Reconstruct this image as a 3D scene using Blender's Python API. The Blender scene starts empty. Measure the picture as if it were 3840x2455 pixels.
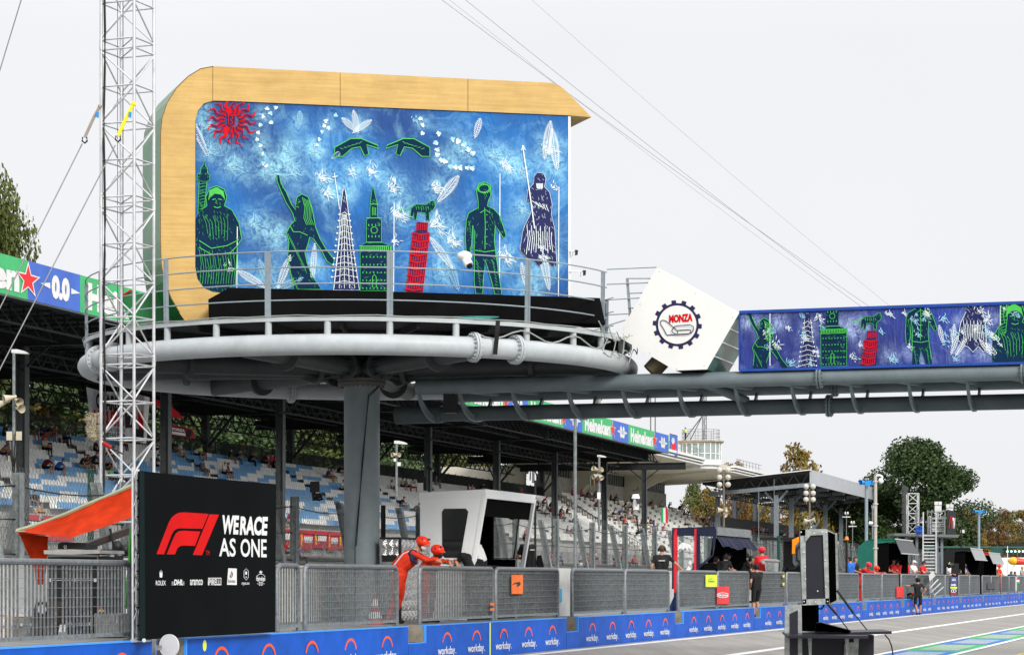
import bpy, bmesh, math, random
from mathutils import Vector, Matrix
from mathutils.geometry import tessellate_polygon
R = math.radians
rnd = random.Random(7)
SC = bpy.context.scene

# ---------------------------------------------------------------- camera
F, HOR, EYE = 9000.0, 2174.0, 1.65
cam = bpy.data.objects.new('camera', bpy.data.cameras.new('camera'))
SC.collection.objects.link(cam); SC.camera = cam
cam.location = (0, 0, EYE); cam.rotation_euler = (R(90), 0, 0)
cam.data.sensor_width = 36; cam.data.lens = 36*F/3840
cam.data.shift_y = (HOR-1227.5)/3840
cam.data.clip_start = .5; cam.data.clip_end = 4000

# ---------------------------------------------------------------- world: bright overcast sky
SUN_EL, SUN_AZ = 31, 150
w = bpy.data.worlds.new('World'); SC.world = w; w.use_nodes = True
nt = w.node_tree; bg = nt.nodes['Background']
sky = nt.nodes.new('ShaderNodeTexSky'); sky.sky_type = 'NISHITA'; sky.sun_disc = False
sky.sun_elevation = R(SUN_EL); sky.sun_rotation = R(SUN_AZ); sky.dust_density = 3
hs = nt.nodes.new('ShaderNodeHueSaturation'); hs.inputs['Saturation'].default_value = .35
tc = nt.nodes.new('ShaderNodeTexCoord'); cl = nt.nodes.new('ShaderNodeTexNoise')
cl.inputs['Scale'].default_value = 2.2; cl.inputs['Detail'].default_value = 5
cr = nt.nodes.new('ShaderNodeValToRGB')
cr.color_ramp.elements[0].position = .25; cr.color_ramp.elements[0].color = (10.2, 10.25, 10.55, 1)
cr.color_ramp.elements[1].position = .75; cr.color_ramp.elements[1].color = (10.8, 10.85, 11.15, 1)
mx = nt.nodes.new('ShaderNodeMixRGB'); mx.inputs[0].default_value = .94
nt.links.new(tc.outputs['Generated'], cl.inputs['Vector']); nt.links.new(cl.outputs['Fac'], cr.inputs[0])
nt.links.new(sky.outputs[0], hs.inputs['Color']); nt.links.new(hs.outputs[0], mx.inputs[1])
sx = nt.nodes.new('ShaderNodeSeparateXYZ'); nt.links.new(tc.outputs['Generated'], sx.inputs[0])
gz = nt.nodes.new('ShaderNodeMapRange'); gz.inputs['From Min'].default_value = .22; gz.inputs['To Min'].default_value = .462; gz.inputs['To Max'].default_value = 1.15   # overcast sky: brighter overhead than at the horizon
gm = nt.nodes.new('ShaderNodeVectorMath'); gm.operation = 'SCALE'
nt.links.new(sx.outputs['Z'], gz.inputs['Value']); nt.links.new(gz.outputs[0], gm.inputs['Scale']); nt.links.new(cr.outputs[0], gm.inputs[0]); nt.links.new(gm.outputs[0], mx.inputs[2]); nt.links.new(mx.outputs[0], bg.inputs[0])
bg.inputs[1].default_value = .1
sl = bpy.data.lights.new('sun', 'SUN'); sl.energy = 1.5; sl.angle = R(18); sl.color = (1, .965, .9)
so = bpy.data.objects.new('sun', sl); SC.collection.objects.link(so)
# the sun stands behind the camera and to its right, high behind the clouds
so.rotation_euler = (R(90-SUN_EL), 0, R(30))
vs = SC.view_settings; vs.view_transform = 'Standard'; vs.look = 'None'; vs.exposure = .9; vs.gamma = 1

# ---------------------------------------------------------------- frames of reference
TH, TS = math.atan(2815/F), math.atan(2580/F)
def W(s, t, z, th=TH): return Vector((s*math.sin(th)-t*math.cos(th), s*math.cos(th)+t*math.sin(th), z))
def G(s, t, z): return W(s, t, z, TS)
def SX(x, t, th=TH):
    k = (x-1920)/F; return t*(math.cos(th)+k*math.sin(th))/(math.sin(th)-k*math.cos(th))
def YX(x, t, th=TH): s = SX(x, t, th); return s*math.cos(th)+t*math.sin(th)
def ZY(y, Y): return EYE+(HOR-y)*Y/F
def P(x, y, Y): return Vector(((x-1920)/F*Y, Y, ZY(y, Y)))
def PT(x, y, t, th=TH): return P(x, y, YX(x, t, th))
def srgb(r, g, b):
    f = lambda c: ((c/255+.055)/1.055)**2.4 if c > 10 else c/255/12.92
    return (f(r), f(g), f(b))

# ---------------------------------------------------------------- materials
MATS = {}
def M(name, rgb, rough=.6, metal=0, var=.12, scale=3.0, bump=0, rgb2=None, stretch=None, spec=.3, grime=.86):
    if name in MATS: return MATS[name]
    m = bpy.data.materials.new(name); m.use_nodes = True; t = m.node_tree; b = t.nodes['Principled BSDF']
    b.inputs['Roughness'].default_value = rough; b.inputs['Metallic'].default_value = metal
    b.inputs['Specular IOR Level'].default_value = spec
    co = t.nodes.new('ShaderNodeTexCoord'); mp = t.nodes.new('ShaderNodeMapping')
    if stretch: mp.inputs['Scale'].default_value = stretch
    n = t.nodes.new('ShaderNodeTexNoise'); n.inputs['Scale'].default_value = scale; n.inputs['Detail'].default_value = 6
    n.inputs['Roughness'].default_value = .65
    c = t.nodes.new('ShaderNodeValToRGB'); a = rgb; z = rgb2 or tuple(min(1, v*(1+var)) for v in rgb)
    if not rgb2: a = tuple(v*(1-var) for v in rgb)
    c.color_ramp.elements[0].position = .32; c.color_ramp.elements[0].color = (*a, 1)
    c.color_ramp.elements[1].position = .68; c.color_ramp.elements[1].color = (*z, 1)
    t.links.new(co.outputs['Object'], mp.inputs[0]); t.links.new(mp.outputs[0], n.inputs['Vector'])
    t.links.new(n.outputs['Fac'], c.inputs[0])
    # broad grime shared by every surface
    g = t.nodes.new('ShaderNodeTexNoise'); g.inputs['Scale'].default_value = 1.3; g.inputs['Detail'].default_value = 9; g.inputs['Roughness'].default_value = .75
    gr_ = t.nodes.new('ShaderNodeMapRange'); gr_.inputs['From Min'].default_value = .35; gr_.inputs['From Max'].default_value = .62; gr_.inputs['To Min'].default_value = grime; gr_.inputs['To Max'].default_value = 1.02
    gm_ = t.nodes.new('ShaderNodeVectorMath'); gm_.operation = 'SCALE'
    t.links.new(co.outputs['Object'], g.inputs['Vector']); t.links.new(g.outputs['Fac'], gr_.inputs['Value']); t.links.new(c.outputs[0], gm_.inputs[0]); t.links.new(gr_.outputs[0], gm_.inputs['Scale']); t.links.new(gm_.outputs[0], b.inputs['Base Color'])
    if bump:
        bp = t.nodes.new('ShaderNodeBump'); bp.inputs['Strength'].default_value = min(1, bump); bp.inputs['Distance'].default_value = .02
        t.links.new(n.outputs['Fac'], bp.inputs['Height']); t.links.new(bp.outputs[0], b.inputs['Normal'])
    MATS[name] = m; return m
def glow(name, rgb, e):
    m = M(name, rgb); b = m.node_tree.nodes['Principled BSDF']
    b.inputs['Emission Color'].default_value = (*rgb, 1); b.inputs['Emission Strength'].default_value = e; return m
def glass(name, rgb, alpha=.35, rough=.05):
    m = M(name, rgb, rough); b = m.node_tree.nodes['Principled BSDF']; b.inputs['Alpha'].default_value = alpha; return m

galv = M('galvanised steel', (.2, .22, .225), .5, .3, .3, 9, .1)
galvd = M('dull galvanised steel', (.19, .21, .21), .6, .2, .35, 12, .1)
alu = M('aluminium tube', (.62, .62, .63), .36, .55, .15, 4)
pipeg = M('pale grey pipe paint', (.43, .46, .475), .42, 0, .06, 2.5, .04)
bridg = M('blue grey bridge paint', (.15, .185, .2), .42, 0, .1, 2, .04)
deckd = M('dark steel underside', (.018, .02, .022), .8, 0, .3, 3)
black = M('black cloth', (.004, .004, .0045), .95, 0, .3, 2, spec=.1)
blackm = M('black metal', (.009, .009, .01), .5, 0, .3, 5, spec=.3)
white = M('white paint', (.78, .78, .77), .5, 0, .05, 2)
whited = M('dirty white paint', (.62, .62, .6), .6, 0, .12, 1.2, .1)
wprint = M('white print', (.74, .74, .74), .6, 0, .02, spec=.15)
redp = M('red print', (.60, .004, .004), .6, 0, .05, spec=.1)
conc = M('weathered concrete', (.24, .215, .17), .85, 0, .3, 4, .3)

# ---------------------------------------------------------------- mesh builder
def prop(o, label=None, cat=None, group=None, kind=None):
    for k, v in (('label', label), ('category', cat), ('group', group), ('kind', kind)):
        if v: o[k] = v
    return o
def thing(name, label, cat, loc=(0, 0, 0), group=None, rz=0):
    o = bpy.data.objects.new(name, None); SC.collection.objects.link(o); o.empty_display_size = .2
    o.location = loc; o.rotation_euler = (0, 0, rz); return prop(o, label, cat, group)
def base(o):
    m = Matrix.Identity(4)
    while o is not None: m = o.matrix_basis @ m; o = o.parent
    return m
class MB:
    def __init__(s): s.v = []; s.f = []; s.m = []; s.mi = 0; s.sm = False; s.s = []
    def add(s, vs, fs):
        o = len(s.v); s.v += [tuple(v) for v in vs]
        for f in fs: s.f.append([o+i for i in f]); s.m.append(s.mi); s.s.append(s.sm)
        return s
    def face(s, *vs): return s.add(vs, [list(range(len(vs)))])
    def box(s, a, b):
        (x0, y0, z0), (x1, y1, z1) = a, b
        return s.hexa([(x0, y0, z0), (x1, y0, z0), (x1, y1, z0), (x0, y1, z0)], [(x0, y0, z1), (x1, y0, z1), (x1, y1, z1), (x0, y1, z1)])
    def hexa(s, lo, hi):
        n = len(lo); return s.add(list(lo)+list(hi), [list(range(n))[::-1], list(range(n, 2*n))]+[[i, (i+1) % n, n+(i+1) % n, n+i] for i in range(n)])
    def tbox(s, s0, s1, t0, t1, z0, z1, w=W):       # box in the track's own frame
        return s.hexa([w(s0, t0, z0), w(s1, t0, z0), w(s1, t1, z0), w(s0, t1, z0)], [w(s0, t0, z1), w(s1, t0, z1), w(s1, t1, z1), w(s0, t1, z1)])
    def prism(s, pts, ext):                          # outline pushed along a vector
        e = Vector(ext); pts = [Vector(p) for p in pts]; n = len(pts)
        tr = tessellate_polygon([pts]); o = len(s.v)
        s.add(pts+[p+e for p in pts], [list(t) for t in tr]+[[n+i for i in t[::-1]] for t in tr]+[[i, (i+1) % n, n+(i+1) % n, n+i] for i in range(n)])
        return s
    def poly(s, pts):
        pts = [Vector(p) for p in pts]; return s.add(pts, [list(t) for t in tessellate_polygon([pts])])
    def tube(s, a, b, r, n=8, r2=None, cap=True):
        a, b = Vector(a), Vector(b); d = b-a
        if d.length < 1e-6: return s
        q = d.to_track_quat('Z', 'Y'); r2 = r if r2 is None else r2
        ring = [Vector((math.cos(2*math.pi*i/n), math.sin(2*math.pi*i/n), 0)) for i in range(n)]
        vs = [a+q@(c*r) for c in ring]+[b+q@(c*r2) for c in ring]
        fs = [[i, (i+1) % n, n+(i+1) % n, n+i] for i in range(n)]
        if cap: fs += [list(range(n))[::-1], list(range(n, 2*n))]
        return s.add(vs, fs)
    def path(s, pts, r, n=6, closed=False):
        pts = [Vector(p) for p in pts]; k = len(pts); vs = []; fs = []
        for i, p in enumerate(pts):
            a = pts[i-1] if (i or closed) else p; b = pts[(i+1) % k] if (i < k-1 or closed) else p
            q = (b-a).to_track_quat('Z', 'Y')
            vs += [p+q@Vector((r*math.cos(2*math.pi*j/n), r*math.sin(2*math.pi*j/n), 0)) for j in range(n)]
        for i in range(k if closed else k-1):
            i2 = (i+1) % k
            fs += [[i*n+j, i*n+(j+1) % n, i2*n+(j+1) % n, i2*n+j] for j in range(n)]
        if not closed: fs += [list(range(n))[::-1], [(k-1)*n+j for j in range(n)]]
        return s.add(vs, fs)
    def bar(s, a, b, wx, wy, up=(0, 0, 1)):          # rectangular bar from a to b
        a, b = Vector(a), Vector(b); d = (b-a).normalized(); u = Vector(up)
        if abs(d.dot(u)) > .98: u = Vector((math.cos(TH), -math.sin(TH), 0))
        x = d.cross(u).normalized()*wx/2; y = x.cross(d).normalized()*wy/2
        return s.hexa([a-x-y, a+x-y, a+x+y, a-x+y], [b-x-y, b+x-y, b+x+y, b-x+y])
    def ell(s, c, r, nu=12, nv=8, q=None):
        vs = []; fs = []; c = Vector(c)
        for i in range(nv+1):
            ph = math.pi*i/nv
            for j in range(nu):
                a = 2*math.pi*j/nu; v = Vector((r[0]*math.sin(ph)*math.cos(a), r[1]*math.sin(ph)*math.sin(a), r[2]*math.cos(ph)))
                vs.append(c+(q@v if q else v))
        for i in range(nv):
            for j in range(nu): fs.append([i*nu+j, (i+1)*nu+j, (i+1)*nu+(j+1) % nu, i*nu+(j+1) % nu])
        return s.add(vs, fs)
    def build(s, name, mats, parent=None, smooth=None):
        if not isinstance(mats, (list, tuple)): mats = [mats]
        me = bpy.data.meshes.new(name)
        vs = s.v
        if parent is not None:
            inv = base(parent).inverted(); vs = [inv@Vector(v) for v in vs]
        me.from_pydata([tuple(v) for v in vs], [], s.f)
        for m in mats: me.materials.append(m)
        me.polygons.foreach_set('material_index', s.m)
        sm = s.s if smooth is None else [smooth]*len(s.f)
        me.polygons.foreach_set('use_smooth', sm); me.update()
        if smooth or any(s.s):
            try: me.set_sharp_from_angle(angle=R(40))
            except Exception: pass
        o = bpy.data.objects.new(name, me); SC.collection.objects.link(o); o.parent = parent
        return o
def fixn(o):                                         # outward normals
    bm = bmesh.new(); bm.from_mesh(o.data); bmesh.ops.recalc_face_normals(bm, faces=bm.faces); bm.to_mesh(o.data); bm.free(); return o
def copy_tree(o, parent=None, **k):
    c = o.copy(); SC.collection.objects.link(c); c.parent = parent
    for ch in list(o.children): copy_tree(ch, c)
    for a, b in k.items():
        if a == 'loc': c.location = b
        elif a == 'rz': c.rotation_euler = (0, 0, b)
        else: c[a] = b
    return c

# ---------------------------------------------------------------- flat print: text, outlines, strokes mapped onto a surface
TXT = {}
def text2d(s, bold=0):
    key = (s, bold)
    if key in TXT: return TXT[key]
    cu = bpy.data.curves.new('lettering', 'FONT'); cu.body = s; cu.size = 1; cu.offset = bold; cu.resolution_u = 3
    o = bpy.data.objects.new('lettering', cu); SC.collection.objects.link(o)
    dg = bpy.context.evaluated_depsgraph_get(); me = bpy.data.meshes.new_from_object(o.evaluated_get(dg))
    vs = [(v.co.x, v.co.y) for v in me.vertices]; fs = [list(p.vertices) for p in me.polygons]
    bpy.data.objects.remove(o); bpy.data.curves.remove(cu); bpy.data.meshes.remove(me)
    xs = [v[0] for v in vs]; ys = [v[1] for v in vs]; x0, x1, y0, y1 = min(xs), max(xs), min(ys), max(ys)
    TXT[key] = ([((x-x0)/(x1-x0), (y-y0)/(y1-y0)) for x, y in vs], fs); return TXT[key]
class Art:
    """paints into an MB through fn(x, y, lift) -> 3D"""
    def __init__(s, mb, fn, clip=None): s.mb = mb; s.fn = fn; s.k = 0; s.clip = clip
    def lift(s): s.k = (s.k+1) % 12; return (s.k+1)*.0012
    def _cl(s, pts):
        if not s.clip: return pts
        x0, y0, x1, y1 = s.clip
        for ax, lim, sg in ((0, x0, 1), (0, x1, -1), (1, y0, 1), (1, y1, -1)):
            out = []
            for i, p in enumerate(pts):
                q = pts[i-1]; ip = (p[ax]-lim)*sg >= 0; iq = (q[ax]-lim)*sg >= 0
                if ip != iq:
                    f = (lim-q[ax])/(p[ax]-q[ax]); out.append((q[0]+(p[0]-q[0])*f, q[1]+(p[1]-q[1])*f))
                if ip: out.append(p)
            pts = out
            if not pts: return []
        return pts
    def fill(s, pts, mi, L=0):
        pts = s._cl(pts)
        if len(pts) < 3: return
        p2 = [Vector((p[0], p[1], 0)) for p in pts]
        s.mb.mi = mi; l = L+s.lift(); s.mb.add([s.fn(p[0], p[1], l) for p in pts], [list(t) for t in tessellate_polygon([p2])])
    def line(s, pts, w, mi, L=.01, closed=False, taper=False):
        n = len(pts)
        if n < 2: return
        l = L+s.lift(); vs = []; s.mb.mi = mi; ok = []
        for i, p in enumerate(pts):
            a = pts[i-1] if (i or closed) else p; b = pts[(i+1) % n] if (i < n-1 or closed) else p
            dx, dy = b[0]-a[0], b[1]-a[1]; d = math.hypot(dx, dy) or 1
            ww = w/2*(1-.85*abs(2*i/(n-1)-1) if taper else 1)
            for sg in (1, -1): vs.append((p[0]-dy/d*ww*sg, p[1]+dx/d*ww*sg))
            ok.append(not s.clip or (s.clip[0] <= p[0] <= s.clip[2] and s.clip[1] <= p[1] <= s.clip[3]))
        fs = []
        for i in range(n if closed else n-1):
            j = (i+1) % n
            if ok[i] and ok[j]: fs.append([2*i, 2*j, 2*j+1, 2*i+1])
        if fs: s.mb.add([s.fn(x, y, l) for x, y in vs], fs)
    def shape(s, pts, fmi, omi, ow, L=0):
        s.fill(pts, fmi, L); s.line(pts, ow, omi, L+.01, True)
    def text(s, st, x0, y0, x1, y1, mi, bold=0, skew=0, L=0, dy=0):     # y0 = top, y1 = bottom, dy: drop to the right end
        vs, fs = text2d(st, bold); s.mb.mi = mi; l = L+s.lift()
        s.mb.add([s.fn(x0+u*(x1-x0)+skew*v, y1+(y0-y1)*v+dy*u, l) for u, v in vs], fs)
    def disc(s, cx, cy, rx, ry, mi, L=0, n=24): s.fill([(cx+rx*math.cos(2*math.pi*i/n), cy+ry*math.sin(2*math.pi*i/n)) for i in range(n)], mi, L)
    def ring(s, cx, cy, rx, ry, w, mi, L=0, a0=0, a1=360, n=24):
        full = a1-a0 >= 360; m = n if full else n+1
        s.line([(cx+rx*math.cos(R(a0+(a1-a0)*i/n)), cy+ry*math.sin(R(a0+(a1-a0)*i/n))) for i in range(m)], w, mi, L, full)
def nzs(px): return px  # readability
# ================================================================ ground, pit lane, pit wall
def sheet(name, pts, m, kind='structure'):
    b = MB(); b.face(*pts); return prop(b.build(name, m), kind=kind)
asph = M('pit lane asphalt', (.19, .18, .165), .9, 0, .16, 1.6, .25, rgb2=(.27, .26, .24))
nt2 = asph.node_tree; nn = [n for n in nt2.nodes if n.type == 'TEX_NOISE'][0]; nn.inputs['Detail'].default_value = 12; nn.inputs['Scale'].default_value = .55
# long tyre-dark streaks along the lane
mpp = [n for n in nt2.nodes if n.type == 'MAPPING'][0]; mpp.inputs['Rotation'].default_value = (0, 0, TH); mpp.inputs['Scale'].default_value = (3.2, .16, 1)
n3 = nt2.nodes.new('ShaderNodeTexNoise'); n3.inputs['Scale'].default_value = 45; n3.inputs['Detail'].default_value = 3
m3 = nt2.nodes.new('ShaderNodeMixRGB'); m3.blend_type = 'OVERLAY'; m3.inputs[0].default_value = .55
cc = [n for n in nt2.nodes if n.type == 'VALTORGB'][0]; bb = nt2.nodes['Principled BSDF']
tcn = [n for n in nt2.nodes if n.type == 'TEX_COORD'][0]; nt2.links.new(tcn.outputs['Object'], n3.inputs['Vector'])
nt2.links.new(cc.outputs[0], m3.inputs[1]); nt2.links.new(n3.outputs['Fac'], m3.inputs[2]); nt2.links.new(m3.outputs[0], bb.inputs['Base Color'])
grnd = M('ground far', (.12, .13, .09), .95, 0, .3, .05)
sheet('ground', [(-2500, -200, -.02), (2500, -200, -.02), (2500, 3500, -.02), (-2500, 3500, -.02)], grnd)
sheet('pit_lane', [W(-80, -12, 0), W(900, -12, 0), W(900, 15.99, 0), W(-80, 15.99, 0)], asph)
track = M('race track asphalt', (.2, .2, .2), .9, 0, .15, .4)
sheet('race_track', [W(-80, 20.9, 0), W(900, 20.9, 0), W(900, 50, 0), W(-80, 50, 0)], track)
lp = M('road line paint', (.66, .66, .64), .7, 0, .12, 3)
bm_ = MB()
for t0, t1, z in ((15.3, 15.62, .004), (11.0, 11.34, .004), (8.02, 8.2, .012), (6.42, 6.6, .012)):
    bm_.face(W(-20, t0, z), W(700, t0, z), W(700, t1, z), W(-20, t1, z))
prop(bm_.build('lane_lines', lp), kind='structure')
gp = M('green lane paint', (.02, .33, .1), .7, 0, .15, 2); bp_ = M('blue lane paint', (.02, .13, .4), .7, 0, .15, 2)
b = MB(); s = 20.0; k = 0
while s < 400:
    b.mi = k % 2; b.face(W(s, 6.6, .006), W(s+6, 6.6, .006), W(s+6, 8.02, .006), W(s, 8.02, .006))
    b.mi = 2                                     # slanted white lettering strokes inside each field
    for j in range(9):
        a = s+.9+j*.47
        b.face(W(a, 6.85, .01), W(a+.2, 6.85, .01), W(a+.75, 7.78, .01), W(a+.55, 7.78, .01))
    s += 6; k += 1
prop(b.build('painted_lane_strip', [gp, bp_, lp]), kind='structure')
sheet('lane_mark', [W(52, 5.2, .006), W(56.5, 5.0, .006), W(56.5, 5.09, .006), W(52, 5.29, .006)], M('yellow lane paint', (.6, .5, .12), .8))

bluew = M('blue wall paint', (.002, .082, .46), .55, 0, .14, 1.3, .08, spec=.2)
bluel = M('light blue wall edge', srgb(60, 150, 240), .5, 0, .12, 3)
orng = M('orange print', srgb(232, 86, 30), .5, 0, .04)
yelw = M('fluorescent yellow tape', (.72, .85, .05), .5, 0, .05)
notch = [33.55+11.17*i for i in range(-1, 30)]
cent = ['first', 'second', 'third', 'fourth', 'fifth', 'sixth', 'seventh', 'eighth', 'ninth', 'tenth', 'eleventh', 'twelfth', 'thirteenth', 'fourteenth', 'fifteenth', 'sixteenth', 'seventeenth', 'eighteenth', 'nineteenth', 'twentieth']
def ordi(i): return cent[i] if i < 20 else f'number {i+1}'
def wallfn(x, z, l): return W(x, 15.95-l, z)
nseg = 22
for i in range(nseg):
    a, c = notch[i]+.52, notch[i+1]-.52
    last = i == nseg-1
    t = thing('pit_wall', f'blue painted pit wall section with arched white lettering, {ordi(i)} from the left', 'wall', W((a+c)/2, 16.15, 0), 'sections of the blue pit wall')
    b = MB(); b.tbox(a, c, 15.95, 16.36, 0, .735); b.build('wall_block', bluew, t)
    b = MB(); b.tbox(a-.004, c+.004, 15.94, 16.1, .735, .755); b.mi = 1; b.tbox(a, c, 16.1, 16.36, .735, .752)
    b.build('coping', [bluel, conc], t)
    b = MB(); b.tbox(c+.002, c+1.038, 16.3, 16.62, 0, .74); b.mi = 0; b.tbox(c+.002, c+1.038, 15.955, 16.3, 0, .4)
    b.mi = 1; b.tbox(c+.002, c+1.038, 15.945, 15.99, .4, .415); b.tbox(c+1.0, c+1.04, 15.942, 15.985, .415, .74); b.mi = 0; b.tbox(c+1.0, c+1.036, 15.99, 16.3, .41, .74); b.mi = 2
    b.tbox(c+.002, c+1.038, 15.945, 15.955, 0, .4)
    b.build('concrete_step', [conc, bluel, bluew], t)
    b = MB(); A = Art(b, wallfn)
    if i < 16:
        for j in range(5):
            x = a+1.28+1.91*j; A.text('workday', x-.56, .30, x+.52, .085, 1, bold=.012)
            A.disc(x+.57, .15, .03, .012, 1, n=8)
            A.ring(x+.02, .33, .285, .235, .05, 0, a0=12, a1=168, n=16)
    if i == 2: A.fill([(49.35, .02), (49.43, .02), (49.43, .735), (49.35, .735)], 2)
    if i == 0 or i == 1: A.disc(a+.65, .62, .07, .09, 2)
    b.build('lettering', [orng, wprint, yelw], t)
b = MB(); b.tbox(notch[0]-10, notch[22]+30, 16.62, 20.2, .02, .74)
prop(b.build('wall_walkway', M('walkway concrete', (.2, .2, .19), .9, 0, .2, 2, .2)), kind='structure')
# the white barrier on the track side of the walkway
b = MB(); b.tbox(10, 330, 20.2, 20.75, 0, 1.93); b.mi = 1; b.tbox(10, 330, 20.17, 20.78, 1.93, 1.97)
t = thing('concrete_barrier', 'long white concrete barrier under the wire mesh fence, behind the slatted railings', 'barrier', W(60, 20.4, 0))
b.build('barrier_wall', [whited, white], t)

# ================================================================ slatted railings on the wall
rail = M('galvanised railing tube', (.165, .18, .19), .45, .3, .3, 14, .1)
slat = M('galvanised slats', (.17, .185, .19), .5, .3, .35, 16, .1)
panels = [(-230, 492), (1035, 1122), (1139, 1490), (1570, 1849), (1856, 2093), (2143, 2338), (2342, 2507), (2541, 2685), (2689, 2806),
          (2840, 2942), (2948, 3040), (3044, 3131), (3135, 3218), (3232, 3303), (3306, 3367), (3378, 3432), (3436, 3484), (3494, 3540), (3543, 3566), (3594, 3632), (3635, 3672),
          (3682, 3713), (3716, 3745), (3753, 3780), (3783, 3806), (3815, 3838), (3841, 3860), (3867, 3884)]
TF = 16.22; ZF = 1.905
pd = ['left of the black sponsor board', 'just right of the black sponsor board', 'left of the big grey column base and the two marshals', 'in front of the white timing stand',
      'carrying the orange flag marker', 'right of the white pillar', 'under the man in the black t-shirt', 'holding the yellow sign', 'holding the red sign', 'right of the man in black shorts standing at the wall']
for i, (x0, x1) in enumerate(panels):
    s0, s1 = SX(x0, TF), SX(x1, TF)
    d = pd[i] if i < len(pd) else f'{ordi(i-len(pd))} one right of the black flight case'
    t = thing('railing_panel', f'galvanised slatted railing panel {d}', 'railing', W((s0+s1)/2, TF, .75), 'slatted railing panels along the pit wall')
    r = .045; b = MB(); e = .12
    b.path([W(s0+r, TF, .76), W(s0+r, TF, ZF-e), W(s0+r+.035, TF, ZF-.035), W(s0+r+e, TF, ZF), W(s1-r-e, TF, ZF), W(s1-r-.035, TF, ZF-.035), W(s1-r, TF, ZF-e), W(s1-r, TF, .76)], r, 8)
    for q in (s0+r, s1-r): b.tbox(q-.09, q+.09, TF-.07, TF+.07, .752, .77)
    b.build('frame', rail, t, True)
    b = MB(); n = max(2, int((s1-s0-.2)/.106)); gap = (s1-s0-.2)/n
    for j in range(n+1):
        q = s0+.1+j*gap
        if i == 0 and j % 10 == 9: continue
        b.tbox(q-.005, q+.005, TF-.014, TF+.014, .86, ZF-.04)
    b.build('slats', slat, t)
    b = MB()
    for j in range(7): b.bar(W(s0+.06, TF-.04, 1.0+j*.135), W(s1-.06, TF-.04, 1.0+j*.135), .006, .006)
    b.tbox(s0+.06, s1-.06, TF-.02, TF+.02, .82, .875)
    b.build('cross_rods', galvd, t)

# ================================================================ black sponsor board with its little truss
brd = M('black printed board', (.003, .0042, .0048), .85, 0, .25, .6, spec=.06)
Bf = lambda x, y, l: PT(x, y, 15.82-l)
t = thing('sponsor_board', 'big black board with red racing logo and white writing standing on the pit wall', 'board', PT(790, 2385, 15.9))
b = MB()
fr = [Bf(x, y, 0) for x, y in ((545, 2396), (1032, 2369), (1036, 1814), (780, 1791), (541, 1766))]
b.prism(fr, W(0, .1, 0)); b.build('board_panel', brd, t)
b = MB(); b.hexa([Bf(523, 2402, 0), Bf(545.2, 2398, 0), Bf(545.2, 2398, -.25), Bf(523, 2402, -.25)], [Bf(523, 1762, 0), Bf(541, 1766, 0), Bf(541, 1766, -.25), Bf(523, 1762, -.25)])
b.build('board_side', M('dark green board side', (.003, .012, .012), .8, spec=.12), t)
b = MB(); A = Art(b, Bf); Z = lambda L: [(x*.4548, 1755+y*.4548) for x, y in L]
for L in ([(1290, 706), (1375, 490), (1392, 445), (1415, 405), (1440, 383), (1475, 365), (1520, 362), (1720, 375), (1668, 498), (1490, 493), (1460, 497), (1435, 512), (1418, 540), (1352, 708)],
          [(1375, 708), (1430, 573), (1450, 535), (1475, 517), (1510, 513), (1652, 520), (1608, 638), (1515, 635), (1485, 640), (1465, 655), (1442, 708)],
          [(1590, 712), (1728, 378), (1806, 381), (1665, 716)]): A.fill(Z(L), 0)
def zt(s, x0, y0, x1, y1, mi=1, **k):
    A.text(s, x0*.4548, 1755+y0*.4548, x1*.4548, 1755+y1*.4548, mi, **k)
b.build('racing_logo', [redp], t); b = MB(); A = Art(b, Bf); zt('TM', 1698, 677, 1728, 716, 0)
b.build('trademark', [redp], t); b = MB(); A = Art(b, Bf)
A.text('WE', 830, 1930, 893, 2001, 1, .045, skew=4, dy=2); A.text('RACE', 899, 1934, 1001, 2005, 1, .045, skew=4, dy=2)
A.text('AS', 822, 2016, 884, 2085, 1, .018, dy=1); A.text('ONE', 902, 2018, 1000, 2087, 1, .018, dy=2)
b.build('slogan', [redp, wprint], t); b = MB(); A = Art(b, Bf)
def fl(): 
    global b, A; b.build('sponsor_logo', [redp, wprint, blackm, brd], t); b = MB(); A = Art(b, Bf)
zt('aramco', 1567, 915, 1672, 962, bold=.02); fl()
zt('DHL', 1432, 915, 1508, 962, bold=.05, skew=3)
for i in range(3): A.line(Z([(1415, 935+i*12), (1432-i*2, 935+i*12)]), 1.6, 1); A.line(Z([(1503, 935+i*12), (1520, 935+i*12)]), 1.6, 1)
fl()
zt('PIRELLI', 1722, 912, 1824, 962, bold=.02); A.line(Z([(1718, 962), (1718, 904), (1824, 904), (1824, 912)]), 3, 1)
fl()
zt('ROLEX', 1285, 924, 1367, 963, bold=.01)
for i, dx in enumerate((-13, -7, 0, 7, 13)): A.fill(Z([(1322+dx*.4, 898), (1328+dx, 846-(2-abs(i-2))*8), (1332+dx*.4, 898)]), 1)
fl()
A.fill(Z([(1872, 958), (1952, 960), (1952, 825), (1882, 822)]), 1); A.text('Emirates', 856.5, 2170, 883, 2183, 2, L=.006)
A.line(Z([(1905, 900), (1900, 880), (1915, 862), (1908, 848), (1920, 870), (1912, 895)]), 2.4, 2, L=.01)
fl()
A.shape(Z([(2030, 826), (2048, 845), (2048, 898), (2030, 920), (2012, 898), (2012, 845)]), 3, 1, 1.5); A.disc(923, 2147, 4, 7, 1, L=.012, n=6); A.disc(923, 2162, 3, 4, 1, L=.012, n=3)
A.text('crypto.com', 906, 2181, 935, 2194, 1, .01)
fl()
star5 = lambda cx, cy, r, ry=None, q=.4: [(cx+r*(1 if i % 2 == 0 else q)*math.sin(math.pi*i/5), cy-(ry or r)*(1 if i % 2 == 0 else q)*math.cos(math.pi*i/5)) for i in range(10)]
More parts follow.
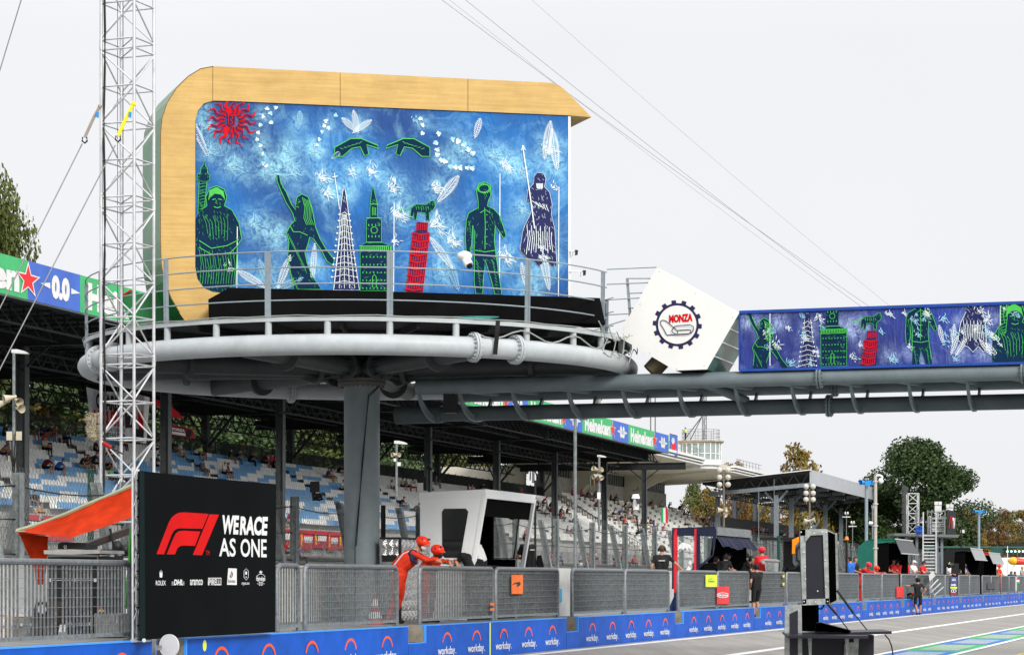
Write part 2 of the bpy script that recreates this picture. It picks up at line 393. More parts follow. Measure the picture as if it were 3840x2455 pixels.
A.fill(star5(978, 2144, 8), 1); A.text('Heineken', 961, 2159, 994, 2176, 1, .02); A.text('0.0', 971, 2181, 985, 2194, 1, .01); A.line([(964, 2187), (969, 2187)], 1.4, 1); A.line([(987, 2187), (992, 2187)], 1.4, 1)
A.ring(978, 2166, 17, 15, 1.4, 1, a0=195, a1=345); A.ring(978, 2166, 17, 15, 1.4, 1, a0=15, a1=165)
b.build('sponsor_logo', [redp, wprint, blackm, brd], t)
b = MB()
for i in range(9): b = MB(); b.tube(Bf(524, 1800+i*68, -.1), Bf(514, 1800+i*68, -.1), .012, 5); b.build('bungee_tie', blackm, t)
def truss(b, corners, z0, z1, step, r, rd, skip=0):
    for c in corners: b.tube((c[0], c[1], z0), (c[0], c[1], z1), r, 10)
    n = int((z1-z0)/step); m = len(corners); zz = [z0+i*step for i in range(n+1)]
    for i, z in enumerate(zz):
        for j in range(m):
            a, c = corners[j], corners[(j+1) % m]; b.tube((*a, z), (*c, z), rd, 6)
            if i < n:
                if (i+j) % 2: a, c = c, a
                b.tube((*a, z+rd), (*c, z+step-rd), rd, 6)
t = thing('board_truss', 'slim silver lattice mast strapped along the left edge of the black board', 'truss', PT(508, 2400, 15.95))
q = [PT(497, 0, 15.95), PT(514, 0, 15.95), PT(519, 0, 16.2), PT(503, 0, 16.2)]
b = MB(); cs = [(v.x, v.y) for v in q]
for c in cs: b.tube((*c, .76), (*c, 3.32), .017, 8)
for k in range(12):
    for j in range(4):
        z = .8+k*.21; a, c = (cs[j], cs[(j+1) % 4]) if k % 2 else (cs[(j+1) % 4], cs[j]); b.tube((*a, z), (*c, z+.2), .008, 5)
b.build('mast', alu, t, True)
b = MB(); b.tube(PT(495, 2400, 15.93), PT(560, 2398, 15.93), .03, 8); b.tube(PT(540, 2399, 15.93), PT(540, 2399, 15.6), .03, 8); b.build('base_foot', alu, t, True)

# ================================================================ tall lattice tower on the left
Y0 = 45.0; n0 = P(503, 0, Y0); sd = Vector((-133/F*Y0, .245*Y0/42*1.03)); se = Vector((-sd.y*-1, -sd.x))
n2 = Vector((n0.x, n0.y)); cs = [n2, n2+sd, n2+sd+se, n2+se]
t = thing('lattice_tower', 'tall silver aluminium lattice tower rising out of frame beside the giant screen', 'tower', (n2.x, n2.y, 0))
b = MB(); zt0 = ZY(1325, Y0); sec = 593/F*Y0; ZB = zt0-3*sec-.0; z = .74; secs = []
za = zt0-sec*2
while za < 14.6:
    z1 = za+sec-.19*1.0
    if za > .7-sec:
        lo = max(za, .74); st = (z1-za)/4
        nn_ = 4
        if lo > za: lo = za+st*math.ceil((lo-za)/st); nn_ = int(round((z1-lo)/st))
        secs.append((lo, z1, nn_))
    za += sec
for c in cs: b.tube((c.x, c.y, .74), (c.x, c.y, 14.6), .03, 10)
for lo, hi, n in secs:
    st = (hi-lo)/max(n, 1)
    for i in range(n+1):
        z = lo+i*st
        for j in range(4):
            a, c = cs[j], cs[(j+1) % 4]; b.tube((a.x, a.y, z), (c.x, c.y, z), .017, 6)
            if i < n:
                if (i+j+1) % 2: a, c = c, a
                b.tube((a.x, a.y, z+.03), (c.x, c.y, z+st-.03), .017, 6)
    for z in (lo, hi): b.tube((cs[0].x, cs[0].y, z), (cs[2].x, cs[2].y, z), .013, 6)
    for c in cs: b.tube((c.x, c.y, hi+.01), (c.x, c.y, hi+.2), .036, 10)
b.build('lattice', alu, t, True)
b = MB(); v = cs[1]; b.path([(v.x+.07+.012*math.sin(i*1.3), v.y-.05, .8+i*.7) for i in range(20)], .024, 6)
for k in (.17, .34): p_ = cs[1].lerp(cs[0], k+.25); b.tube((p_.x, p_.y+.3, 1), (p_.x, p_.y+.3, 14.6), .006, 5)
b.build('cable', blackm, t)
tow = t
guy = M('steel guy rope', (.16, .16, .16), .5, .4)
def wire(name, label, cat, a, c, r, m=guy, group=None, sag=0):
    t = thing(name, label, cat, a, group); b = MB(); a = Vector(a); c = Vector(c)
    n = 12 if sag else 1
    b.path([a.lerp(c, i/n)-Vector((0, 0, sag*4*(i/n)*(1-i/n))) for i in range(n+1)], r, 5); b.build('rope', m, t, True); return t
gr = 'guy ropes at the left edge'
wire('guy_rope', 'steel guy rope running from the grey strap down to the left edge of the picture', 'rope', P(308, 540, 45), P(-705, 2560, 40), .012, group=gr)
wire('guy_rope', 'steel guy rope running from the yellow strap down across the tower', 'rope', P(432, 545, 44.6), P(-560, 2470, 40), .012, group=gr)
wire('guy_rope', 'steel guy rope crossing the top left corner of the picture', 'rope', P(150, -230, 46), P(-620, 2300, 40), .012, group=gr)
def strap(label, pts, Y, m, m2, w):
    t = thing('lifting_strap', label, 'strap', P(*pts[0], Y))
    b = MB(); Ar = Art(b, lambda x, y, l: P(x, y, Y-l)); b.path([P(x, y, Y) for x, y in pts], w, 6); b.ell(P(*pts[0], Y), (w*1.3, w*1.3, w*1.5), 8, 6)
    b.build('webbing', m, t, True)
    b = MB(); x, y = pts[-1]; b.path([P(x+dx, y+dy, Y) for dx, dy in ((-8, 0), (-10, 14), (0, 22), (9, 14), (7, 0))], .018, 6); b.build('shackle', blackm, t, True)
    b = MB(); x, y = pts[1]; b.hexa([P(x+8, y, Y-.06), P(x+18, y+4, Y-.06), P(x+18, y+4, Y-.04), P(x+8, y, Y-.04)], [P(x+10, y-22, Y-.06), P(x+20, y-18, Y-.06), P(x+20, y-18, Y-.04), P(x+10, y-22, Y-.04)]); b.build('tag', m2, t)
tagb = M('blue strap tag', (.02, .25, .6), .5)
strap('grey lifting strap with a blue tag tied to the left side of the lattice tower', [(374, 400), (352, 440), (318, 515)], 44.85, M('grey webbing', (.3, .26, .22), .8), tagb, .03)
strap('yellow lifting strap tied to the front of the lattice tower', [(500, 390), (474, 440), (443, 510)], 44.7, M('yellow webbing', (.85, .72, .03), .7), tagb, .034)
b = MB()
t = thing('microphone', 'long furry windshield microphone strapped to the lattice tower', 'microphone', P(345, 1600, 44.6))
fur = M('beige fur', (.33, .29, .21), 1, 0, .4, 30, 1)
pts = [P(x, y, 44.6) for x, y in ((345, 1548), (342, 1575), (345, 1610), (352, 1640))]
b.ell(P(343, 1575, 44.6), (.10, .1, .14), 12, 8); b.path(pts, .105, 12); b.ell(P(352, 1632, 44.6), (.1, .1, .13), 12, 8)
rr = random.Random(3)
for k in range(260):
    z_ = rr.random(); p_ = pts[0].lerp(pts[3], z_); a_ = rr.random()*6.28; q = Vector((math.cos(a_), math.sin(a_)*1, rr.uniform(-.6, .6)))
    e = p_+q*.10; b.tube(e, e+q*.045+Vector((0, 0, -.02)), .012, 3, .002, False)
b.build('windshield', fur, t, True)
b = MB(); b.path([P(x, y, 44.7) for x, y in ((385, 1660), (400, 1668), (418, 1680), (440, 1690), (462, 1702))], .016, 6); b.mi = 1
for i in range(8): b.tube(P(386+i*4, 1660+i*2.4, 44.7), P(388+i*4, 1661+i*2.4, 44.7), .045, 8)
b.build('shock_mount', [blackm, M('red rubber', (.5, .02, .02), .6)], t, True)
# ================================================================ the round platform on its column
CX, CY, RR = -3.36, 53.0, 5.93
ZR, ZD = 6.27, 6.80
def C(phi, r, z): return Vector((CX+r*math.sin(R(phi)), CY-r*math.cos(R(phi)), z))
plat = thing('round_platform', 'round grey steel tube platform on one thick column carrying the giant screen', 'platform', (CX, CY, 0))
b = MB(); b.path([C(i*5, RR, ZR) for i in range(72)], .208, 20, True); fixn(b.build('ring_tube', pipeg, plat, True))
b = MB()
for ph in (26, 35.3, -56, -63, 140, 200):
    for o_ in (-.028, .028):
        a = C(ph, RR, ZR); d = (C(ph+1, RR, ZR)-C(ph-1, RR, ZR)).normalized(); b.tube(a+d*(o_-.022), a+d*(o_+.022), .30, 24)
    for k in range(18):
        a_ = 2*math.pi*k/18; n_ = (a-Vector((CX, CY, ZR))).normalized(); q = n_*math.cos(a_)+Vector((0, 0, 1))*math.sin(a_)
        b.tube(a+q*.258-d*.085, a+q*.258+d*.085, .017, 6)
    o = b.build('flange', pipeg, plat, True); b = MB()
XC = (1357-1920)/F*53
b = MB(); b.tube((XC, 53, 0), (XC, 53, 5.93), .395, 40); b.build('column', M('grey column paint', (.18, .215, .23), .5, 0, .1, 1.5, .04), plat, True)
b = MB(); b.tube((XC, 53, 5.93), (XC, 53, 6.0), .53, 32); b.tube((XC, 53, 6.015), (XC, 53, 6.08), .53, 32)
for k in range(26): a_ = 2*math.pi*k/26; b.tube((XC+.47*math.cos(a_), 53+.47*math.sin(a_), 5.89), (XC+.47*math.cos(a_), 53+.47*math.sin(a_), 6.12), .02, 6)
b.build('column_flange', M('rusty grey flange', (.12, .125, .125), .6, .2, .2, 6, .1, rgb2=(.15, .12, .1)), plat, True)
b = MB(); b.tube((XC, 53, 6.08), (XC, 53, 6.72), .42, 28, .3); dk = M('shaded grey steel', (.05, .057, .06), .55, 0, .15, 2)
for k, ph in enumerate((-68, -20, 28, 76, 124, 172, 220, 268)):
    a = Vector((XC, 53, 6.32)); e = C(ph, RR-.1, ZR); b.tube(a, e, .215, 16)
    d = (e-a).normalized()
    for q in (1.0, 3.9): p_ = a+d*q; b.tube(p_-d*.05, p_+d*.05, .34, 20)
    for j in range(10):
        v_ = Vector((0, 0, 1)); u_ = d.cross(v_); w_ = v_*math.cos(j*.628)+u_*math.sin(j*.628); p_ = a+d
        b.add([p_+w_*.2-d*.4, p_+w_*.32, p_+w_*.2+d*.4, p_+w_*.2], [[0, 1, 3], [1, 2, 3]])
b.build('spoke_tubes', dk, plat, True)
b = MB(); n = 64; top = [C(i*360/n, RR+.08, ZD) for i in range(n)]; bot = [C(i*360/n, RR+.08, ZD-.05) for i in range(n)]
b.add(top+bot, [list(range(n)), list(range(n, 2*n))[::-1]])
for k in range(24): b.bar(C(k*15, 1, ZD-.12), C(k*15, RR-.1, ZD-.12), .06, .14)
for r_ in (2.2, 4.2): b.path([C(i*10, r_, ZD-.1) for i in range(36)], .04, 6, True)
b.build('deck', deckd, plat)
b = MB()
for i in range(n):
    j = (i+1) % n
    for r0, r1 in ((RR+.08, RR+.03),):
        p0, p1, p2, p3 = C(i*360/n, r0, ZD-.075), C(j*360/n, r0, ZD-.075), C(j*360/n, r0, ZD+.012), C(i*360/n, r0, ZD+.012)
        q0, q1, q2, q3 = C(i*360/n, r1, ZD-.075), C(j*360/n, r1, ZD-.075), C(j*360/n, r1, ZD+.012), C(i*360/n, r1, ZD+.012)
        b.add([p0, p1, p2, p3, q0, q1, q2, q3], [[0, 1, 2, 3], [7, 6, 5, 4], [3, 2, 6, 7], [1, 0, 4, 5]])
b.build('deck_edge_beam', pipeg, plat)
posts = [-85, -61, -37, -14, 9.3, 38, 61.7, 112, 150, 185, 220, 250]
stubs = [-73, -49, -25, -2.5, 22.3, 51.1, 74, 100, 130, 168, 203, 235]
for ph in posts+stubs:
    b = MB(); b.tube(C(ph, RR, ZR+.15), C(ph, RR, ZD+.02), .068, 12); b.build('stub_post', pipeg, plat, True)
rail2 = M('blue grey handrail', (.26, .31, .34), .45, .1, .1, 6)
for ph in posts:
    b = MB(); d = (C(ph+1, RR, 0)-C(ph-1, RR, 0)).normalized(); a = C(ph, RR+.03, ZD); e = C(ph, RR+.05, ZD+1.3)
    b.bar(a-d*.03, e-d*.03, .022, .06); b.bar(a+d*.03, e+d*.03, .022, .06); b.build('railing_post', rail2, plat)
for h in (.34, .66, .98, 1.3):
    b = MB(); b.path([C(-88+i*5.05, RR+.04, ZD+h) for i in range(31)], .015, 6, False); b.path([C(108+i*5.5, RR+.04, ZD+h) for i in range(29)], .012, 5, False); b.build('handrail', rail2, plat, True)
b = MB(); b.path([C(26+i*2, RR+.1, ZR+.28-.1*math.sin(i*.9)) for i in range(20)], .016, 5); b.path([C(-88+i*5, RR+.1, ZD+.03+.012*math.sin(i*2.1)) for i in range(32)], .011, 5)
for q in range(5): b.path([C(58+q*3+4*math.sin(a_), RR+.15+.05*q, ZD+.1-.5*a_/3+.12*math.cos(a_*3+q)) for a_ in [i*.4 for i in range(10)]], .012, 5)
b.build('loose_cables', M('pale cable', (.3, .33, .3), .6), plat, True)
b = MB(); b.bar(C(29.5, RR+.3, ZR+.3), C(29.8, RR+.27, ZD), .01, .09); b.bar(C(29.2, RR+.27, ZR-.15), C(29.5, RR+.3, ZR+.3), .01, .09); b.build('ratchet_strap', blackm, plat)
b = MB(); b.path([Vector((XC+.05+x, 52.58-.01*i, z)) for i, (x, z) in enumerate(((.35, 5.9), (.12, 5.7), (.08, 5.2), (.0, 4.2), (-.1, 3.2), (-.17, 2.4), (-.18, .8)))], .012, 6)
b.path([Vector((XC+.1+x, 52.56-.01*i, z)) for i, (x, z) in enumerate(((.3, 5.88), (.08, 5.66), (.03, 5.2), (-.07, 4.2), (-.13, 3.2), (-.19, 2.4)))], .012, 6)
b.build('column_cable', blackm, plat, True)
b = MB(); g2 = M('protective film', (.12, .17, .19), .5, 0, .4, 14)
b.face(P(640, 1385, 57), P(880, 1390, 57), P(900, 1425, 57.5), P(650, 1415, 57.5)); b.build('pipe_wrap', g2, plat)
t = thing('dome_camera', 'white camera hanging from the top handrail in front of the blue canvas', 'camera', P(1745, 990, 47.2))
b = MB(); b.ell(P(1742, 960, 47.1), (.15, .13, .1), 14, 8); b.tube(P(1742, 965, 47.1), P(1760, 995, 47.0), .09, 12, .085); b.build('camera_body', white, t, True)
b = MB(); b.tube(P(1760, 995, 47), P(1762, 999, 46.98), .06, 10); b.build('camera_lens', blackm, t, True)
t = thing('fan_coil', 'coil of turquoise cable lying on the platform edge', 'cable', C(27, RR-.1, ZD+.02))
b = MB(); c_ = C(27, RR-.1, ZD+.05)
for k in range(4): b.path([c_+Vector(((.30+.05*k)*math.cos(a_*.4), .12*math.sin(a_*.4), .012*k)) for a_ in range(16)], .007, 5, True)
b.build('cable_loops', M('turquoise cable', (.05, .3, .28), .5), t, True)

# ================================================================ the giant screen
A0, B0 = Vector((-1320/F*49, 49)), Vector((211/F*50.5, 50.5)); DD = B0-A0; NB = Vector((DD.y, -DD.x)).normalized()
def S(x, y, l=0):
    k = (x-1920)/F; o_ = A0+NB*l     # o + a*D = Y*(k,1)
    a = (k*o_.y-o_.x)/(DD.x-k*DD.y); Y = o_.y+a*DD.y
    return P(x, y, Y)
scr = thing('giant_screen', 'giant display box with a rounded wooden frame, green sides and a blue painted canvas', 'screen', (-3.2, 50.4, ZD))
wood = M('pale wood cladding', (.50, .31, .09), .5, 0, .1, 2.2, .05, rgb2=(.62, .41, .145), stretch=(.35, .35, 7))
outer = [(700, 1212), (672, 1172), (640, 1117), (615, 1055), (603, 990), (600, 900), (600, 700), (600, 500), (606, 440), (625, 385), (660, 330), (705, 285), (750, 258), (798, 249), (1276, 272), (1755, 296), (2074, 311), (2100, 322), (2130, 348), (2218, 440)]
inner = [(2131, 433), (1400, 402), (860, 379), (800, 378), (765, 388), (742, 415), (732, 455), (732, 1000), (740, 1045), (765, 1080), (800, 1095), (860, 1100), (860, 1212)]
ex = Vector((-.615, 1.7, 0))
b = MB(); b.poly([S(x, y) for x, y in outer+inner]); b.poly([S(x, y)+ex for x, y in outer+inner]); b.mi = 1
for i in range(len(inner)-1): p_, q = S(*inner[i]), S(*inner[i+1]); b.face(p_, q, q+ex, p_+ex)
p_, q = S(*outer[-1]), S(*inner[0]); b.mi = 0; b.face(p_, q, q+ex, p_+ex)
b.mi = 2; A = Art(b, lambda x, y, l: S(x, y, l))
for x, y0, y1 in ((798, 250, 377), (1276, 273, 396), (1755, 297, 416)): A.line([(x, y0), (x, y1)], 1.4, 2, L=.004)
A.line([(x+2, y+(1 if i > 12 else 0)) for i, (x, y) in enumerate(outer[1:14])], 2.2, 2, L=.004)
b.build('wooden_frame', [wood, blackm, M('dark seam', (.12, .06, .02), .8)], scr)
grn = M('green side panel', (.012, .155, .04), .3, 0, .25, .8)
b = MB(); og = [(p_ if p_ else p_) for p_ in outer]
for i in range(len(og)-1): p_, q = S(*og[i]), S(*og[i+1]); b.face(p_, q, q+ex, p_+ex)
b.build('green_side', grn, scr, True)
b = MB()
b.prism([S(446, 1116, -.9), S(492, 1088, -.9), S(560, 1112, -.9), S(600, 1090, -.9), S(640, 1117, -.9), S(700, 1212, -.9), S(500, 1226, -.9)], (0, .8, 0)); b.build('green_skirt', grn, scr)
b = MB(); b.bar(S(444, 1116, -.85), S(492, 1087, -.85), .03, .03); b.build('red_edge', redp, scr)
# canvas: blue dye with pale blooms
cv = bpy.data.materials.new('blue dyed canvas'); cv.use_nodes = True; q_ = cv.node_tree; bs = q_.nodes['Principled BSDF']; bs.inputs['Roughness'].default_value = .75
def N(kind, **k):
    n = q_.nodes.new(kind)
    for a, v in k.items(): n.inputs[a].default_value = v
    return n
def canvas_nodes(tree, dark, mid, light, seed):
    global q_
    q_ = tree; bs = tree.nodes['Principled BSDF']
    co = N('ShaderNodeTexCoord'); n1 = N('ShaderNodeTexNoise', Scale=.55, Detail=3.0); n2_ = N('ShaderNodeTexNoise', Scale=1.15, Detail=9.0, Roughness=.72, Distortion=1.1)
    mp = N('ShaderNodeMapping', Location=(seed, seed*2, 0)); L = tree.links.new
    L(co.outputs['Object'], mp.inputs[0]); L(mp.outputs[0], n1.inputs['Vector']); L(mp.outputs[0], n2_.inputs['Vector'])
    c1 = N('ShaderNodeValToRGB'); c1.color_ramp.elements[0].position = .35; c1.color_ramp.elements[0].color = (*dark, 1); c1.color_ramp.elements[1].position = .68; c1.color_ramp.elements[1].color = (*mid, 1)
    c2 = N('ShaderNodeValToRGB'); c2.color_ramp.elements[0].position = .5; c2.color_ramp.elements[0].color = (0, 0, 0, 1); c2.color_ramp.elements[1].position = .78; c2.color_ramp.elements[1].color = (1, 1, 1, 1)
    mixc = N('ShaderNodeMixRGB'); mixc.inputs[2].default_value = (*light, 1)
    at_ = N('ShaderNodeAttribute'); at_.attribute_name = 'bleach'; n4_ = N('ShaderNodeTexNoise', Scale=4.5, Detail=10.0, Roughness=.78, Distortion=2.2); L(co.outputs['Object'], n4_.inputs['Vector'])
    r4 = N('ShaderNodeMapRange'); r4.inputs['From Min'].default_value = .38; r4.inputs['From Max'].default_value = .62; L(n4_.outputs['Fac'], r4.inputs['Value'])
    mu = N('ShaderNodeMath'); mu.operation = 'MULTIPLY'; L(at_.outputs['Fac'], mu.inputs[0]); L(r4.outputs[0], mu.inputs[1])
    c2s = N('ShaderNodeMath'); c2s.operation = 'MULTIPLY'; c2s.inputs[1].default_value = .4; L(c2.outputs[0], c2s.inputs[0])
    ad = N('ShaderNodeMath'); ad.operation = 'ADD'; ad.use_clamp = True; L(mu.outputs[0], ad.inputs[0]); L(c2s.outputs[0], ad.inputs[1])
    L(n1.outputs['Fac'], c1.inputs[0]); L(n2_.outputs['Fac'], c2.inputs[0]); L(ad.outputs[0], mixc.inputs[0]); L(c1.outputs[0], mixc.inputs[1]); L(mixc.outputs[0], bs.inputs['Base Color'])
    n3_ = N('ShaderNodeTexNoise', Scale=1.6, Detail=2.0, Distortion=2.0); m3_ = N('ShaderNodeMapping', Rotation=(0, .6, 0), Scale=(2.6, 1, .7)); L(co.outputs['Object'], m3_.inputs[0]); L(m3_.outputs[0], n3_.inputs['Vector'])
    bmp = N('ShaderNodeBump', Strength=.5, Distance=.09); L(n3_.outputs['Fac'], bmp.inputs['Height']); L(bmp.outputs[0], bs.inputs['Normal'])
canvas_nodes(cv.node_tree, (.001, .05, .22), (.001, .145, .46), (.36, .76, .88), 3.1)
cv2 = bpy.data.materials.new('violet blue dyed canvas'); cv2.use_nodes = True
canvas_nodes(cv2.node_tree, (.007, .018, .16), (.012, .042, .32), (.38, .48, .76), 7.7)
b = MB(); gx = [725, 1000, 1300, 1600, 1900, 2131]
BL = [(770, 470, 40), (790, 560, 45), (880, 620, 60), (1010, 640, 45), (1100, 640, 55), (1180, 560, 40), (1210, 660, 50), (1230, 725, 50), (960, 840, 60), (1040, 880, 55), (1080, 560, 40), (860, 1000, 40), (1320, 640, 40), (1400, 640, 50), (1480, 700, 55), (1500, 800, 60), (1640, 840, 70), (1700, 900, 60), (1740, 560, 50), (1850, 580, 50), (1900, 620, 55), (1960, 640, 50), (2060, 560, 60), (1960, 780, 50), (1900, 960, 60), (2040, 960, 60), (1660, 1010, 60), (1640, 700, 50), (1000, 1050, 80), (1170, 1000, 45), (1340, 470, 45), (985, 430, 35), (975, 550, 35), (1020, 620, 45), (1225, 470, 30), (1185, 560, 30), (1580, 460, 25), (1650, 590, 30), (1700, 620, 30), (1120, 460, 35), (2080, 640, 60), (1980, 1080, 60), (760, 400, 35), (1290, 720, 40), (1560, 1050, 40)]
def grid(fn, x0_, x1_, nx, ny, blooms, soft=1.0):
    b = MB(); vals = []; vs = []
    for j in range(ny+1):
        for i in range(nx+1):
            u, v = i/nx, j/ny; p_, x, y = fn(u, v); vs.append(p_); vals.append(min(1, sum(math.exp(-((x-a)**2+(y-c)**2)/(.95*r_*r_)) for a, c, r_ in blooms)*soft))
    b.add(vs, [[j*(nx+1)+i, j*(nx+1)+i+1, (j+1)*(nx+1)+i+1, (j+1)*(nx+1)+i] for j in range(ny) for i in range(nx)]); return b, vals
def bleach(o, vals):
    a = o.data.attributes.new('bleach', 'FLOAT', 'POINT'); a.data.foreach_set('value', vals); return o
def cfn(u, v):
    x = 725+1406*u; yt = 372+58*u; yb = 1106+16*u; y = yt+(yb-yt)*v; return S(x, y, -.03), x, y
b, vals = grid(cfn, 0, 0, 150, 76, BL, .68); cvo = bleach(b.build('canvas', cv, scr, True), vals)
b = MB(); b.hexa([S(2131, 1118, -.02), S(2140, 1118, -.02), S(2140, 1118, -.2), S(2131, 1118, -.2)], [S(2131, 436, -.02), S(2140, 438, -.02), S(2140, 438, -.2), S(2131, 436, -.2)]); b.build('white_edge', white, scr)

DK, GL, WH, RD, PB, NV = 0, 1, 2, 3, 4, 5
artm = [M('dark teal ink', (.004, .025, .065), .8, spec=.1), M('green ink', (.06, .52, .07), .6, 0, .1), M('white ink', (.80, .88, .9), .7, 0, .03), M('red ink', (.6, .006, .012), .7, spec=.1), M('pale blue ink', (.33, .62, .78), .7, 0, .15, 5), M('navy ink', (.008, .012, .09), .7)]
ra = random.Random(11)
def bloom(A, x, y, r, n=16, mi=WH, w=4, up=None):
    for i in range(int(n*1.5)):
        a = ra.uniform(0, 6.28) if up is None else up+ra.gauss(0, .8); d = ra.uniform(0, .5)*r; cx, cy = x+d*math.cos(a*1.7), y+d*math.sin(a*2.3); L_ = ra.uniform(.2, .5)*r; w = ra.uniform(1.8, 3.2)*(.8 if r < 30 else 1)
        A.line([(cx, cy), (cx+L_*.5*math.cos(a), cy+L_*.5*math.sin(a)+ra.uniform(-2, 2)), (cx+L_*math.cos(a), cy+L_*math.sin(a))], w, mi, .004, taper=True)
def fern(A, x, y, a, L_, wd, mi=WH):
    ca, sa = math.cos(a), math.sin(a); wd *= .75; n = int(L_/6.5)
    A.line([(x, y), (x+L_*ca, y+L_*sa)], 2, mi, .004)
    for i in range(1, n):
        u = i/n; l_ = wd*math.sin(math.pi*(u*.85+.1))
        for sg in (-1, 1):
            b_ = a+sg*1.05; px_, py_ = x+L_*u*ca, y+L_*u*sa
            A.line([(px_, py_), (px_+l_*.5*math.cos(b_), py_+l_*.5*math.sin(b_)), (px_+l_*math.cos(b_-sg*.25), py_+l_*math.sin(b_-sg*.25))], 2.8, mi, .004, taper=True)
rb = random.Random(5)
def petals(A, pts, r=9, mi=WH):
    r *= .8
    for x, y in [(x+rb.uniform(-5, 5), y+rb.uniform(-5, 5)) for x, y in pts]:
        for i in range(3): A.fill([(x+r*.5*math.cos(i*2.1+x)+r*rb.uniform(.35, 1.0)*math.cos(k*.7), y+r*.5*math.sin(i*2.1+x)+r*rb.uniform(.35, 1.0)*math.sin(k*.7)) for k in range(9)], mi if rb.random() < .6 else PB, .004)
def dress(a_):
    return [a_]
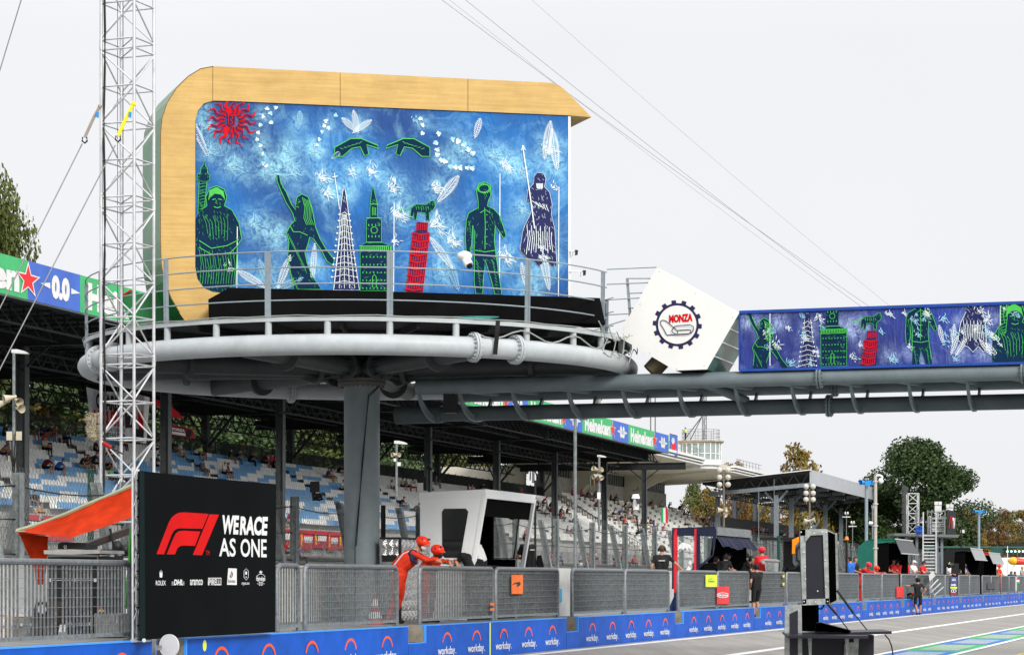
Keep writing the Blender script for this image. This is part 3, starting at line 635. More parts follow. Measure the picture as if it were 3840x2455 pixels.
# generic figures, each drawn in its own picture units through an affine (ax, ay, k)
def figset(A, which, f):
    """f maps canvas picture units to the surface's units"""
    fz5 = lambda L: [f(500+.6498*x, 200+.6498*y) for x, y in L]
    fz6 = lambda L: [f(1300+.6498*x, 350+.6498*y) for x, y in L]
    sc = abs(f(100, 0)[0]-f(0, 0)[0])/100
    lw = 2.5*sc
    rh = random.Random(len(which))
    def engrave(poly, n, ang, mi=GL, ln=16):
        xs = [p_[0] for p_ in poly]; ys = [p_[1] for p_ in poly]
        for k in range(n):
            x, y = rh.uniform(min(xs), max(xs)), rh.uniform(min(ys), max(ys)); ok = False
            for (ax, ay), (bx, by) in zip(poly, poly[1:]+poly[:1]):
                if (ay > y) != (by > y) and x < (bx-ax)*(y-ay)/(by-ay)+ax: ok = not ok
            if not ok: continue
            a_ = ang+rh.gauss(0, .25)+.5*math.sin(y*.02+x*.03); l_ = ln*sc*rh.uniform(.4, 1.2)
            A.line([(x-l_*math.cos(a_)/2, y-l_*math.sin(a_)/2), (x+1.5*math.sin(a_), y), (x+l_*math.cos(a_)/2, y+l_*math.sin(a_)/2)], 1.1*sc, mi, .02, taper=True)
    def hatch(L_, mi=GL, w=1.3): A.line(L_, w*sc, mi, .02)
    if which == 'robed':                             # a hooded walker in a long cloak, arms folded
        pg = fz5([(357, 1290), (357, 960), (395, 900), (425, 880), (418, 830), (440, 780), (480, 765), (525, 785), (540, 830), (525, 880), (570, 905), (610, 980), (625, 1070), (600, 1110), (590, 1330), (560, 1350), (500, 1392), (450, 1385), (385, 1355)]); A.shape(pg, DK, GL, lw); engrave(pg, 170, 1.4, GL)
        A.fill(fz5([(432, 850), (440, 790), (480, 772), (520, 795), (530, 845), (505, 815), (470, 810), (445, 830)]), GL, .012)
        for k in range(14):
            x = 380+k*15; hatch(fz5([(x, 1130+(k*37) % 60), (x+12, 1210+(k*29) % 60), (x+4, 1330)]))
        for k in range(8): hatch(fz5([(400+k*20, 930+(k*13) % 30), (420+k*18, 980), (430+k*16, 1040+(k*17) % 40)]))
        hatch(fz5([(380, 1080), (450, 1125), (540, 1110), (610, 1075)]), GL, 3); hatch(fz5([(380, 1120), (460, 1165), (560, 1150), (600, 1110)]), GL, 3)
        hatch(fz5([(455, 845), (475, 840)]), GL, 3); hatch(fz5([(490, 840), (510, 845)]), GL, 3); hatch(fz5([(482, 845), (480, 868), (488, 868)])); hatch(fz5([(465, 885), (485, 892), (505, 885)]), GL, 3)
    if which == 'minaret':
        pg = fz5([(372, 925), (380, 740), (368, 730), (368, 700), (388, 690), (390, 660), (402, 650), (410, 618), (416, 650), (428, 662), (428, 690), (442, 702), (440, 732), (425, 740), (410, 890)]); A.shape(pg, DK, GL, lw*.8); engrave(pg, 60, 0.2, GL)
        for k in range(9): hatch(fz5([(382, 755+k*18), (420-k, 748+k*18)]))
    if which == 'dancer':                            # a woman in a long dress raising one arm
        pg = fz5([(828, 702), (842, 702), (852, 750), (882, 800), (912, 870), (938, 905), (936, 870), (945, 830), (972, 812), (1008, 828), (1028, 880), (1040, 940), (1052, 1005), (1078, 1070), (1112, 1130), (1160, 1190), (1150, 1222), (1118, 1200), (1078, 1125), (1040, 1072), (1018, 1060), (1008, 1100), (990, 1150), (1003, 1210), (1030, 1280), (1085, 1362), (925, 1362), (905, 1250), (890, 1170), (898, 1090), (884, 1035), (905, 992), (932, 965), (918, 920), (880, 858), (850, 790), (830, 740)]); A.shape(pg, DK, GL, lw); engrave(pg, 150, 1.2, GL)
        for k in range(22): x = 895+(k*7) % 100; y = 1040+k*14; hatch(fz5([(x, y), (x+6, y+34)]), GL, 1.2)
        hatch(fz5([(905, 995), (925, 1030), (960, 1030), (1005, 1050)]), GL, 2.6)
        for k in range(5): hatch(fz5([(975+k*9, 830+k*5), (990+k*9, 890), (984+k*10, 950), (1000+k*10, 990)]), GL, 2)
        hatch(fz5([(948, 860), (962, 858)]), GL, 2.5); hatch(fz5([(942, 885), (955, 888)]), GL, 2.5)
    if which == 'spire':                             # a pierced stone spire drawn in white line
        pg = fz5([(1195, 905), (1208, 800), (1215, 765), (1225, 800), (1240, 905), (1262, 1090), (1305, 1365), (1155, 1365), (1185, 1090)]); A.shape(pg, NV, WH, lw*.8); engrave(pg, 120, 1.5, WH)
        for k in range(12):
            y = 930+k*36; h_ = 20+k*4.3; A.line(fz5([(1218-h_, y), (1218, y-14), (1218+h_, y)]), 2*sc, WH, .02)
            for sg in (-1, 1): A.disc(*f(500+.6498*(1218+sg*(h_+9)), 200+.6498*y), 3.5*sc, 3.5*sc, WH, .02, 6)
        for k in range(5): A.line(fz5([(1218+(k-2)*6, 930), (1218+(k-2)*30, 1355)]), 2*sc, WH, .02)
        A.line(fz5([(1160, 690), (1190, 900)]), 2.5*sc, WH, .02); A.line(fz5([(1148, 715), (1180, 708)]), 3*sc, WH, .02)
    if which == 'keep':                              # a plain square brick tower, stepped
        pg = fz5([(1310, 1370), (1308, 1112), (1345, 1090), (1345, 960), (1365, 950), (1366, 870), (1375, 800), (1382, 765), (1392, 800), (1408, 870), (1410, 950), (1432, 960), (1432, 1090), (1490, 1112), (1490, 1370)]); A.shape(pg, DK, GL, lw*.7); engrave(pg, 120, 0, GL)
        for y in (870, 950, 1090, 1112, 1140): hw = 24 if y < 940 else (45 if y < 1100 else 88); A.line(fz5([(1390-hw, y), (1390+hw, y)]), 3*sc, GL, .02)
        for k in range(16): A.line(fz5([(1315+k*11.3, 1114), (1315+k*11.3, 1136)]), 4*sc, GL, .02)
        for y in (1170, 1215, 1260, 1305, 1350):
            for k in range(8): A.line(fz5([(1325+k*21, y), (1325+k*21, y+9)]), 3.6*sc, GL, .02)
        for y in (985, 1050):
            for k in range(4): A.line(fz5([(1358+k*20, y), (1358+k*20, y+12)]), 3*sc, GL, .02)
        A.ring(*f(500+.6498*1390, 200+.6498*1020), 12*sc, 12*sc, 2.4*sc, GL, .02); A.line(fz5([(1380, 1350), (1380, 1290), (1390, 1275), (1402, 1290), (1402, 1350)]), 3*sc, GL, .02)
        for k in range(3): A.line(fz5([(1380+k*9, 890), (1380+k*9, 935)]), 2.4*sc, GL, .02)
    if which == 'silo':                              # a plain round red tower in bands
        pg = fz6([(345, 1145), (382, 800), (402, 795), (405, 742), (470, 748), (466, 800), (480, 806), (438, 1148)]); A.shape(pg, NV, RD, lw); engrave(pg, 110, 0.1, RD)
        for k in range(9): y = 812+k*40; d_ = -k*5.6; A.line(fz6([(382+d_, y-6), (428+d_, y+4), (476+d_, y-2)]), 6*sc, RD, .02)
        for k in range(8):
            for j in range(7): y = 820+k*40; x = 388+j*14-k*5.6; A.line(fz6([(x, y), (x-2, y+26)]), 4*sc, RD, .024)
        for j in range(5): A.line(fz6([(412+j*13, 755), (411+j*13, 790)]), 4*sc, RD, .02)
    if which == 'beast':                             # a small four-legged animal
        pg = fz6([(365, 720), (372, 660), (400, 640), (460, 642), (482, 622), (505, 618), (512, 650), (500, 672), (476, 690), (478, 735), (458, 735), (452, 690), (410, 686), (402, 728), (386, 728), (388, 690), (376, 720)]); A.shape(pg, DK, GL, lw*.7); engrave(pg, 50, 1.2, GL)
        hatch(fz6([(372, 650), (345, 672), (322, 668), (305, 684)]), GL, 3)
        for k in range(6): hatch(fz6([(400+k*14, 652), (404+k*14, 672)]))
    if which == 'walker':                            # a standing man in shirt and trousers
        pg = fz6([(745, 1155), (735, 1080), (738, 980), (735, 900), (740, 800), (728, 760), (722, 860), (712, 925), (690, 920), (684, 830), (690, 730), (705, 690), (760, 660), (758, 620), (748, 560), (762, 522), (800, 512), (830, 530), (832, 590), (818, 620), (812, 650), (850, 668), (880, 700), (905, 770), (920, 820), (905, 835), (875, 790), (858, 760), (852, 850), (862, 930), (878, 1040), (895, 1158), (855, 1158), (835, 1080), (800, 960), (790, 1060), (785, 1155)]); A.shape(pg, DK, GL, lw); engrave(pg, 150, 1.2, GL)
        for k in range(18): a_ = k*.35; hatch(fz6([(790+34*math.cos(a_)-4, 545+24*math.sin(a_)), (790+34*math.cos(a_)+8, 553+24*math.sin(a_))]), GL, 4)
        hatch(fz6([(740, 905), (800, 915), (860, 905)]), GL, 3); hatch(fz6([(796, 660), (800, 760), (798, 900)]), GL, 2.4)
        for k in range(5): hatch(fz6([(805, 700+k*42), (812, 702+k*42)]), GL, 3)
        for k in range(9): hatch(fz6([(700+k*3, 740+k*18), (712+k*3, 752+k*18)])); hatch(fz6([(745+k*3, 960+k*20), (760+k*2, 985+k*18)])); hatch(fz6([(840+k*3, 960+k*20), (852+k*3, 985+k*18)]))
        hatch(fz6([(770, 690), (800, 672), (830, 690)]), GL, 2.6)
    if which == 'shepherd':                          # a cloaked man with a staff in white line
        pg = fz6([(1045, 560), (1080, 520), (1082, 480), (1100, 458), (1135, 462), (1150, 495), (1140, 540), (1170, 570), (1185, 640), (1180, 700), (1200, 780), (1212, 990), (1185, 1000), (1150, 960), (1110, 1000), (1075, 960), (1040, 950), (1000, 905), (1020, 780), (1060, 700), (1075, 640), (1040, 620)]); A.shape(pg, NV, WH, lw); engrave(pg, 170, 1.2, WH)
        A.line(fz6([(1015, 300), (1038, 450), (1060, 600), (1085, 780)]), 4*sc, WH, .02)
        A.line(fz6([(1018, 302), (1008, 330)]), 3*sc, WH, .02); A.line(fz6([(1018, 302), (1032, 328)]), 3*sc, WH, .02)
        for k in range(12): A.line(fz6([(1040+k*13, 760+(k*31) % 60), (1048+k*12, 840), (1036+k*14, 930-(k*23) % 40)]), 2.2*sc, WH, .02)
        for k in range(7): A.line(fz6([(1095+k*6, 520), (1100+k*5, 548+(k*7) % 14)]), 2.6*sc, WH, .02)
        for k in range(5): A.line(fz6([(1070+k*20, 620+k*6), (1110+k*14, 650+k*8)]), 2.2*sc, WH, .02)
b = MB(); A = Art(b, lambda x, y, l: S(x, y, -.026+l), (733, 380, 2130, 1120))
# red sun with wavy rays
sx, sy = 869, 453
for i in range(16):
    a = i*math.pi/8+.1; Ls = 100 if i % 2 else 92; pts = []; pts2 = []
    for k in range(11):
        u = k/10; r_ = 26+u*(Ls-26); o_ = 6.5*math.sin(u*11)*(.4+u); w_ = 8.5*(1-u)**.6+.8
        pts.append((sx+r_*math.cos(a)-(o_+w_)*math.sin(a), sy+r_*math.sin(a)+(o_+w_)*math.cos(a))); pts2.append((sx+r_*math.cos(a)-(o_-w_)*math.sin(a), sy+r_*math.sin(a)+(o_-w_)*math.cos(a)))
    A.fill(pts+pts2[::-1], RD, .006)
    A.line([((p_[0]*.5+q[0]*.5), (p_[1]*.5+q[1]*.5)) for p_, q in zip(pts[:8], pts2[:8])], 4.5, NV, .018)
for i in range(36): a = i*.1745; A.line([(sx+60*math.cos(a), sy+60*math.sin(a)), (sx+(105+12*(i % 3))*math.cos(a), sy+(105+12*(i % 3))*math.sin(a))], .9, NV, .002)
A.fill([(sx-14, sy-24), (sx+16, sy-24), (sx+15, sy+12), (sx, sy+26), (sx-14, sy+12)], RD, .03); A.fill([(sx-10, sy-20), (sx+12, sy-20), (sx+11, sy+10), (sx, sy+20), (sx-10, sy+10)], NV, .042)
A.line([(sx+4*math.sin(k*1.2), sy-16+k*3.4) for k in range(10)], 3, RD, .056)
rb = random.Random(5)
for (x, y, r_, n_) in ((770, 470, 40, 14), (790, 560, 45, 22), (880, 620, 60, 30), (1010, 640, 40, 18), (1100, 640, 55, 34), (1180, 560, 40, 22), (1210, 660, 50, 26), (1230, 725, 50, 24), (960, 840, 60, 30), (1040, 880, 55, 26), (1080, 560, 40, 18), (860, 1000, 40, 12), (1320, 640, 40, 14),
                       (1400, 640, 50, 24), (1480, 700, 55, 26), (1500, 800, 60, 34), (1480, 900, 40, 16), (1640, 840, 70, 34), (1700, 900, 60, 26), (1740, 560, 50, 24), (1850, 580, 50, 26), (1900, 620, 55, 30), (1960, 640, 50, 24), (2060, 560, 55, 30), (1960, 780, 50, 20), (1900, 960, 60, 30), (2040, 960, 60, 26), (1660, 1010, 50, 22), (1640, 700, 50, 28), (2080, 700, 30, 14), (1560, 450, 30, 10)):
    bloom(A, x, y, r_, n_, WH if rb.random() < .6 else PB, 4.2)
for (x, y, a, l_, w_, m_) in ((782, 590, -2.0, 170, 26, WH), (1340, 495, -2.4, 80, 24, WH), (1345, 500, -1.8, 90, 24, WH), (1320, 500, -.6, 90, 24, WH), (1125, 475, -1.6, 60, 22, PB), (1000, 1080, -2.6, 130, 30, WH), (1010, 1085, -1.9, 120, 32, PB), (1040, 1085, -1.2, 140, 30, WH), (1170, 1060, -1.5, 150, 24, WH), (1780, 520, -1.3, 80, 26, WH), (1700, 1010, -2.2, 150, 30, WH), (1720, 1090, -1.9, 150, 34, PB), (1980, 1090, -1.8, 110, 26, WH), (2060, 1090, -1.75, 200, 34, WH), (2040, 600, -1.4, 150, 34, WH), (2090, 640, -1.7, 160, 36, WH), (1640, 760, -.9, 130, 36, WH), (1010, 1095, -.4, 140, 28, PB), (1290, 560, 2.5, 60, 20, PB)):
    fern(A, x, y, a, l_, w_, m_)
petals(A, [(998, 410), (1010, 425), (985, 440), (1030, 402), (1012, 455), (978, 470), (972, 500), (968, 525), (975, 550), (985, 580), (990, 610), (1000, 625), (1215, 470), (1225, 450), (1235, 478), (1205, 500), (1195, 525), (1185, 548), (1178, 570), (1255, 435), (1575, 440), (1580, 470), (1585, 500)])
petals(A, [(1640, 580), (1655, 600), (1670, 610), (1690, 622), (1710, 628), (1640, 560), (1730, 630), (1752, 634), (1775, 628), (1630, 540), (1650, 500), (1700, 520), (1722, 530), (1745, 545), (1755, 560), (1770, 572)], 11)
for x, y0, y1 in ((890, 850, 1095), (1875, 650, 1100), (1478, 760, 1095), (2096, 700, 1110)): A.line([(x, y0), (x-2, y1)], 3, WH, .003)
for wch in ('minaret', 'robed', 'dancer', 'spire', 'keep', 'silo', 'beast', 'walker', 'shepherd'): figset(A, wch, lambda x, y: (x, y))
for x0, sg in ((1255, 1), (1612, -1)):               # two leafy boughs reaching towards each other
    A.shape([(x0+sg*x, 565+y) for x, y in ((0, -12), (60, -45), (100, -45), (160, -20), (165, -8), (120, -22), (128, 12), (112, 20), (96, -14), (64, -8), (30, 22), (0, 22))], DK, GL, 3.2)
    for k in range(6): A.line([(x0+sg*(20+k*14), 555-k*3), (x0+sg*(32+k*14), 560-k*6)], 1.8, GL, .02)
b.build('canvas_painting', artm, scr)
b = MB(); b.prism([S(783, 1206, .75), S(781, 1122, .75), S(861, 1078, .75), S(1500, 1094, .75), S(2250, 1117, .75), S(2270, 1212, .75)], (0, .9, 0))
prop(thing('screen_cover', 'long black cloth covered box below the blue canvas', 'cover', S(1500, 1200, .75)))
cvr = [o for o in bpy.data.objects if o.name == 'screen_cover'][0]
b.build('cloth', black, cvr)
gsp = 'small spotlights beside the canvas'
for (x, y, l_) in ((2160, 946, 'upper small black spotlight on a white bracket at the right edge of the canvas'), (2190, 1022, 'lower small black spotlight on a white bracket at the right edge of the canvas')):
    t = thing('spotlight', l_, 'spotlight', P(x, y, 50.5), group=gsp); b = MB(); b.hexa([P(x-4, y+12, 50.4), P(x+6, y+10, 50.4), P(x+6, y+10, 50.6), P(x-4, y+12, 50.6)], [P(x-3, y-10, 50.4), P(x+8, y-8, 50.4), P(x+8, y-8, 50.6), P(x-3, y-10, 50.6)]); b.build('lamp_body', blackm, t)
    b = MB(); b.bar(P(2138, y-6, 50.5), P(x, y-4, 50.5), .03, .03); b.bar(P(x-16, y-4, 50.5), P(x-16, y+14, 50.5), .05, .03); b.build('bracket', white, t)

# ================================================================ footbridge / gantry to the right
def Q(L, D, z):    # L metres along the bridge from the column, D metres behind its front tube
    c, s_ = math.cos(TH), math.sin(TH); return Vector((-3.3+L*c+D*s_, 53-L*s_+D*c, z))
def LX(x, D=0):
    c, s_ = math.cos(TH), math.sin(TH); k = (x-1920)/F; return (k*(53+D*c)+3.3-D*s_)/(c+k*s_)
br = thing('gantry_bridge', 'blue grey tube footbridge spanning the pit lane from the round platform', 'bridge', Q(0, 0, 5.2))
LE = LX(3840)+9
def tubeL(nm, L0, L1, D, z, r):
    b = MB(); b.tube(Q(L0, D, z), Q(L1, D, z), r, 20); b.build(nm, bridg, br, True)
tubeL('upper_tube', LX(1564), LE, 0, 5.87, .165); tubeL('upper_tube', LX(1564), LE, 2.4, 5.87, .165)
bridg_ = bridg; bridg = M('shaded bridge paint', (.085, .105, .115), .5, 0, .12, 2, .04)  # same paint as the upper tubes; the lower tubes' shade is put into this colour
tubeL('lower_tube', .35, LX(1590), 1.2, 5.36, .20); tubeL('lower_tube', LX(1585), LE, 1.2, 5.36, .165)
bridg = bridg_; xs = [1563, 1715, 1914, 2123, 2327, 2537, 2750, 2962, 3184, 3401, 3621, 3838]
for x in xs:
    for D0, sg in ((-.0, 1), (2.4, -1)):
        L = LX(x); b = MB(); pts = []; pin = []
        for k in range(9):
            a = R(90)*k/8; ox = -.02+1.2*(1-math.cos(a)); oz = 5.90-.73*math.sin(a)
            wd = .05+.10*math.sin(2*a*.5)
            pts.append(Q(L, D0+sg*ox, oz)); pin.append(Q(L, D0+sg*(ox+wd*.9), oz+wd*.9))
        b.prism(pts+[Q(L, D0+sg*1.2, 5.36)]+pin[::-1][1:], W(0, 0, 0)+Vector((.05*math.cos(TH), -.05*math.sin(TH), 0))); b.build('curved_bracket', bridg, br)
b = MB()
for x in xs: L = LX(x)+.3; b.tube(Q(L, 0, 5.87), Q(L+.9, 2.4, 5.87), .06, 8)
L = LX(2600, 0); b.tube(Q(L, .2, 5.9), Q(L+.9, 1.2, 5.5), .1, 10); b.build('cross_brace', bridg, br, True)
for x, D, z in ((3074, 0, 5.87), (3110, 1.2, 5.36), (3130, 2.4, 5.87), (3840, 0, 5.87)):
    b = MB(); L = LX(x, D)
    for o_ in (-.05, .012): b.tube(Q(L+o_, D, z), Q(L+o_+.038, D, z), .235 if z > 5.5 else .24, 20)
    for k in range(14): a = k*.4488; b.tube(Q(L-.08, D+.2*math.cos(a), z+.2*math.sin(a)), Q(L+.08, D+.2*math.cos(a), z+.2*math.sin(a)), .014, 6)
    b.build('flange', bridg, br, True)
b = MB(); b.hexa([Q(1.9, -.05, 5.3), Q(2.15, -.05, 5.3), Q(2.15, .25, 5.3), Q(1.9, .25, 5.3)], [Q(1.9, -.05, 5.9), Q(2.15, -.05, 5.9), Q(2.15, .25, 5.9), Q(1.9, .25, 5.9)]); b.build('junction_box', blackm, br)
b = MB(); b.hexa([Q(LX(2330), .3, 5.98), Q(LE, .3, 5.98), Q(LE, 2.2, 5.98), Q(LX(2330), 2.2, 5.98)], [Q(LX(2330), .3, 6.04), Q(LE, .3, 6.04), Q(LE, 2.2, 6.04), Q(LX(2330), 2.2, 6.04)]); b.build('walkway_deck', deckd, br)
Bx = lambda x, z, l=0: Q(LX(x, -.15), -.15-l, z)
ban = thing('bridge_banner', 'long violet blue banner with painted figures along the footbridge', 'banner', Q(LX(3300), -.1, 6.05))
b = MB(); zt1, zb1 = 7.24, 6.04
x0, x1 = LX(2773, -.15), LE
b.hexa([Q(x0, -.14, zb1), Q(x1, -.14, zb1), Q(x1, .1, zb1), Q(x0, .1, zb1)], [Q(x0, -.14, zt1), Q(x1, -.14, zt1), Q(x1, .1, zt1), Q(x0, .1, zt1)]); b.build('banner_frame', deckd, ban)
r9 = random.Random(31); B2 = [(r9.uniform(0, 1200), r9.uniform(10, 195), r9.uniform(14, 34)) for k in range(36)]
def bfn2(u, v): return Q(x0+(x1-x0)*u, -.15, zt1-(zt1-zb1)*v), (x1-x0)*u*170, (zt1-zb1)*v*170
b, vals = grid(bfn2, 0, 0, 220, 24, B2, .75); bleach(b.build('banner_cloth', cv2, ban, True), vals)
b = MB(); b.bar(Q(x0, -.16, zt1+.02), Q(x1, -.16, zt1+.02), .06, .06); b.bar(Q(x0, -.16, zb1), Q(x1, -.16, zb1), .05, .05); b.bar(Q(x0, -.16, zb1), Q(x0, -.16, zt1), .03, .03); b.build('banner_hem', M('blue banner hem', (.01, .06, .33), .6), ban)
# picture units on the banner: u in metres*170 from its left end, v down from top
bfn = lambda u, v, l: Q(x0+u/170, -.16-l, zt1-v/170)
b = MB(); A = Art(b, bfn, (2, 2, (LE-x0)*170-4, 200))
def at(px_, vv, sx_, sy_, k=.74):  # canvas point (sx_, sy_) lands at picture x px_, v=vv
    u0 = (LX(px_, -.15)-x0)*170
    return lambda x, y: (u0+(x-sx_)*k*.97, vv+(y-sy_)*k*.97)
rb2 = random.Random(9)
for k in range(46): bloom(A, rb2.uniform(10, 1080), rb2.uniform(15, 190), rb2.uniform(20, 45), 14, WH if k % 2 else PB, 3.2)
for k in range(8): fern(A, 900+rb2.uniform(-20, 60) if k % 2 else 740+rb2.uniform(-20, 40), rb2.uniform(120, 190), rb2.uniform(-2.6, -.8), 70, 18)
for px_ in (2888, 3752): A.line([((LX(px_, -.15)-x0)*170, 5), ((LX(px_, -.15)-x0)*170, 190)], 3, WH, .003)
figset(A, 'dancer', at(2864, 33, 1130, 745)); figset(A, 'spire', at(3030, 40, 1292, 800)); figset(A, 'keep', at(3122, 35, 1403, 880, .8)); figset(A, 'silo', at(3270, 80, 1583, 835, .8)); figset(A, 'beast', at(3265, 30, 1583, 770, .8))
figset(A, 'walker', at(3462, 70, 1830, 870)); figset(A, 'shepherd', at(3640, 40, 2010, 830)); figset(A, 'minaret', at(3765, 60, 760, 740, 1.0)); figset(A, 'robed', at(3800, 35, 808, 740, .95))
b.build('banner_painting', artm, ban)
# ---- white sign panel with the circuit badge
sg_ = thing('badge_panel', 'tilted white five sided panel with a dark gear badge and red writing', 'sign', Q(LX(2540), 0, 6.03))
YD = lambda x: Q(LX(x, -.3), -.3, 0).y
D5 = lambda x, y, l=0: P(2100+.4548*x, 900+.4548*y, YD(2100+.4548*x)-l)
pent = [(800, 225), (1475, 605), (1212, 1065), (950, 1075), (507, 812), (505, 740)]
bk = W(1.9, 0, 0)
b = MB(); b.poly([D5(x, y) for x, y in pent]); b.build('front_panel', M('cream white panel', (.74, .735, .71), .4, 0, .02, grime=.97), sg_)
b = MB()
b.face(D5(800, 225), D5(1475, 605), D5(1475, 605)+bk, D5(800, 225)+bk); b.build('roof_panel', whited, sg_)
b = MB(); b.face(D5(1475, 605), D5(1212, 1065), D5(1212, 1065)+bk, D5(1475, 605)+bk); b.mi = 1
for k in (.28, .52, .77):
    p_ = D5(1475, 605).lerp(D5(1212, 1065), k); b.bar(p_+Vector((.01, -.01, 0)), p_+bk+Vector((.01, -.01, 0)), .025, .025)
b.build('glass_side', [glass('green glass', (.1, .22, .2), 1, .12), alu], sg_)
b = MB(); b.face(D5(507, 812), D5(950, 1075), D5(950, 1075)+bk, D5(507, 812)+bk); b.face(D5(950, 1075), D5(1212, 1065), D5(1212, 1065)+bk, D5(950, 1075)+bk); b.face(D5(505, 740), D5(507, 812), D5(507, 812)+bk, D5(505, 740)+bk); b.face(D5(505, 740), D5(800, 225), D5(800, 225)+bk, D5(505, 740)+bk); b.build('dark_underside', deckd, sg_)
b = MB(); A = Art(b, D5); gx, gy = 967, 697; pts = []
for i in range(14):
    for da, r_ in ((-.11, 178), (-.09, 203), (.09, 203), (.11, 178)): a = i*2*math.pi/14+da+.07; pts.append((gx+r_*math.cos(a), gy+r_*math.sin(a)))
A.fill(pts, 0, .004); A.disc(gx, gy, 158, 158, 1, .02, 40)
gm_ = [M('dark violet print', (.018, .014, .07), .5), M('cream white print', (.74, .735, .71), .5, 0, .02, grime=.97), redp]
b.build('gear_badge', gm_, sg_); b = MB(); A = Art(b, D5)
A.text('MONZA', 898, 617, 1094, 684, 2, .06, L=.03, dy=-14)
b.build('badge_lettering', gm_, sg_); b = MB(); A = Art(b, D5)
A.line([(880, 783), (858, 740), (828, 690), (828, 670), (845, 660), (872, 665), (925, 710), (965, 745), (1060, 738), (1078, 742), (1080, 758), (1060, 772), (880, 783)], 7, 0, .04)
A.line([(930, 730), (945, 712), (970, 706), (1070, 698), (1098, 712), (1100, 740), (1085, 765), (1050, 772), (955, 777), (930, 762), (922, 745), (930, 730)], 7, 0, .055); A.line([(970, 748), (966, 775)], 6, 0, .06)
b.build('circuit_outline', gm_, sg_); b = MB(); A = Art(b, D5)
for x, y in ((817, 262), (1113, 440), (1423, 636), (660, 530), (742, 932), (960, 1060), (1188, 1035), (522, 775)): A.disc(x, y, 3, 3, 0, .004, 8)
prop(b.build('panel_screws', gm_, sg_), kind='stuff')
b = MB(); b.tube(P(2440, 1395, 51.3), P(2490, 1340, 51.3), .2, 16); b.build('support_stub', M('bronze tube', (.2, .16, .1), .5, .3), sg_, True)
# handrail pieces between platform and panel
t = thing('stair_railing', 'grey handrail joining the platform railing and the white panel', 'railing', P(2360, 1250, 51))
b = MB()
for (x0_, y0_), (x1_, y1_) in (((2275, 1010), (2462, 1002)), ((2350, 1044), (2440, 1044)), ((2275, 1066), (2432, 1060)), ((2350, 1100), (2412, 1098)), ((2280, 1124), (2400, 1117)), ((2355, 1155), (2375, 1155)), ((2280, 1180), (2362, 1176)), ((2262, 1225), (2345, 1200))): b.tube(P(x0_, y0_, 51), P(x1_, y1_, 50.9), .013, 6)
b.build('rails', rail2, t); b = MB(); b.bar(P(2352, 1044, 51), P(2365, 1210, 51), .05, .05); b.build('railing_post', rail2, t)
# ================================================================ main grandstand
from mathutils import noise as mn
gs = thing('grandstand', 'long dark roofed grandstand with blue and white seats behind the race track', 'grandstand', G(180, 60, 0))
NR = 15; RT, RZ = .62, .36
def row_t(i): return 71.5-RT*i
def row_z(i): return 10.4-RZ*i
SA, SB = 98, 269
aisle = [104.0, 123.2, 142, 161, 180, 199, 218, 237, 256]
b = MB(); cst = M('terrace concrete', (.42, .42, .40), .9, 0, .2, .8, .1)
for i in range(NR): b.tbox(SA, SB, row_t(i)-RT*.55, row_t(i)+RT*.45, row_z(i)-1.2, row_z(i), G)
b.tbox(SA, SB, 71.7, 73.4, 8, 10.35, G); b.tbox(SA, SB, 62.15, 62.5, 3.2, 5.3, G)
b.build('terrace', cst, gs)
for a in aisle:
    b = MB()
    for i in range(NR):
        for k in (0, 1): b.tbox(a-.62, a+.62, row_t(i)-RT*(.55-k*.5)-.03, row_t(i)-RT*(.55-k*.5)+.26, row_z(i)-RZ*.5*(1-k)-.1, row_z(i)-RZ*.5*(1-k)+.02, G)
    b.build('aisle_stair', M('orange yellow step paint', (.75, .36, .03), .7, 0, .15, 2), gs)
seatw = M('white plastic seat', (.86, .86, .83), .4, 0, .08, .6); seatb = M('light blue plastic seat', srgb(105, 165, 215), .4, 0, .12, .7)
def seat_geo(b, s, t, z):
    w = .222; pts = [(-w, .0), (w, .0), (w*.97, .28), (w*.7, .37), (0, .4), (-w*.7, .37), (-w*.97, .28)]
    f = [G(s+x, t+.14+y*.2, z+.42+y) for x, y in pts]; n = len(f); bk = [p_+G(0, .03, 0)-G(0, 0, 0) for p_ in f]
    b.hexa(f, bk)
    b.hexa([G(s-w, t-.2, z+.38), G(s+w, t-.2, z+.38), G(s+w, t+.16, z+.36), G(s-w, t+.16, z+.36)], [G(s-w*.95, t-.22, z+.43), G(s+w*.95, t-.22, z+.43), G(s+w, t+.16, z+.43), G(s-w, t+.16, z+.43)])
seats = []
for i in range(NR):
    s = SA+.3
    while s < SB-.3:
        if all(abs(s-a) > .85 for a in aisle):
            if s < 178: blue = mn.noise(Vector((s/4.2+i*.75, i*.31, 4.2))) > .06 and s < 178
            else: blue = mn.noise(Vector((s/5+i*.9, i*.3, 9))) > .12 and s < 200
            seats.append((s, i, blue))
        s += .475
def vis(s, i): v = G(s, row_t(i), row_z(i)+.6); x = 1920+F*v.x/v.y; return v, x
cand = [q for q in seats if (lambda x: 225 < x < 365 or 560 < x < 600)(vis(q[0], q[1])[1]) and q[1] < 10]
cand = set(sorted(cand)[:96])
bs_ = MB()
for q in seats:
    if q in cand: continue
    bs_.mi = 1 if q[2] else 0; seat_geo(bs_, q[0], row_t(q[1]), row_z(q[1]))
prop(bs_.build('seat_rows', [seatw, seatb], gs), kind='stuff')
proto = {}
for c_, m_ in ((False, seatw), (True, seatb)):
    b = MB(); O_ = G(0, 0, 0)
    seat_geo(b, 0, 0, 0); o = b.build('seat', m_); proto[c_] = o.data; bpy.data.objects.remove(o)
gv = base(gs).translation
for q in sorted(cand):
    o = bpy.data.objects.new('seat', proto[q[2]]); SC.collection.objects.link(o); o.parent = gs; o.location = G(q[0], row_t(q[1]), row_z(q[1]))-gv
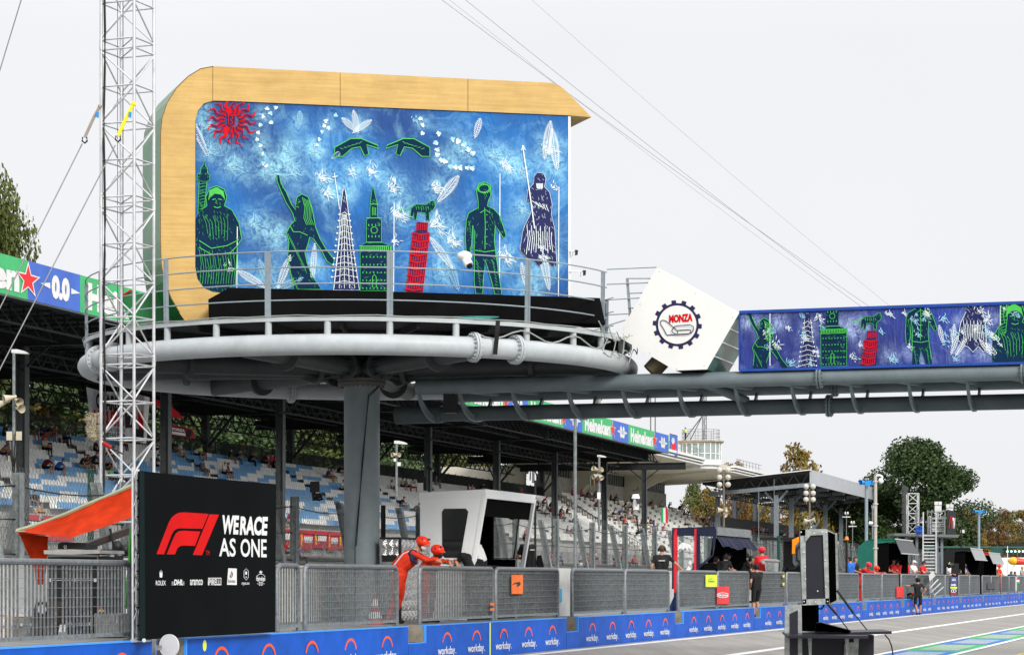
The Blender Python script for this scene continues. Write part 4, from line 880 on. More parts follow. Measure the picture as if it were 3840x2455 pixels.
colm = M('dark grey steel column', (.045, .05, .052), .6, .1, .25, 4)
colx = [85, 622, 1052, 1330, 1606, 1863, 2080, 2267]
cs_ = [SX(x, 60.8, TS) for x in colx]+[SX(2267, 60.8, TS)+19]
cs_ = [cs_[0]-18.3]+cs_
ZU = 14.2
rd = M('dark roof steel', (.018, .02, .021), .7, .1, .3, 3)
for s in cs_:
    b = MB(); b.tbox(s-.03, s+.03, 60.55, 61.05, 0, ZU, G); b.tbox(s-.25, s+.25, 60.53, 60.57, 0, ZU, G); b.tbox(s-.25, s+.25, 61.03, 61.07, 0, ZU, G); b.build('column', colm, gs)
    b = MB(); b.tbox(s-.25, s+.25, 72.6, 73.1, 6, ZU, G)
    b.bar(G(s, 72.8, 11.6), G(s, 70.6, ZU-.1), .15, .2); b.bar(G(s, 72.8, 12), G(s+3.5, 72.8, ZU), .12, .12); b.bar(G(s, 72.8, 12), G(s-3.5, 72.8, ZU), .12, .12); b.build('rear_column', colm, gs)
    b = MB(); b.tbox(s-.03, s+.03, 56, 76, ZU, ZU+.75, G); b.tbox(s-.2, s+.2, 56, 76, ZU-.02, ZU+.03, G); b.tbox(s-.2, s+.2, 56, 76, ZU+.72, ZU+.77, G)
    b.bar(G(s, 60.8, 12.9), G(s, 59.2, ZU), .1, .1); b.bar(G(s, 60.8, 12.9), G(s, 62.4, ZU), .1, .1); b.build('girder', rd, gs)
def ztruss(b, t, z0, z1, s0, s1, bay, r=.045, t2=None):
    t2 = t if t2 is None else t2
    b.bar(G(s0, t, z0), G(s1, t, z0), r*2, r*2); b.bar(G(s0, t2, z1), G(s1, t2, z1), r*2, r*2)
    n = int((s1-s0)/bay)
    for i in range(n):
        a = s0+i*bay; b.bar(G(a, t, z0), G(a+bay/2, t2, z1), r*1.3, r*1.3); b.bar(G(a+bay/2, t2, z1), G(a+bay, t, z0), r*1.3, r*1.3)
R1 = 255
b = MB()
for t in (56.4, 58.6, 64.5, 68.5, 74.5): ztruss(b, t, ZU+.15, ZU+1.2, SA-6, R1, 1.5, .05, t+.5)
for t in (61, 72.8): ztruss(b, t, ZU-.95, ZU-.15, SA-6, R1, 1.7, .055)
k = SA
while k < R1: b.bar(G(k, 56, ZU+1.1), G(k, 76, ZU+1.1), .07, .12); b.bar(G(k, 56.2, ZU+.2), G(k+2.1, 60.8, ZU+1.1), .06, .06); b.bar(G(k+2.1, 60.8, ZU+1.1), G(k, 64.5, ZU+.2), .06, .06); k += 2.1
b.build('roof_lattice', rd, gs)
b = MB(); b.tbox(SA-10, R1, 55.3, 78, ZU+1.25, ZU+1.36, G); b.build('roof_sheet', rd, gs)
b = MB(); s = SA
b.tbox(SA, SB, 73.3, 73.36, 12.35, 12.42, G); b.tbox(SA, SB, 73.3, 73.36, 10.5, 10.56, G)
while s < SB:
    b.tbox(s-.012, s+.012, 73.3, 73.34, 10.5, 12.4, G); s += .15
s = SA
while s < SB: b.tbox(s-.04, s+.04, 73.3, 73.4, 10.3, 12.5, G); s += 2.4
b.build('rear_fence', M('dark bar fence', (.03, .034, .036), .6, .2), gs)
# end railing and white stairs wall of the stand
b = MB()
for i in range(NR+2): b.tbox(269.2, 269.3, row_t(i)-.02, row_t(i)+.02, row_z(i), row_z(i)+1.1, G); b.tbox(269.2, 269.3, row_t(i)-.33, row_t(i)-.29, row_z(i)-.2, row_z(i)+.9, G)
b.bar(G(269.25, 71.9, 11.7), G(269.25, 61.5, 5.7), .06, .06); b.build('end_railing', blackm, gs)
# lower tier
bench = M('grey metal bench', (.25, .27, .27), .45, .3, .2, 3)
b = MB()
for i in range(6):
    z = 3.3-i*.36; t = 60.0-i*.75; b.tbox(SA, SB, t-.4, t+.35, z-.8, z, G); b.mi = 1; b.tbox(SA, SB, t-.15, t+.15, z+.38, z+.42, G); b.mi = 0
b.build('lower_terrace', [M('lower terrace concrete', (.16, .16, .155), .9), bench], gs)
b = MB(); s = SA
while s < SB:
    b.path([G(s, 60.9, 3.4), G(s, 60.9, 4.35), G(s+.15, 60.9, 4.45), G(s+2.1, 60.9, 4.45), G(s+2.25, 60.9, 4.35), G(s+2.25, 60.9, 3.4)], .025, 5)
    for k in range(8): b.bar(G(s+.25+k*.25, 60.9, 3.5), G(s+.25+k*.25, 60.9, 4.42), .018, .018)
    s += 2.5
b.build('crowd_barriers', galv, gs)
# red and white fan banners on the parapet
fr_ = M('red banner cloth', (.62, .02, .04), .8, 0, .15, 2); fy = M('yellow print', (.8, .6, .03), .7)
fans = [(SX(60, 62, TS), SX(78, 62, TS)), (SX(86, 62, TS), SX(141, 62, TS)), (SX(160, 62, TS), SX(272, 62, TS)), (SX(1030, 62, TS), SX(1116, 62, TS)), (SX(1120, 62, TS), SX(1170, 62, TS)), (SX(1174, 62, TS), SX(1222, 62, TS)), (SX(1226, 62, TS), SX(1264, 62, TS)), (SX(1268, 62, TS), SX(1300, 62, TS))]
names_ = ['at the left edge', 'behind the left leaning post', 'behind the orange awning', 'beside the black board', 'between the two dark fence posts', 'right of the dark vertical fence post', 'white middled, further right', 'next to the big grey column']
for i, (a, c) in enumerate(fans):
    t = thing('fan_banner', f'red and white supporter banner on the stand parapet {names_[i]}', 'banner', G(a, 61.95, 4.3), 'supporter banners on the stand parapet')
    b = MB(); zb = 4.0 if i % 2 else 3.85; b.mi = 0; b.tbox(a, c, 61.9, 61.96, zb, 5.25, G); b.mi = 1; b.tbox(a+(c-a)*.3, c-(c-a)*.08, 61.87, 61.9, zb+.5, zb+.95, G)
    b.mi = 2; b.tbox(a+(c-a)*.06, a+(c-a)*.16, 61.87, 61.9, zb+.25, 5.0, G); b.build('cloth', [fr_, wprint, fy], t)
# roof edge advertising
hg = M('green banner cloth', srgb(72, 176, 112), .7, 0, .06, .4); hb = M('blue banner cloth', srgb(72, 108, 196), .7, 0, .08, .4)
rb_ = thing('roof_banner', 'long green and blue advertising banner along the dark grandstand roof edge', 'banner', G(150, 55, 15.3))
ZB0, ZB1 = 15.32, 17.22
gf = lambda s, z, l: G(s, 54.95-l, z)
b = MB(); b.tbox(SA-12, 253.2, 55, 55.2, ZB0-.06, ZB0, G); b.build('banner_ledge', galv, rb_)
spans = []
e = 253.0
while e > 130: spans.append((e-18.7, e-18.7+11.6, e)); e -= 18.7
spans.append((112.0, 123.6, min(e, 131))); spans.append((94.3, 106.0, 112.0))
zb_ = [(a, c) for a, m, c in spans]
b = MB(); A = Art(b, gf)
for a, m, c in spans:
    b.mi = 0; b.tbox(a, m, 54.96, 55.0, ZB0, ZB1, G); b.mi = 1; b.tbox(m, c-.3, 54.96, 55.0, ZB0, ZB1, G); b.mi = 0; b.tbox(c-.3, c, 54.96, 55.0, ZB0, ZB1, G)
    A.text('H', a+.6, ZB1-.28, a+2.1, ZB0+.22, 2, .06); A.text('eineken', a+2.2, ZB1-.3, m-.9, ZB0+.22, 2, .05)
    st = star5(m, 0, 1.0, 1.0); A.fill([(m+(x-m)*1.35, (ZB0+ZB1)/2-y*.92) for x, y in st], 2, .01); A.fill([(m+(x-m)*1.08, (ZB0+ZB1)/2-y*.74) for x, y in st], 3, .03)
    cx = (m+c)/2+.5; A.text('0.0', cx-1.0, ZB1-.35, cx+1.0, ZB0+.35, 2, .07, L=.01)
    for sg in (-1, 1): A.fill([(cx+sg*1.15, 16.42), (cx+sg*2.2, 16.27), (cx+sg*1.15, 16.12)], 2, .01)
b.build('banner_cloth', [hg, hb, wprint, M('red star print', (.75, .03, .03), .6)], rb_)

# ================================================================ central tribune with the control tower
tri = thing('central_tribune', 'cream concrete tribune with a curved cantilever roof and white seat rows', 'building', G(305, 66, 0))
cream = M('cream plaster', (.62, .575, .48), .8, 0, .06, .5); creamd = M('stained concrete wall', (.36, .35, .31), .85, 0, .25, 1.2)
S0, S1 = 271, 343
b = MB()
for i in range(18):
    z = 11.3-i*.42; t = 72-.62*i; b.tbox(S0, S1, t-.35, t+.28, z-1, z, G)
b.build('terrace', M('white terrace', (.62, .62, .6), .85, 0, .15, 1), tri)
b = MB()
for i in range(18):
    z = 11.3-i*.42; t = 72-.62*i; a = S0+2
    while a < S1-5:
        w_ = 5.2; b.tbox(a, min(a+w_, S1-3), t-.1, t+.15, z+.3, z+.36, G)
        for k in range(11): b.tbox(a+k*.47, a+k*.47+.42, t+.12, t+.17, z+.36, z+.68, G)
        a += 6.6
b.build('seat_rows', seatw, tri)
b = MB()
for a in [S0+.6]+[S0+7.9+6.6*k for k in range(9)]+[S1-2]:
    for i in range(18): z = 11.3-i*.42; t = 72-.62*i; b.tbox(a-.45, a+.45, t-.3, t-.02, z-.05, z+.03, G)
b.build('aisle_steps', MATS['orange yellow step paint'], tri)
for a in (S0-.4, 318, S1):
    b = MB(); b.hexa([G(a, 72.5, 9), G(a+.3, 72.5, 9), G(a+.3, 60.5, 2), G(a, 60.5, 2)], [G(a, 72.5, 11.6), G(a+.3, 72.5, 11.6), G(a+.3, 60.5, 3.8), G(a, 60.5, 3.8)]); b.build('stair_wall', cream, tri)
    b = MB()
    for h in (.35, .65, .95): b.tube(G(a+.1, 72.5, 11.6+h), G(a+.1, 60.5, 3.8+h), .03, 5)
    for k in range(7): u = k/6; b.tube(G(a+.1, 72.5-12*u, 11.6-7.8*u), G(a+.1, 72.5-12*u, 12.55-7.8*u), .035, 5)
    b.build('stair_railing', MATS['white paint'] if a < 300 else M('sand railing', (.4, .37, .3), .6), tri)
b = MB(); b.tbox(S0-2, S1-6, 73.6, 74.2, 4, 14, G); b.tbox(S0-2, S1-6, 73.6, 74.2, 15.4, 17, G); b.build('rear_wall', creamd, tri)
b = MB(); b.tbox(S0-2, S1-6, 73.8, 74, 14, 15.4, G); b.build('window_band', M('dark window glass', (.03, .04, .045), .15), tri)
b = MB(); a = S0-2
while a < S1-6: b.tbox(a-.04, a+.04, 73.7, 73.8, 14, 15.4, G); a += 1.25
b.build('window_frames', M('window frame metal', (.3, .3, .28), .5), tri)
b = MB(); b.tbox(262, 269.4, 75.5, 84, 0, 14.6, G); b.build('side_block', cream, tri)
# cantilever roof: a deep curved soffit between front edge and rear wall
def roofz(u, v): return 0
b = MB(); prof = [(60.6, 16.25), (62.5, 16.1), (66, 15.8), (70, 15.6), (74.5, 15.4), (78, 15.3), (78, 16.6), (60.6, 16.95)]
n = len(prof); vs = [G(s, t, z) for s in (256, 341.5) for t, z in prof]; b.add(vs, [list(range(n))[::-1], list(range(n, 2*n))]+[[i, (i+1) % n, n+(i+1) % n, n+i] for i in range(n)]); b.build('roof', cream, tri)
b = MB()
for a, c in ((256, 300.5), (318, 341.8)):
    b.tbox(a, c, 59.9, 60.6, 16.75, 17.05, G); b.tbox(a, c, 60.1, 60.6, 16.42, 16.6, G); b.tbox(a, c, 60.25, 60.6, 16.1, 16.24, G)
b.build('roof_fascia', white, tri)
for s in (283, 311):
    b = MB(); pts = [(73.6, 9.5)]+[(73.6-11*(1-math.cos(R(k*9))), 9.5+6.3*math.sin(R(k*9))) for k in range(11)]+[(62.6, 16.1), (73.6, 15.9)]
    b.prism([G(s, t, z) for t, z in pts], G(.7, 0, 0)-G(0, 0, 0)); b.build('curved_rib', cream, tri)
b = MB()
for a, c in ((257, 300), (322, 341)):
    b.tube(G(a, 60.5, 18.1), G(c, 60.5, 18.1), .035, 5); b.tube(G(a, 60.5, 17.6), G(c, 60.5, 17.6), .025, 5)
    k = a
    while k <= c: b.tube(G(k, 60.5, 17), G(k, 60.5, 18.1), .04, 5); k += 2.4
b.build('roof_railing', galv, tri)
# control tower
TY = YX(2628, 61, TS); tc_ = P(2628, 1735, TY); TR = 78/F*TY; tz0 = ZY(1745, TY); ctw = thing('control_tower', 'round white control room with tall windows on the tribune roof', 'tower', (tc_.x, TY, tz0))
def cyl(b, r0, z0, z1, r1=None, n=36): b.tube((tc_.x, TY, z0), (tc_.x, TY, z1), r0, n, r1)
b = MB(); cyl(b, TR, tz0, ZY(1728, TY)); cyl(b, TR*.86, tz0-.45, tz0); b.build('base_wall', white, ctw, True)
b = MB(); z0, z1 = ZY(1728, TY), ZY(1662, TY); zm = z0+(z1-z0)*.38
cyl(b, TR*.96, z0, z1); b.build('window_glass', glass('pale window glass', (.35, .43, .42), .75, .05), ctw)
b = MB()
for k in range(20): a = k*math.pi/10+.1; p_ = Vector((tc_.x+TR*.97*math.cos(a), TY+TR*.97*math.sin(a), 0)); b.tube(p_+Vector((0, 0, z0)), p_+Vector((0, 0, z1)), .09, 6)
for z in (z0+.04, zm, z1-.04): b.path([(tc_.x+TR*.975*math.cos(k*.3142), TY+TR*.975*math.sin(k*.3142), z) for k in range(20)], .06, 6, True)
b.build('window_frame', white, ctw)
b = MB(); cyl(b, TR*1.02, z1, z1+.12, TR*1.12); cyl(b, TR*1.12, z1+.12, z1+.3); b.build('tower_roof', M('weathered roof edge', (.4, .33, .24), .8, 0, .3, 2), ctw, True)
b = MB(); cyl(b, .4, z0, z1, .4, 10); b.ell((tc_.x-.6, TY-.8, z0+.9), (.3, .2, .5)); b.build('interior', creamd, ctw)
b = MB(); zr = z1+.3
for h in (.5, .95, 1.4): b.path([(tc_.x+TR*.9*math.cos(k*.3142), TY+TR*.9*math.sin(k*.3142), zr+h) for k in range(20)], .025, 5, True)
for k in range(14): a = k*.4488; b.tube((tc_.x+TR*.9*math.cos(a), TY+TR*.9*math.sin(a), zr), (tc_.x+TR*.9*math.cos(a), TY+TR*.9*math.sin(a), zr+1.4), .03, 5)
b.build('roof_railing', galv, ctw)
ms = thing('antenna_mast', 'tall lattice radio mast standing on the round control room', 'mast', (tc_.x+.3, TY, zr))
b = MB(); truss(b, [(tc_.x+.2, TY), (tc_.x+.7, TY), (tc_.x+.45, TY+.4)], zr, zr+9.5, .6, .05, .02); b.tube((tc_.x+.2, TY, zr+3.2), (tc_.x-1.4, TY, zr), .07, 6); b.tube((tc_.x+.2, TY, zr+3.2), (tc_.x-2.2, TY+.6, zr), .07, 6); b.build('lattice', M('grey mast metal', (.13, .13, .13), .6, .3), ms)
b = MB()
for i, (dx, z, w_) in enumerate(((.2, 7, .5), (.7, 7.6, .4), (.4, 8.3, .5), (.1, 6.2, .3))): b.box((tc_.x+dx, TY-.2, zr+z), (tc_.x+dx+w_*.5, TY, zr+z+1.0))
b.build('antenna_panels', whited, ms)
grp = 'radio aerials behind the bridge'
for i, (x, y0, y1, l_) in enumerate(((2440, 1400, 1625, 'thin radio aerial rising behind the roof banner, left one of two near the tower'), (2457, 1480, 1625, 'thin radio aerial with a cross arm rising behind the roof banner next to the tower'), (2240, 1455, 1590, 'dark aerial mast with panel antennas seen below the bridge tubes'), (2000, 1420, 1560, 'aerial mast with panel antennas seen behind the bridge tubes left of the white panel'))):
    Y = 330; t = thing('antenna_mast', l_, 'mast', P(x, y1, Y), grp); b = MB(); r = .08 if i < 2 else .18
    b.tube((P(x, 0, Y).x, Y, 15), P(x, y0, Y), r, 6)
    if i: b.bar(P(x-4, y0+30, Y), P(x+22, y0+30, Y), .06, .06)
    if i > 1:
        for k in range(6): b.box(tuple(P(x-16+k*6, y0+70-(k % 3)*12, Y)), tuple(P(x-12+k*6, y0+30-(k % 3)*12, Y)+Vector((0, .3, 0))))
    b.build('mast_pole', M('grey mast metal', (.13, .13, .13)), t)
t = thing('roof_screen', 'video screen showing a red car on the roof between banner and control room', 'screen', P(2526, 1660, 285)); b = MB()
b.hexa([P(2511, 1702, 285), P(2541, 1710, 286), P(2541, 1710, 286.6), P(2511, 1702, 285.6)], [P(2511, 1624, 285), P(2541, 1632, 286), P(2541, 1632, 286.6), P(2511, 1624, 285.6)]); b.build('screen_frame', blackm, t)
b = MB(); A = Art(b, lambda x, y, l: P(x, y, 284.9+(x-2511)/30-l*6)); A.fill([(2512, 1626), (2541, 1634), (2541, 1708), (2512, 1700)], 0); A.fill([(2516, 1668), (2524, 1648), (2534, 1652), (2536, 1690), (2518, 1684)], 1, .01); A.disc(2524, 1652, 6, 12, 2, .03)
b.build('screen_image', [glow('screen blue', (.06, .1, .3), .3), glow('screen red', (.5, .02, .02), .3), glow('screen pale', (.3, .4, .6), .3)], t)

# ================================================================ second grandstand, grey roofed
g2s = thing('grandstand', 'smaller grey roofed grandstand with open metal rows, right of the cream tribune', 'grandstand', G(370, 58, 0))
gpan = M('pale grey roof panel', (.42, .44, .47), .5, 0, .04, .3); gst = M('grey stand steel', (.2, .225, .25), .55, .1, .15, 2)
b = MB(); b.tbox(333, 413, 52, 52.3, 14.95, 17.0, G); b.build('roof_fascia', gpan, g2s)
b = MB(); b.hexa([G(333, 52.3, 16.6), G(413, 52.3, 16.6), G(413, 67.5, 15.1), G(333, 67.5, 15.1)], [G(333, 52.3, 16.95), G(413, 52.3, 16.95), G(413, 67.5, 15.4), G(333, 67.5, 15.4)]); b.build('roof_sheet', rd, g2s)
b = MB(); b.bar(G(332.8, 52, 17.02), G(332.8, 67.6, 15.45), .25, .12); b.build('roof_edge', white, g2s)
for s in (333, 350, 366, 382, 398, 413):
    b = MB(); b.bar(G(s, 52.2, 14.95), G(s, 66.6, 13.75), .35, .55); b.build('girder', gst, g2s)
b = MB()
for s in (333.2, 373, 412):
    b.bar(G(s, 52.3, 16.5), G(s, 67.4, 15.1), .12, .12)
    for i in range(7):
        t0 = 52.5+i*2.1; z = lambda t: 16.6-(t-52.3)*.1
        b.bar(G(s, t0, z(t0)), G(s, t0+1.05, 15-(t0-51)*.085), .12, .12); b.bar(G(s, t0+1.05, 15-(t0-51)*.085), G(s, t0+2.1, z(t0+2.1)), .12, .12)
for t in (54, 57, 60, 63, 66): ztruss(b, t, 14.6-(t-52)*.08, 15.9-(t-52)*.1, 334, 412, 2.2, .06)
b.build('roof_lattice', rd, g2s)
for x, t, w_ in ((2692, 66.2, .55), (2911, 57.2, .55), (2967, 57.2, .4), (3095, 57.2, .5), (3154, 57.2, .5), (3197, 57.2, .5)):
    s = SX(x, t, TS); b = MB(); b.tbox(s-.3, s+.3, t-.3, t+.3, 0, 13.6, G)
    if x != 2692: b.bar(G(s, t, 12.4), G(s, t-1.6, 14.2), .2, .3); b.bar(G(s, t, 12.4), G(s, t+1.6, 14), .2, .3)
    b.build('column', gst, g2s)
for x in (2755, 2831, 2896, 3009, 3052):
    s = SX(x, 68, TS); b = MB(); b.tbox(s-.3, s+.3, 67.7, 68.3, 8.5, 14, G); b.bar(G(s, 68, 11), G(s, 66, 13.8), .2, .3); b.build('rear_column', gst, g2s)
b = MB(); b.tbox(337, 412, 67, 67.15, 8.6, 10.9, G); b.build('rear_panel', M('dark panel wall', (.07, .075, .08), .6, 0, .2, 1), g2s)
b = MB()
for i in range(16):
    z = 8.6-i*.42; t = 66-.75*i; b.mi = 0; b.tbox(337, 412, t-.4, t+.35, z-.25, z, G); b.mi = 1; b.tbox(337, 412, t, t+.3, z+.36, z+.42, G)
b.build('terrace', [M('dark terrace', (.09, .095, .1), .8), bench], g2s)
b = MB()
for i in range(12):
    z = 8.4-i*.5; t = 66-.9*i; b.tbox(333.5, 336, t-.3, t+.3, z-.06, z, G)
for a in (333.5, 336.2):
    for h in (.5, 1.0): b.bar(G(a, 66.4, 8.9+h), G(a, 55, 2.6+h), .06, .06)
    for k in range(40): u = k/39; b.bar(G(a, 66.4-11.4*u, 8.9-6.3*u), G(a, 66.4-11.4*u, 9.9-6.3*u), .03, .03)
for k in range(6): b.bar(G(334+(k % 2)*2, 66-k*2, 8-k*1.1), G(334+((k+1) % 2)*2, 64-k*2, 3), .09, .09)
b.build('stair_flight', galv, g2s)
# ================================================================ wire mesh fence on the barrier
df = thing('mesh_fence', 'wire mesh fence on galvanised posts along the top of the white barrier', 'fence', W(60, 20.5, 1.97))
sv = [36.9-.0+4.12*i for i in range(-4, 60)]
for i, s in enumerate(sv[:46]):
    b = MB(); t = 20.45
    b.tbox(s-.008, s+.008, t-.075, t+.075, 1.97, 3.5); b.tbox(s-.075, s+.075, t-.08, t-.066, 1.97, 3.5); b.tbox(s-.075, s+.075, t+.066, t+.08, 1.97, 3.5); b.build('fence_post', galvd, df)
    b = MB(); q = s-.66
    for o_ in (-.07, .07): b.hexa([W(q-.075, t+o_-.008, 1.97), W(q+.075, t+o_-.008, 1.97), W(q+.075, t+o_+.008, 1.97), W(q-.075, t+o_+.008, 1.97)], [W(q-.075, t+o_+.3, 3.47), W(q+.075, t+o_+.3, 3.47), W(q+.075, t+o_+.316, 3.47), W(q-.075, t+o_+.316, 3.47)])
    b.hexa([W(q-.008, t-.07, 1.97), W(q+.008, t-.07, 1.97), W(q+.008, t+.07, 1.97), W(q-.008, t+.07, 1.97)], [W(q-.008, t+.23, 3.47), W(q+.008, t+.23, 3.47), W(q+.008, t+.37, 3.47), W(q-.008, t+.37, 3.47)])
    b.build('leaning_post', galvd, df)
wmat = M('galvanised wire', (.17, .18, .18), .45, .5, .2, 5)
def netting(b, s0, s1, z0, z1, t, sp, w_, bul=.0):
    h = z1-z0; d = w_*.7
    k = s0-h
    while k < s1:
        for sg in (1, -1):
            a0, a1 = (k, k+h*.62) if sg > 0 else (k+h*.62, k)
            u0, u1 = 0, 1
            lo, hi = (s0-a0)/(a1-a0), (s1-a0)/(a1-a0)
            if lo > hi: lo, hi = hi, lo
            u0, u1 = max(0, lo), min(1, hi)
            if u1-u0 > .02:
                p0, p1 = a0+(a1-a0)*u0, a0+(a1-a0)*u1; za, zb = z0+h*u0, z0+h*u1
                m_ = 4
                for j in range(m_):
                    f0, f1 = j/m_, (j+1)/m_
                    def pt(f, e):
                        s_ = p0+(p1-p0)*f+e+.02*math.sin(za*3+f*9+k*5); return W(s_, t+bul*math.sin(math.pi*((s_-s0)/(s1-s0)))*math.sin((za+(zb-za)*f)*2), za+(zb-za)*f)
                    b.face(pt(f0, -d), pt(f0, d), pt(f1, d), pt(f1, -d))
        k += sp
    return b
b = MB()
for i in range(len(sv)-1):
    s0 = sv[i]
    if s0 > 225: break
    sp = .095 if s0 < 110 else .16
    netting(b, s0, s0+4.12, 1.97, 3.3, 20.52, sp, .010 if s0 < 110 else .016, .12)
    netting(b, s0+.1, s0+4.0, 1.97, 3.65, 21.0, sp*1.3, .009 if s0 < 110 else .016, .1)
prop(b.build('wire_netting', wmat, df), kind='stuff')
b = MB()
for z, sg in ((3.28, .1), (2.7, .03), (2.1, .02)):
    for i in range(len(sv)-8): a, c = sv[i], sv[i+1]; b.path([W(a+(c-a)*k/5, 20.5, z-sg*math.sin(math.pi*k/5)) for k in range(6)], .012, 4)
b.build('tension_cable', blackm, df)

# ================================================================ trees
lf = [M('deep green leaves', (.022, .045, .012), .55, 0, .3, .35, rgb2=(.06, .10, .028)), M('yellowing leaves', (.07, .075, .015), .55, 0, .3, .3, rgb2=(.30, .19, .035)), M('rust brown leaves', (.09, .05, .018), .6, 0, .3, .3, rgb2=(.24, .12, .03)), M('mid green leaves', (.045, .08, .018), .55, 0, .3, .3, rgb2=(.15, .16, .04))]
brk = M('bark', (.07, .055, .04), .9, 0, .3, 3, .3)
def tree_mesh(seed, h, w_, trunk, nclump, nleaf, leaf, lm, gap=.0, shape=1.0):
    r = random.Random(seed); b = MB(); b.tube((0, 0, 0), (0, 0, h*.5), trunk, 8, trunk*.6); b.tube((0, 0, h*.5), (.2, 0, h*.86), trunk*.6, 6, trunk*.15)
    cl = []
    for i in range(nclump):
        u = (i+.5)/nclump; z = h*(.2+.8*u); rad = w_/2*math.sin(math.pi*min(1, (.18+.78*u)))**.7*shape
        for k in range(3):
            a = r.uniform(0, 6.28); d = rad*r.uniform(.45, 1); cl.append((d*math.cos(a), d*math.sin(a), z+r.uniform(-.05, .05)*h, w_*r.uniform(.12, .2)))
            b.tube((0, 0, z*.75), (d*math.cos(a)*.9, d*math.sin(a)*.9, z), trunk*.2, 4, trunk*.05, False)
    cl.append((0, 0, h*.93, w_*.14))
    b2 = MB()
    per = nleaf//len(cl)
    for (x, y, z, cr) in cl:
        for i in range(per):
            v = Vector((r.gauss(0, 1), r.gauss(0, 1), r.gauss(0, 1))).normalized()*cr*r.uniform(.55, 1.08); c_ = Vector((x, y, z))+Vector((v.x, v.y, v.z*.75))
            if c_.z < h*.1: continue
            l_ = leaf*r.uniform(.6, 1.3); n_ = Vector((r.gauss(0, 1), r.gauss(0, 1), r.gauss(0, 1)+.6)).normalized(); u_ = n_.orthogonal().normalized()*l_; w__ = n_.cross(u_).normalized()*l_*.6
            b2.face(c_-u_, c_+w__, c_+u_, c_-w__)
    return b, b2
TREES = {}
def plant(kind, label, x, y_top, Y, group=None, y_base=None, wpx=None, lm=0, seed=1, dense=1.0, name='tree', cat='tree', nl=5200):
    loc = P(x, HOR, Y); loc.z = -.02; h = ZY(y_top, Y)*.93; w_ = (wpx/F*Y) if wpx else h*.7
    key = (kind, lm)
    t = thing(name, label, cat, loc, group, rz=seed*1.7)
    if key not in TREES:
        H_, W_ = {'round': (20, 16), 'tall': (24, 12), 'sparse': (20, 11), 'oak': (22, 18)}[kind]
        b, b2 = tree_mesh(seed, H_, W_, .35, {'round': 9, 'tall': 11, 'sparse': 10, 'oak': 16}[kind], {'round': 9000, 'tall': 8000, 'sparse': 3600, 'oak': 60000}[kind], {'round': .33, 'tall': .3, 'sparse': .36, 'oak': .25}[kind], lm)
        TREES[key] = ((b.build('trunk', brk), b2.build('crown', lf[lm])), H_, W_)
        for o in TREES[key][0]: SC.collection.objects.unlink(o)
    (o1, o2), H_, W_ = TREES[key]
    for o in (o1, o2):
        c = bpy.data.objects.new(o.data.name.split('.')[0], o.data); SC.collection.objects.link(c); c.parent = t; c.scale = (w_/W_, w_/W_, h/H_)
    return t
plant('oak', 'big dense dark green oak behind the grey roofed stand', 3408, 1665, 400, lm=0, wpx=500, seed=4)
plant('round', 'smaller green tree left of the big oak, touching the grey stand roof', 3262, 1790, 430, lm=0, wpx=170, seed=5)
plant('sparse', 'thin crowned autumn tree rising alone above the grey stand roof', 3003, 1645, 430, lm=1, wpx=200, seed=6)
plant('oak', 'tall bushy green tree at the left edge behind the roof banner', -90, 700, 192, lm=3, wpx=520, seed=8)
gt = 'trees beyond the grandstands'
rt_ = random.Random(21); i = 0; s = 112
while s < 300:
    t_ = 90+rt_.uniform(-3, 6); v = G(s, t_, 0); x = 1920+F*v.x/v.y
    plant(('round', 'tall')[i % 2], f'shaded {("green", "yellow green")[(i*5) % 7 == 0]} tree in the row behind the dark grandstand, {ordi(i)} from the left', x, HOR-(16.5+rt_.uniform(0, 2))*F/v.y, v.y, gt, wpx=13*F/v.y, lm=(0, 0, 3, 0, 0, 1, 0)[i % 7], seed=i+2)
    i += 1; s += 5.5
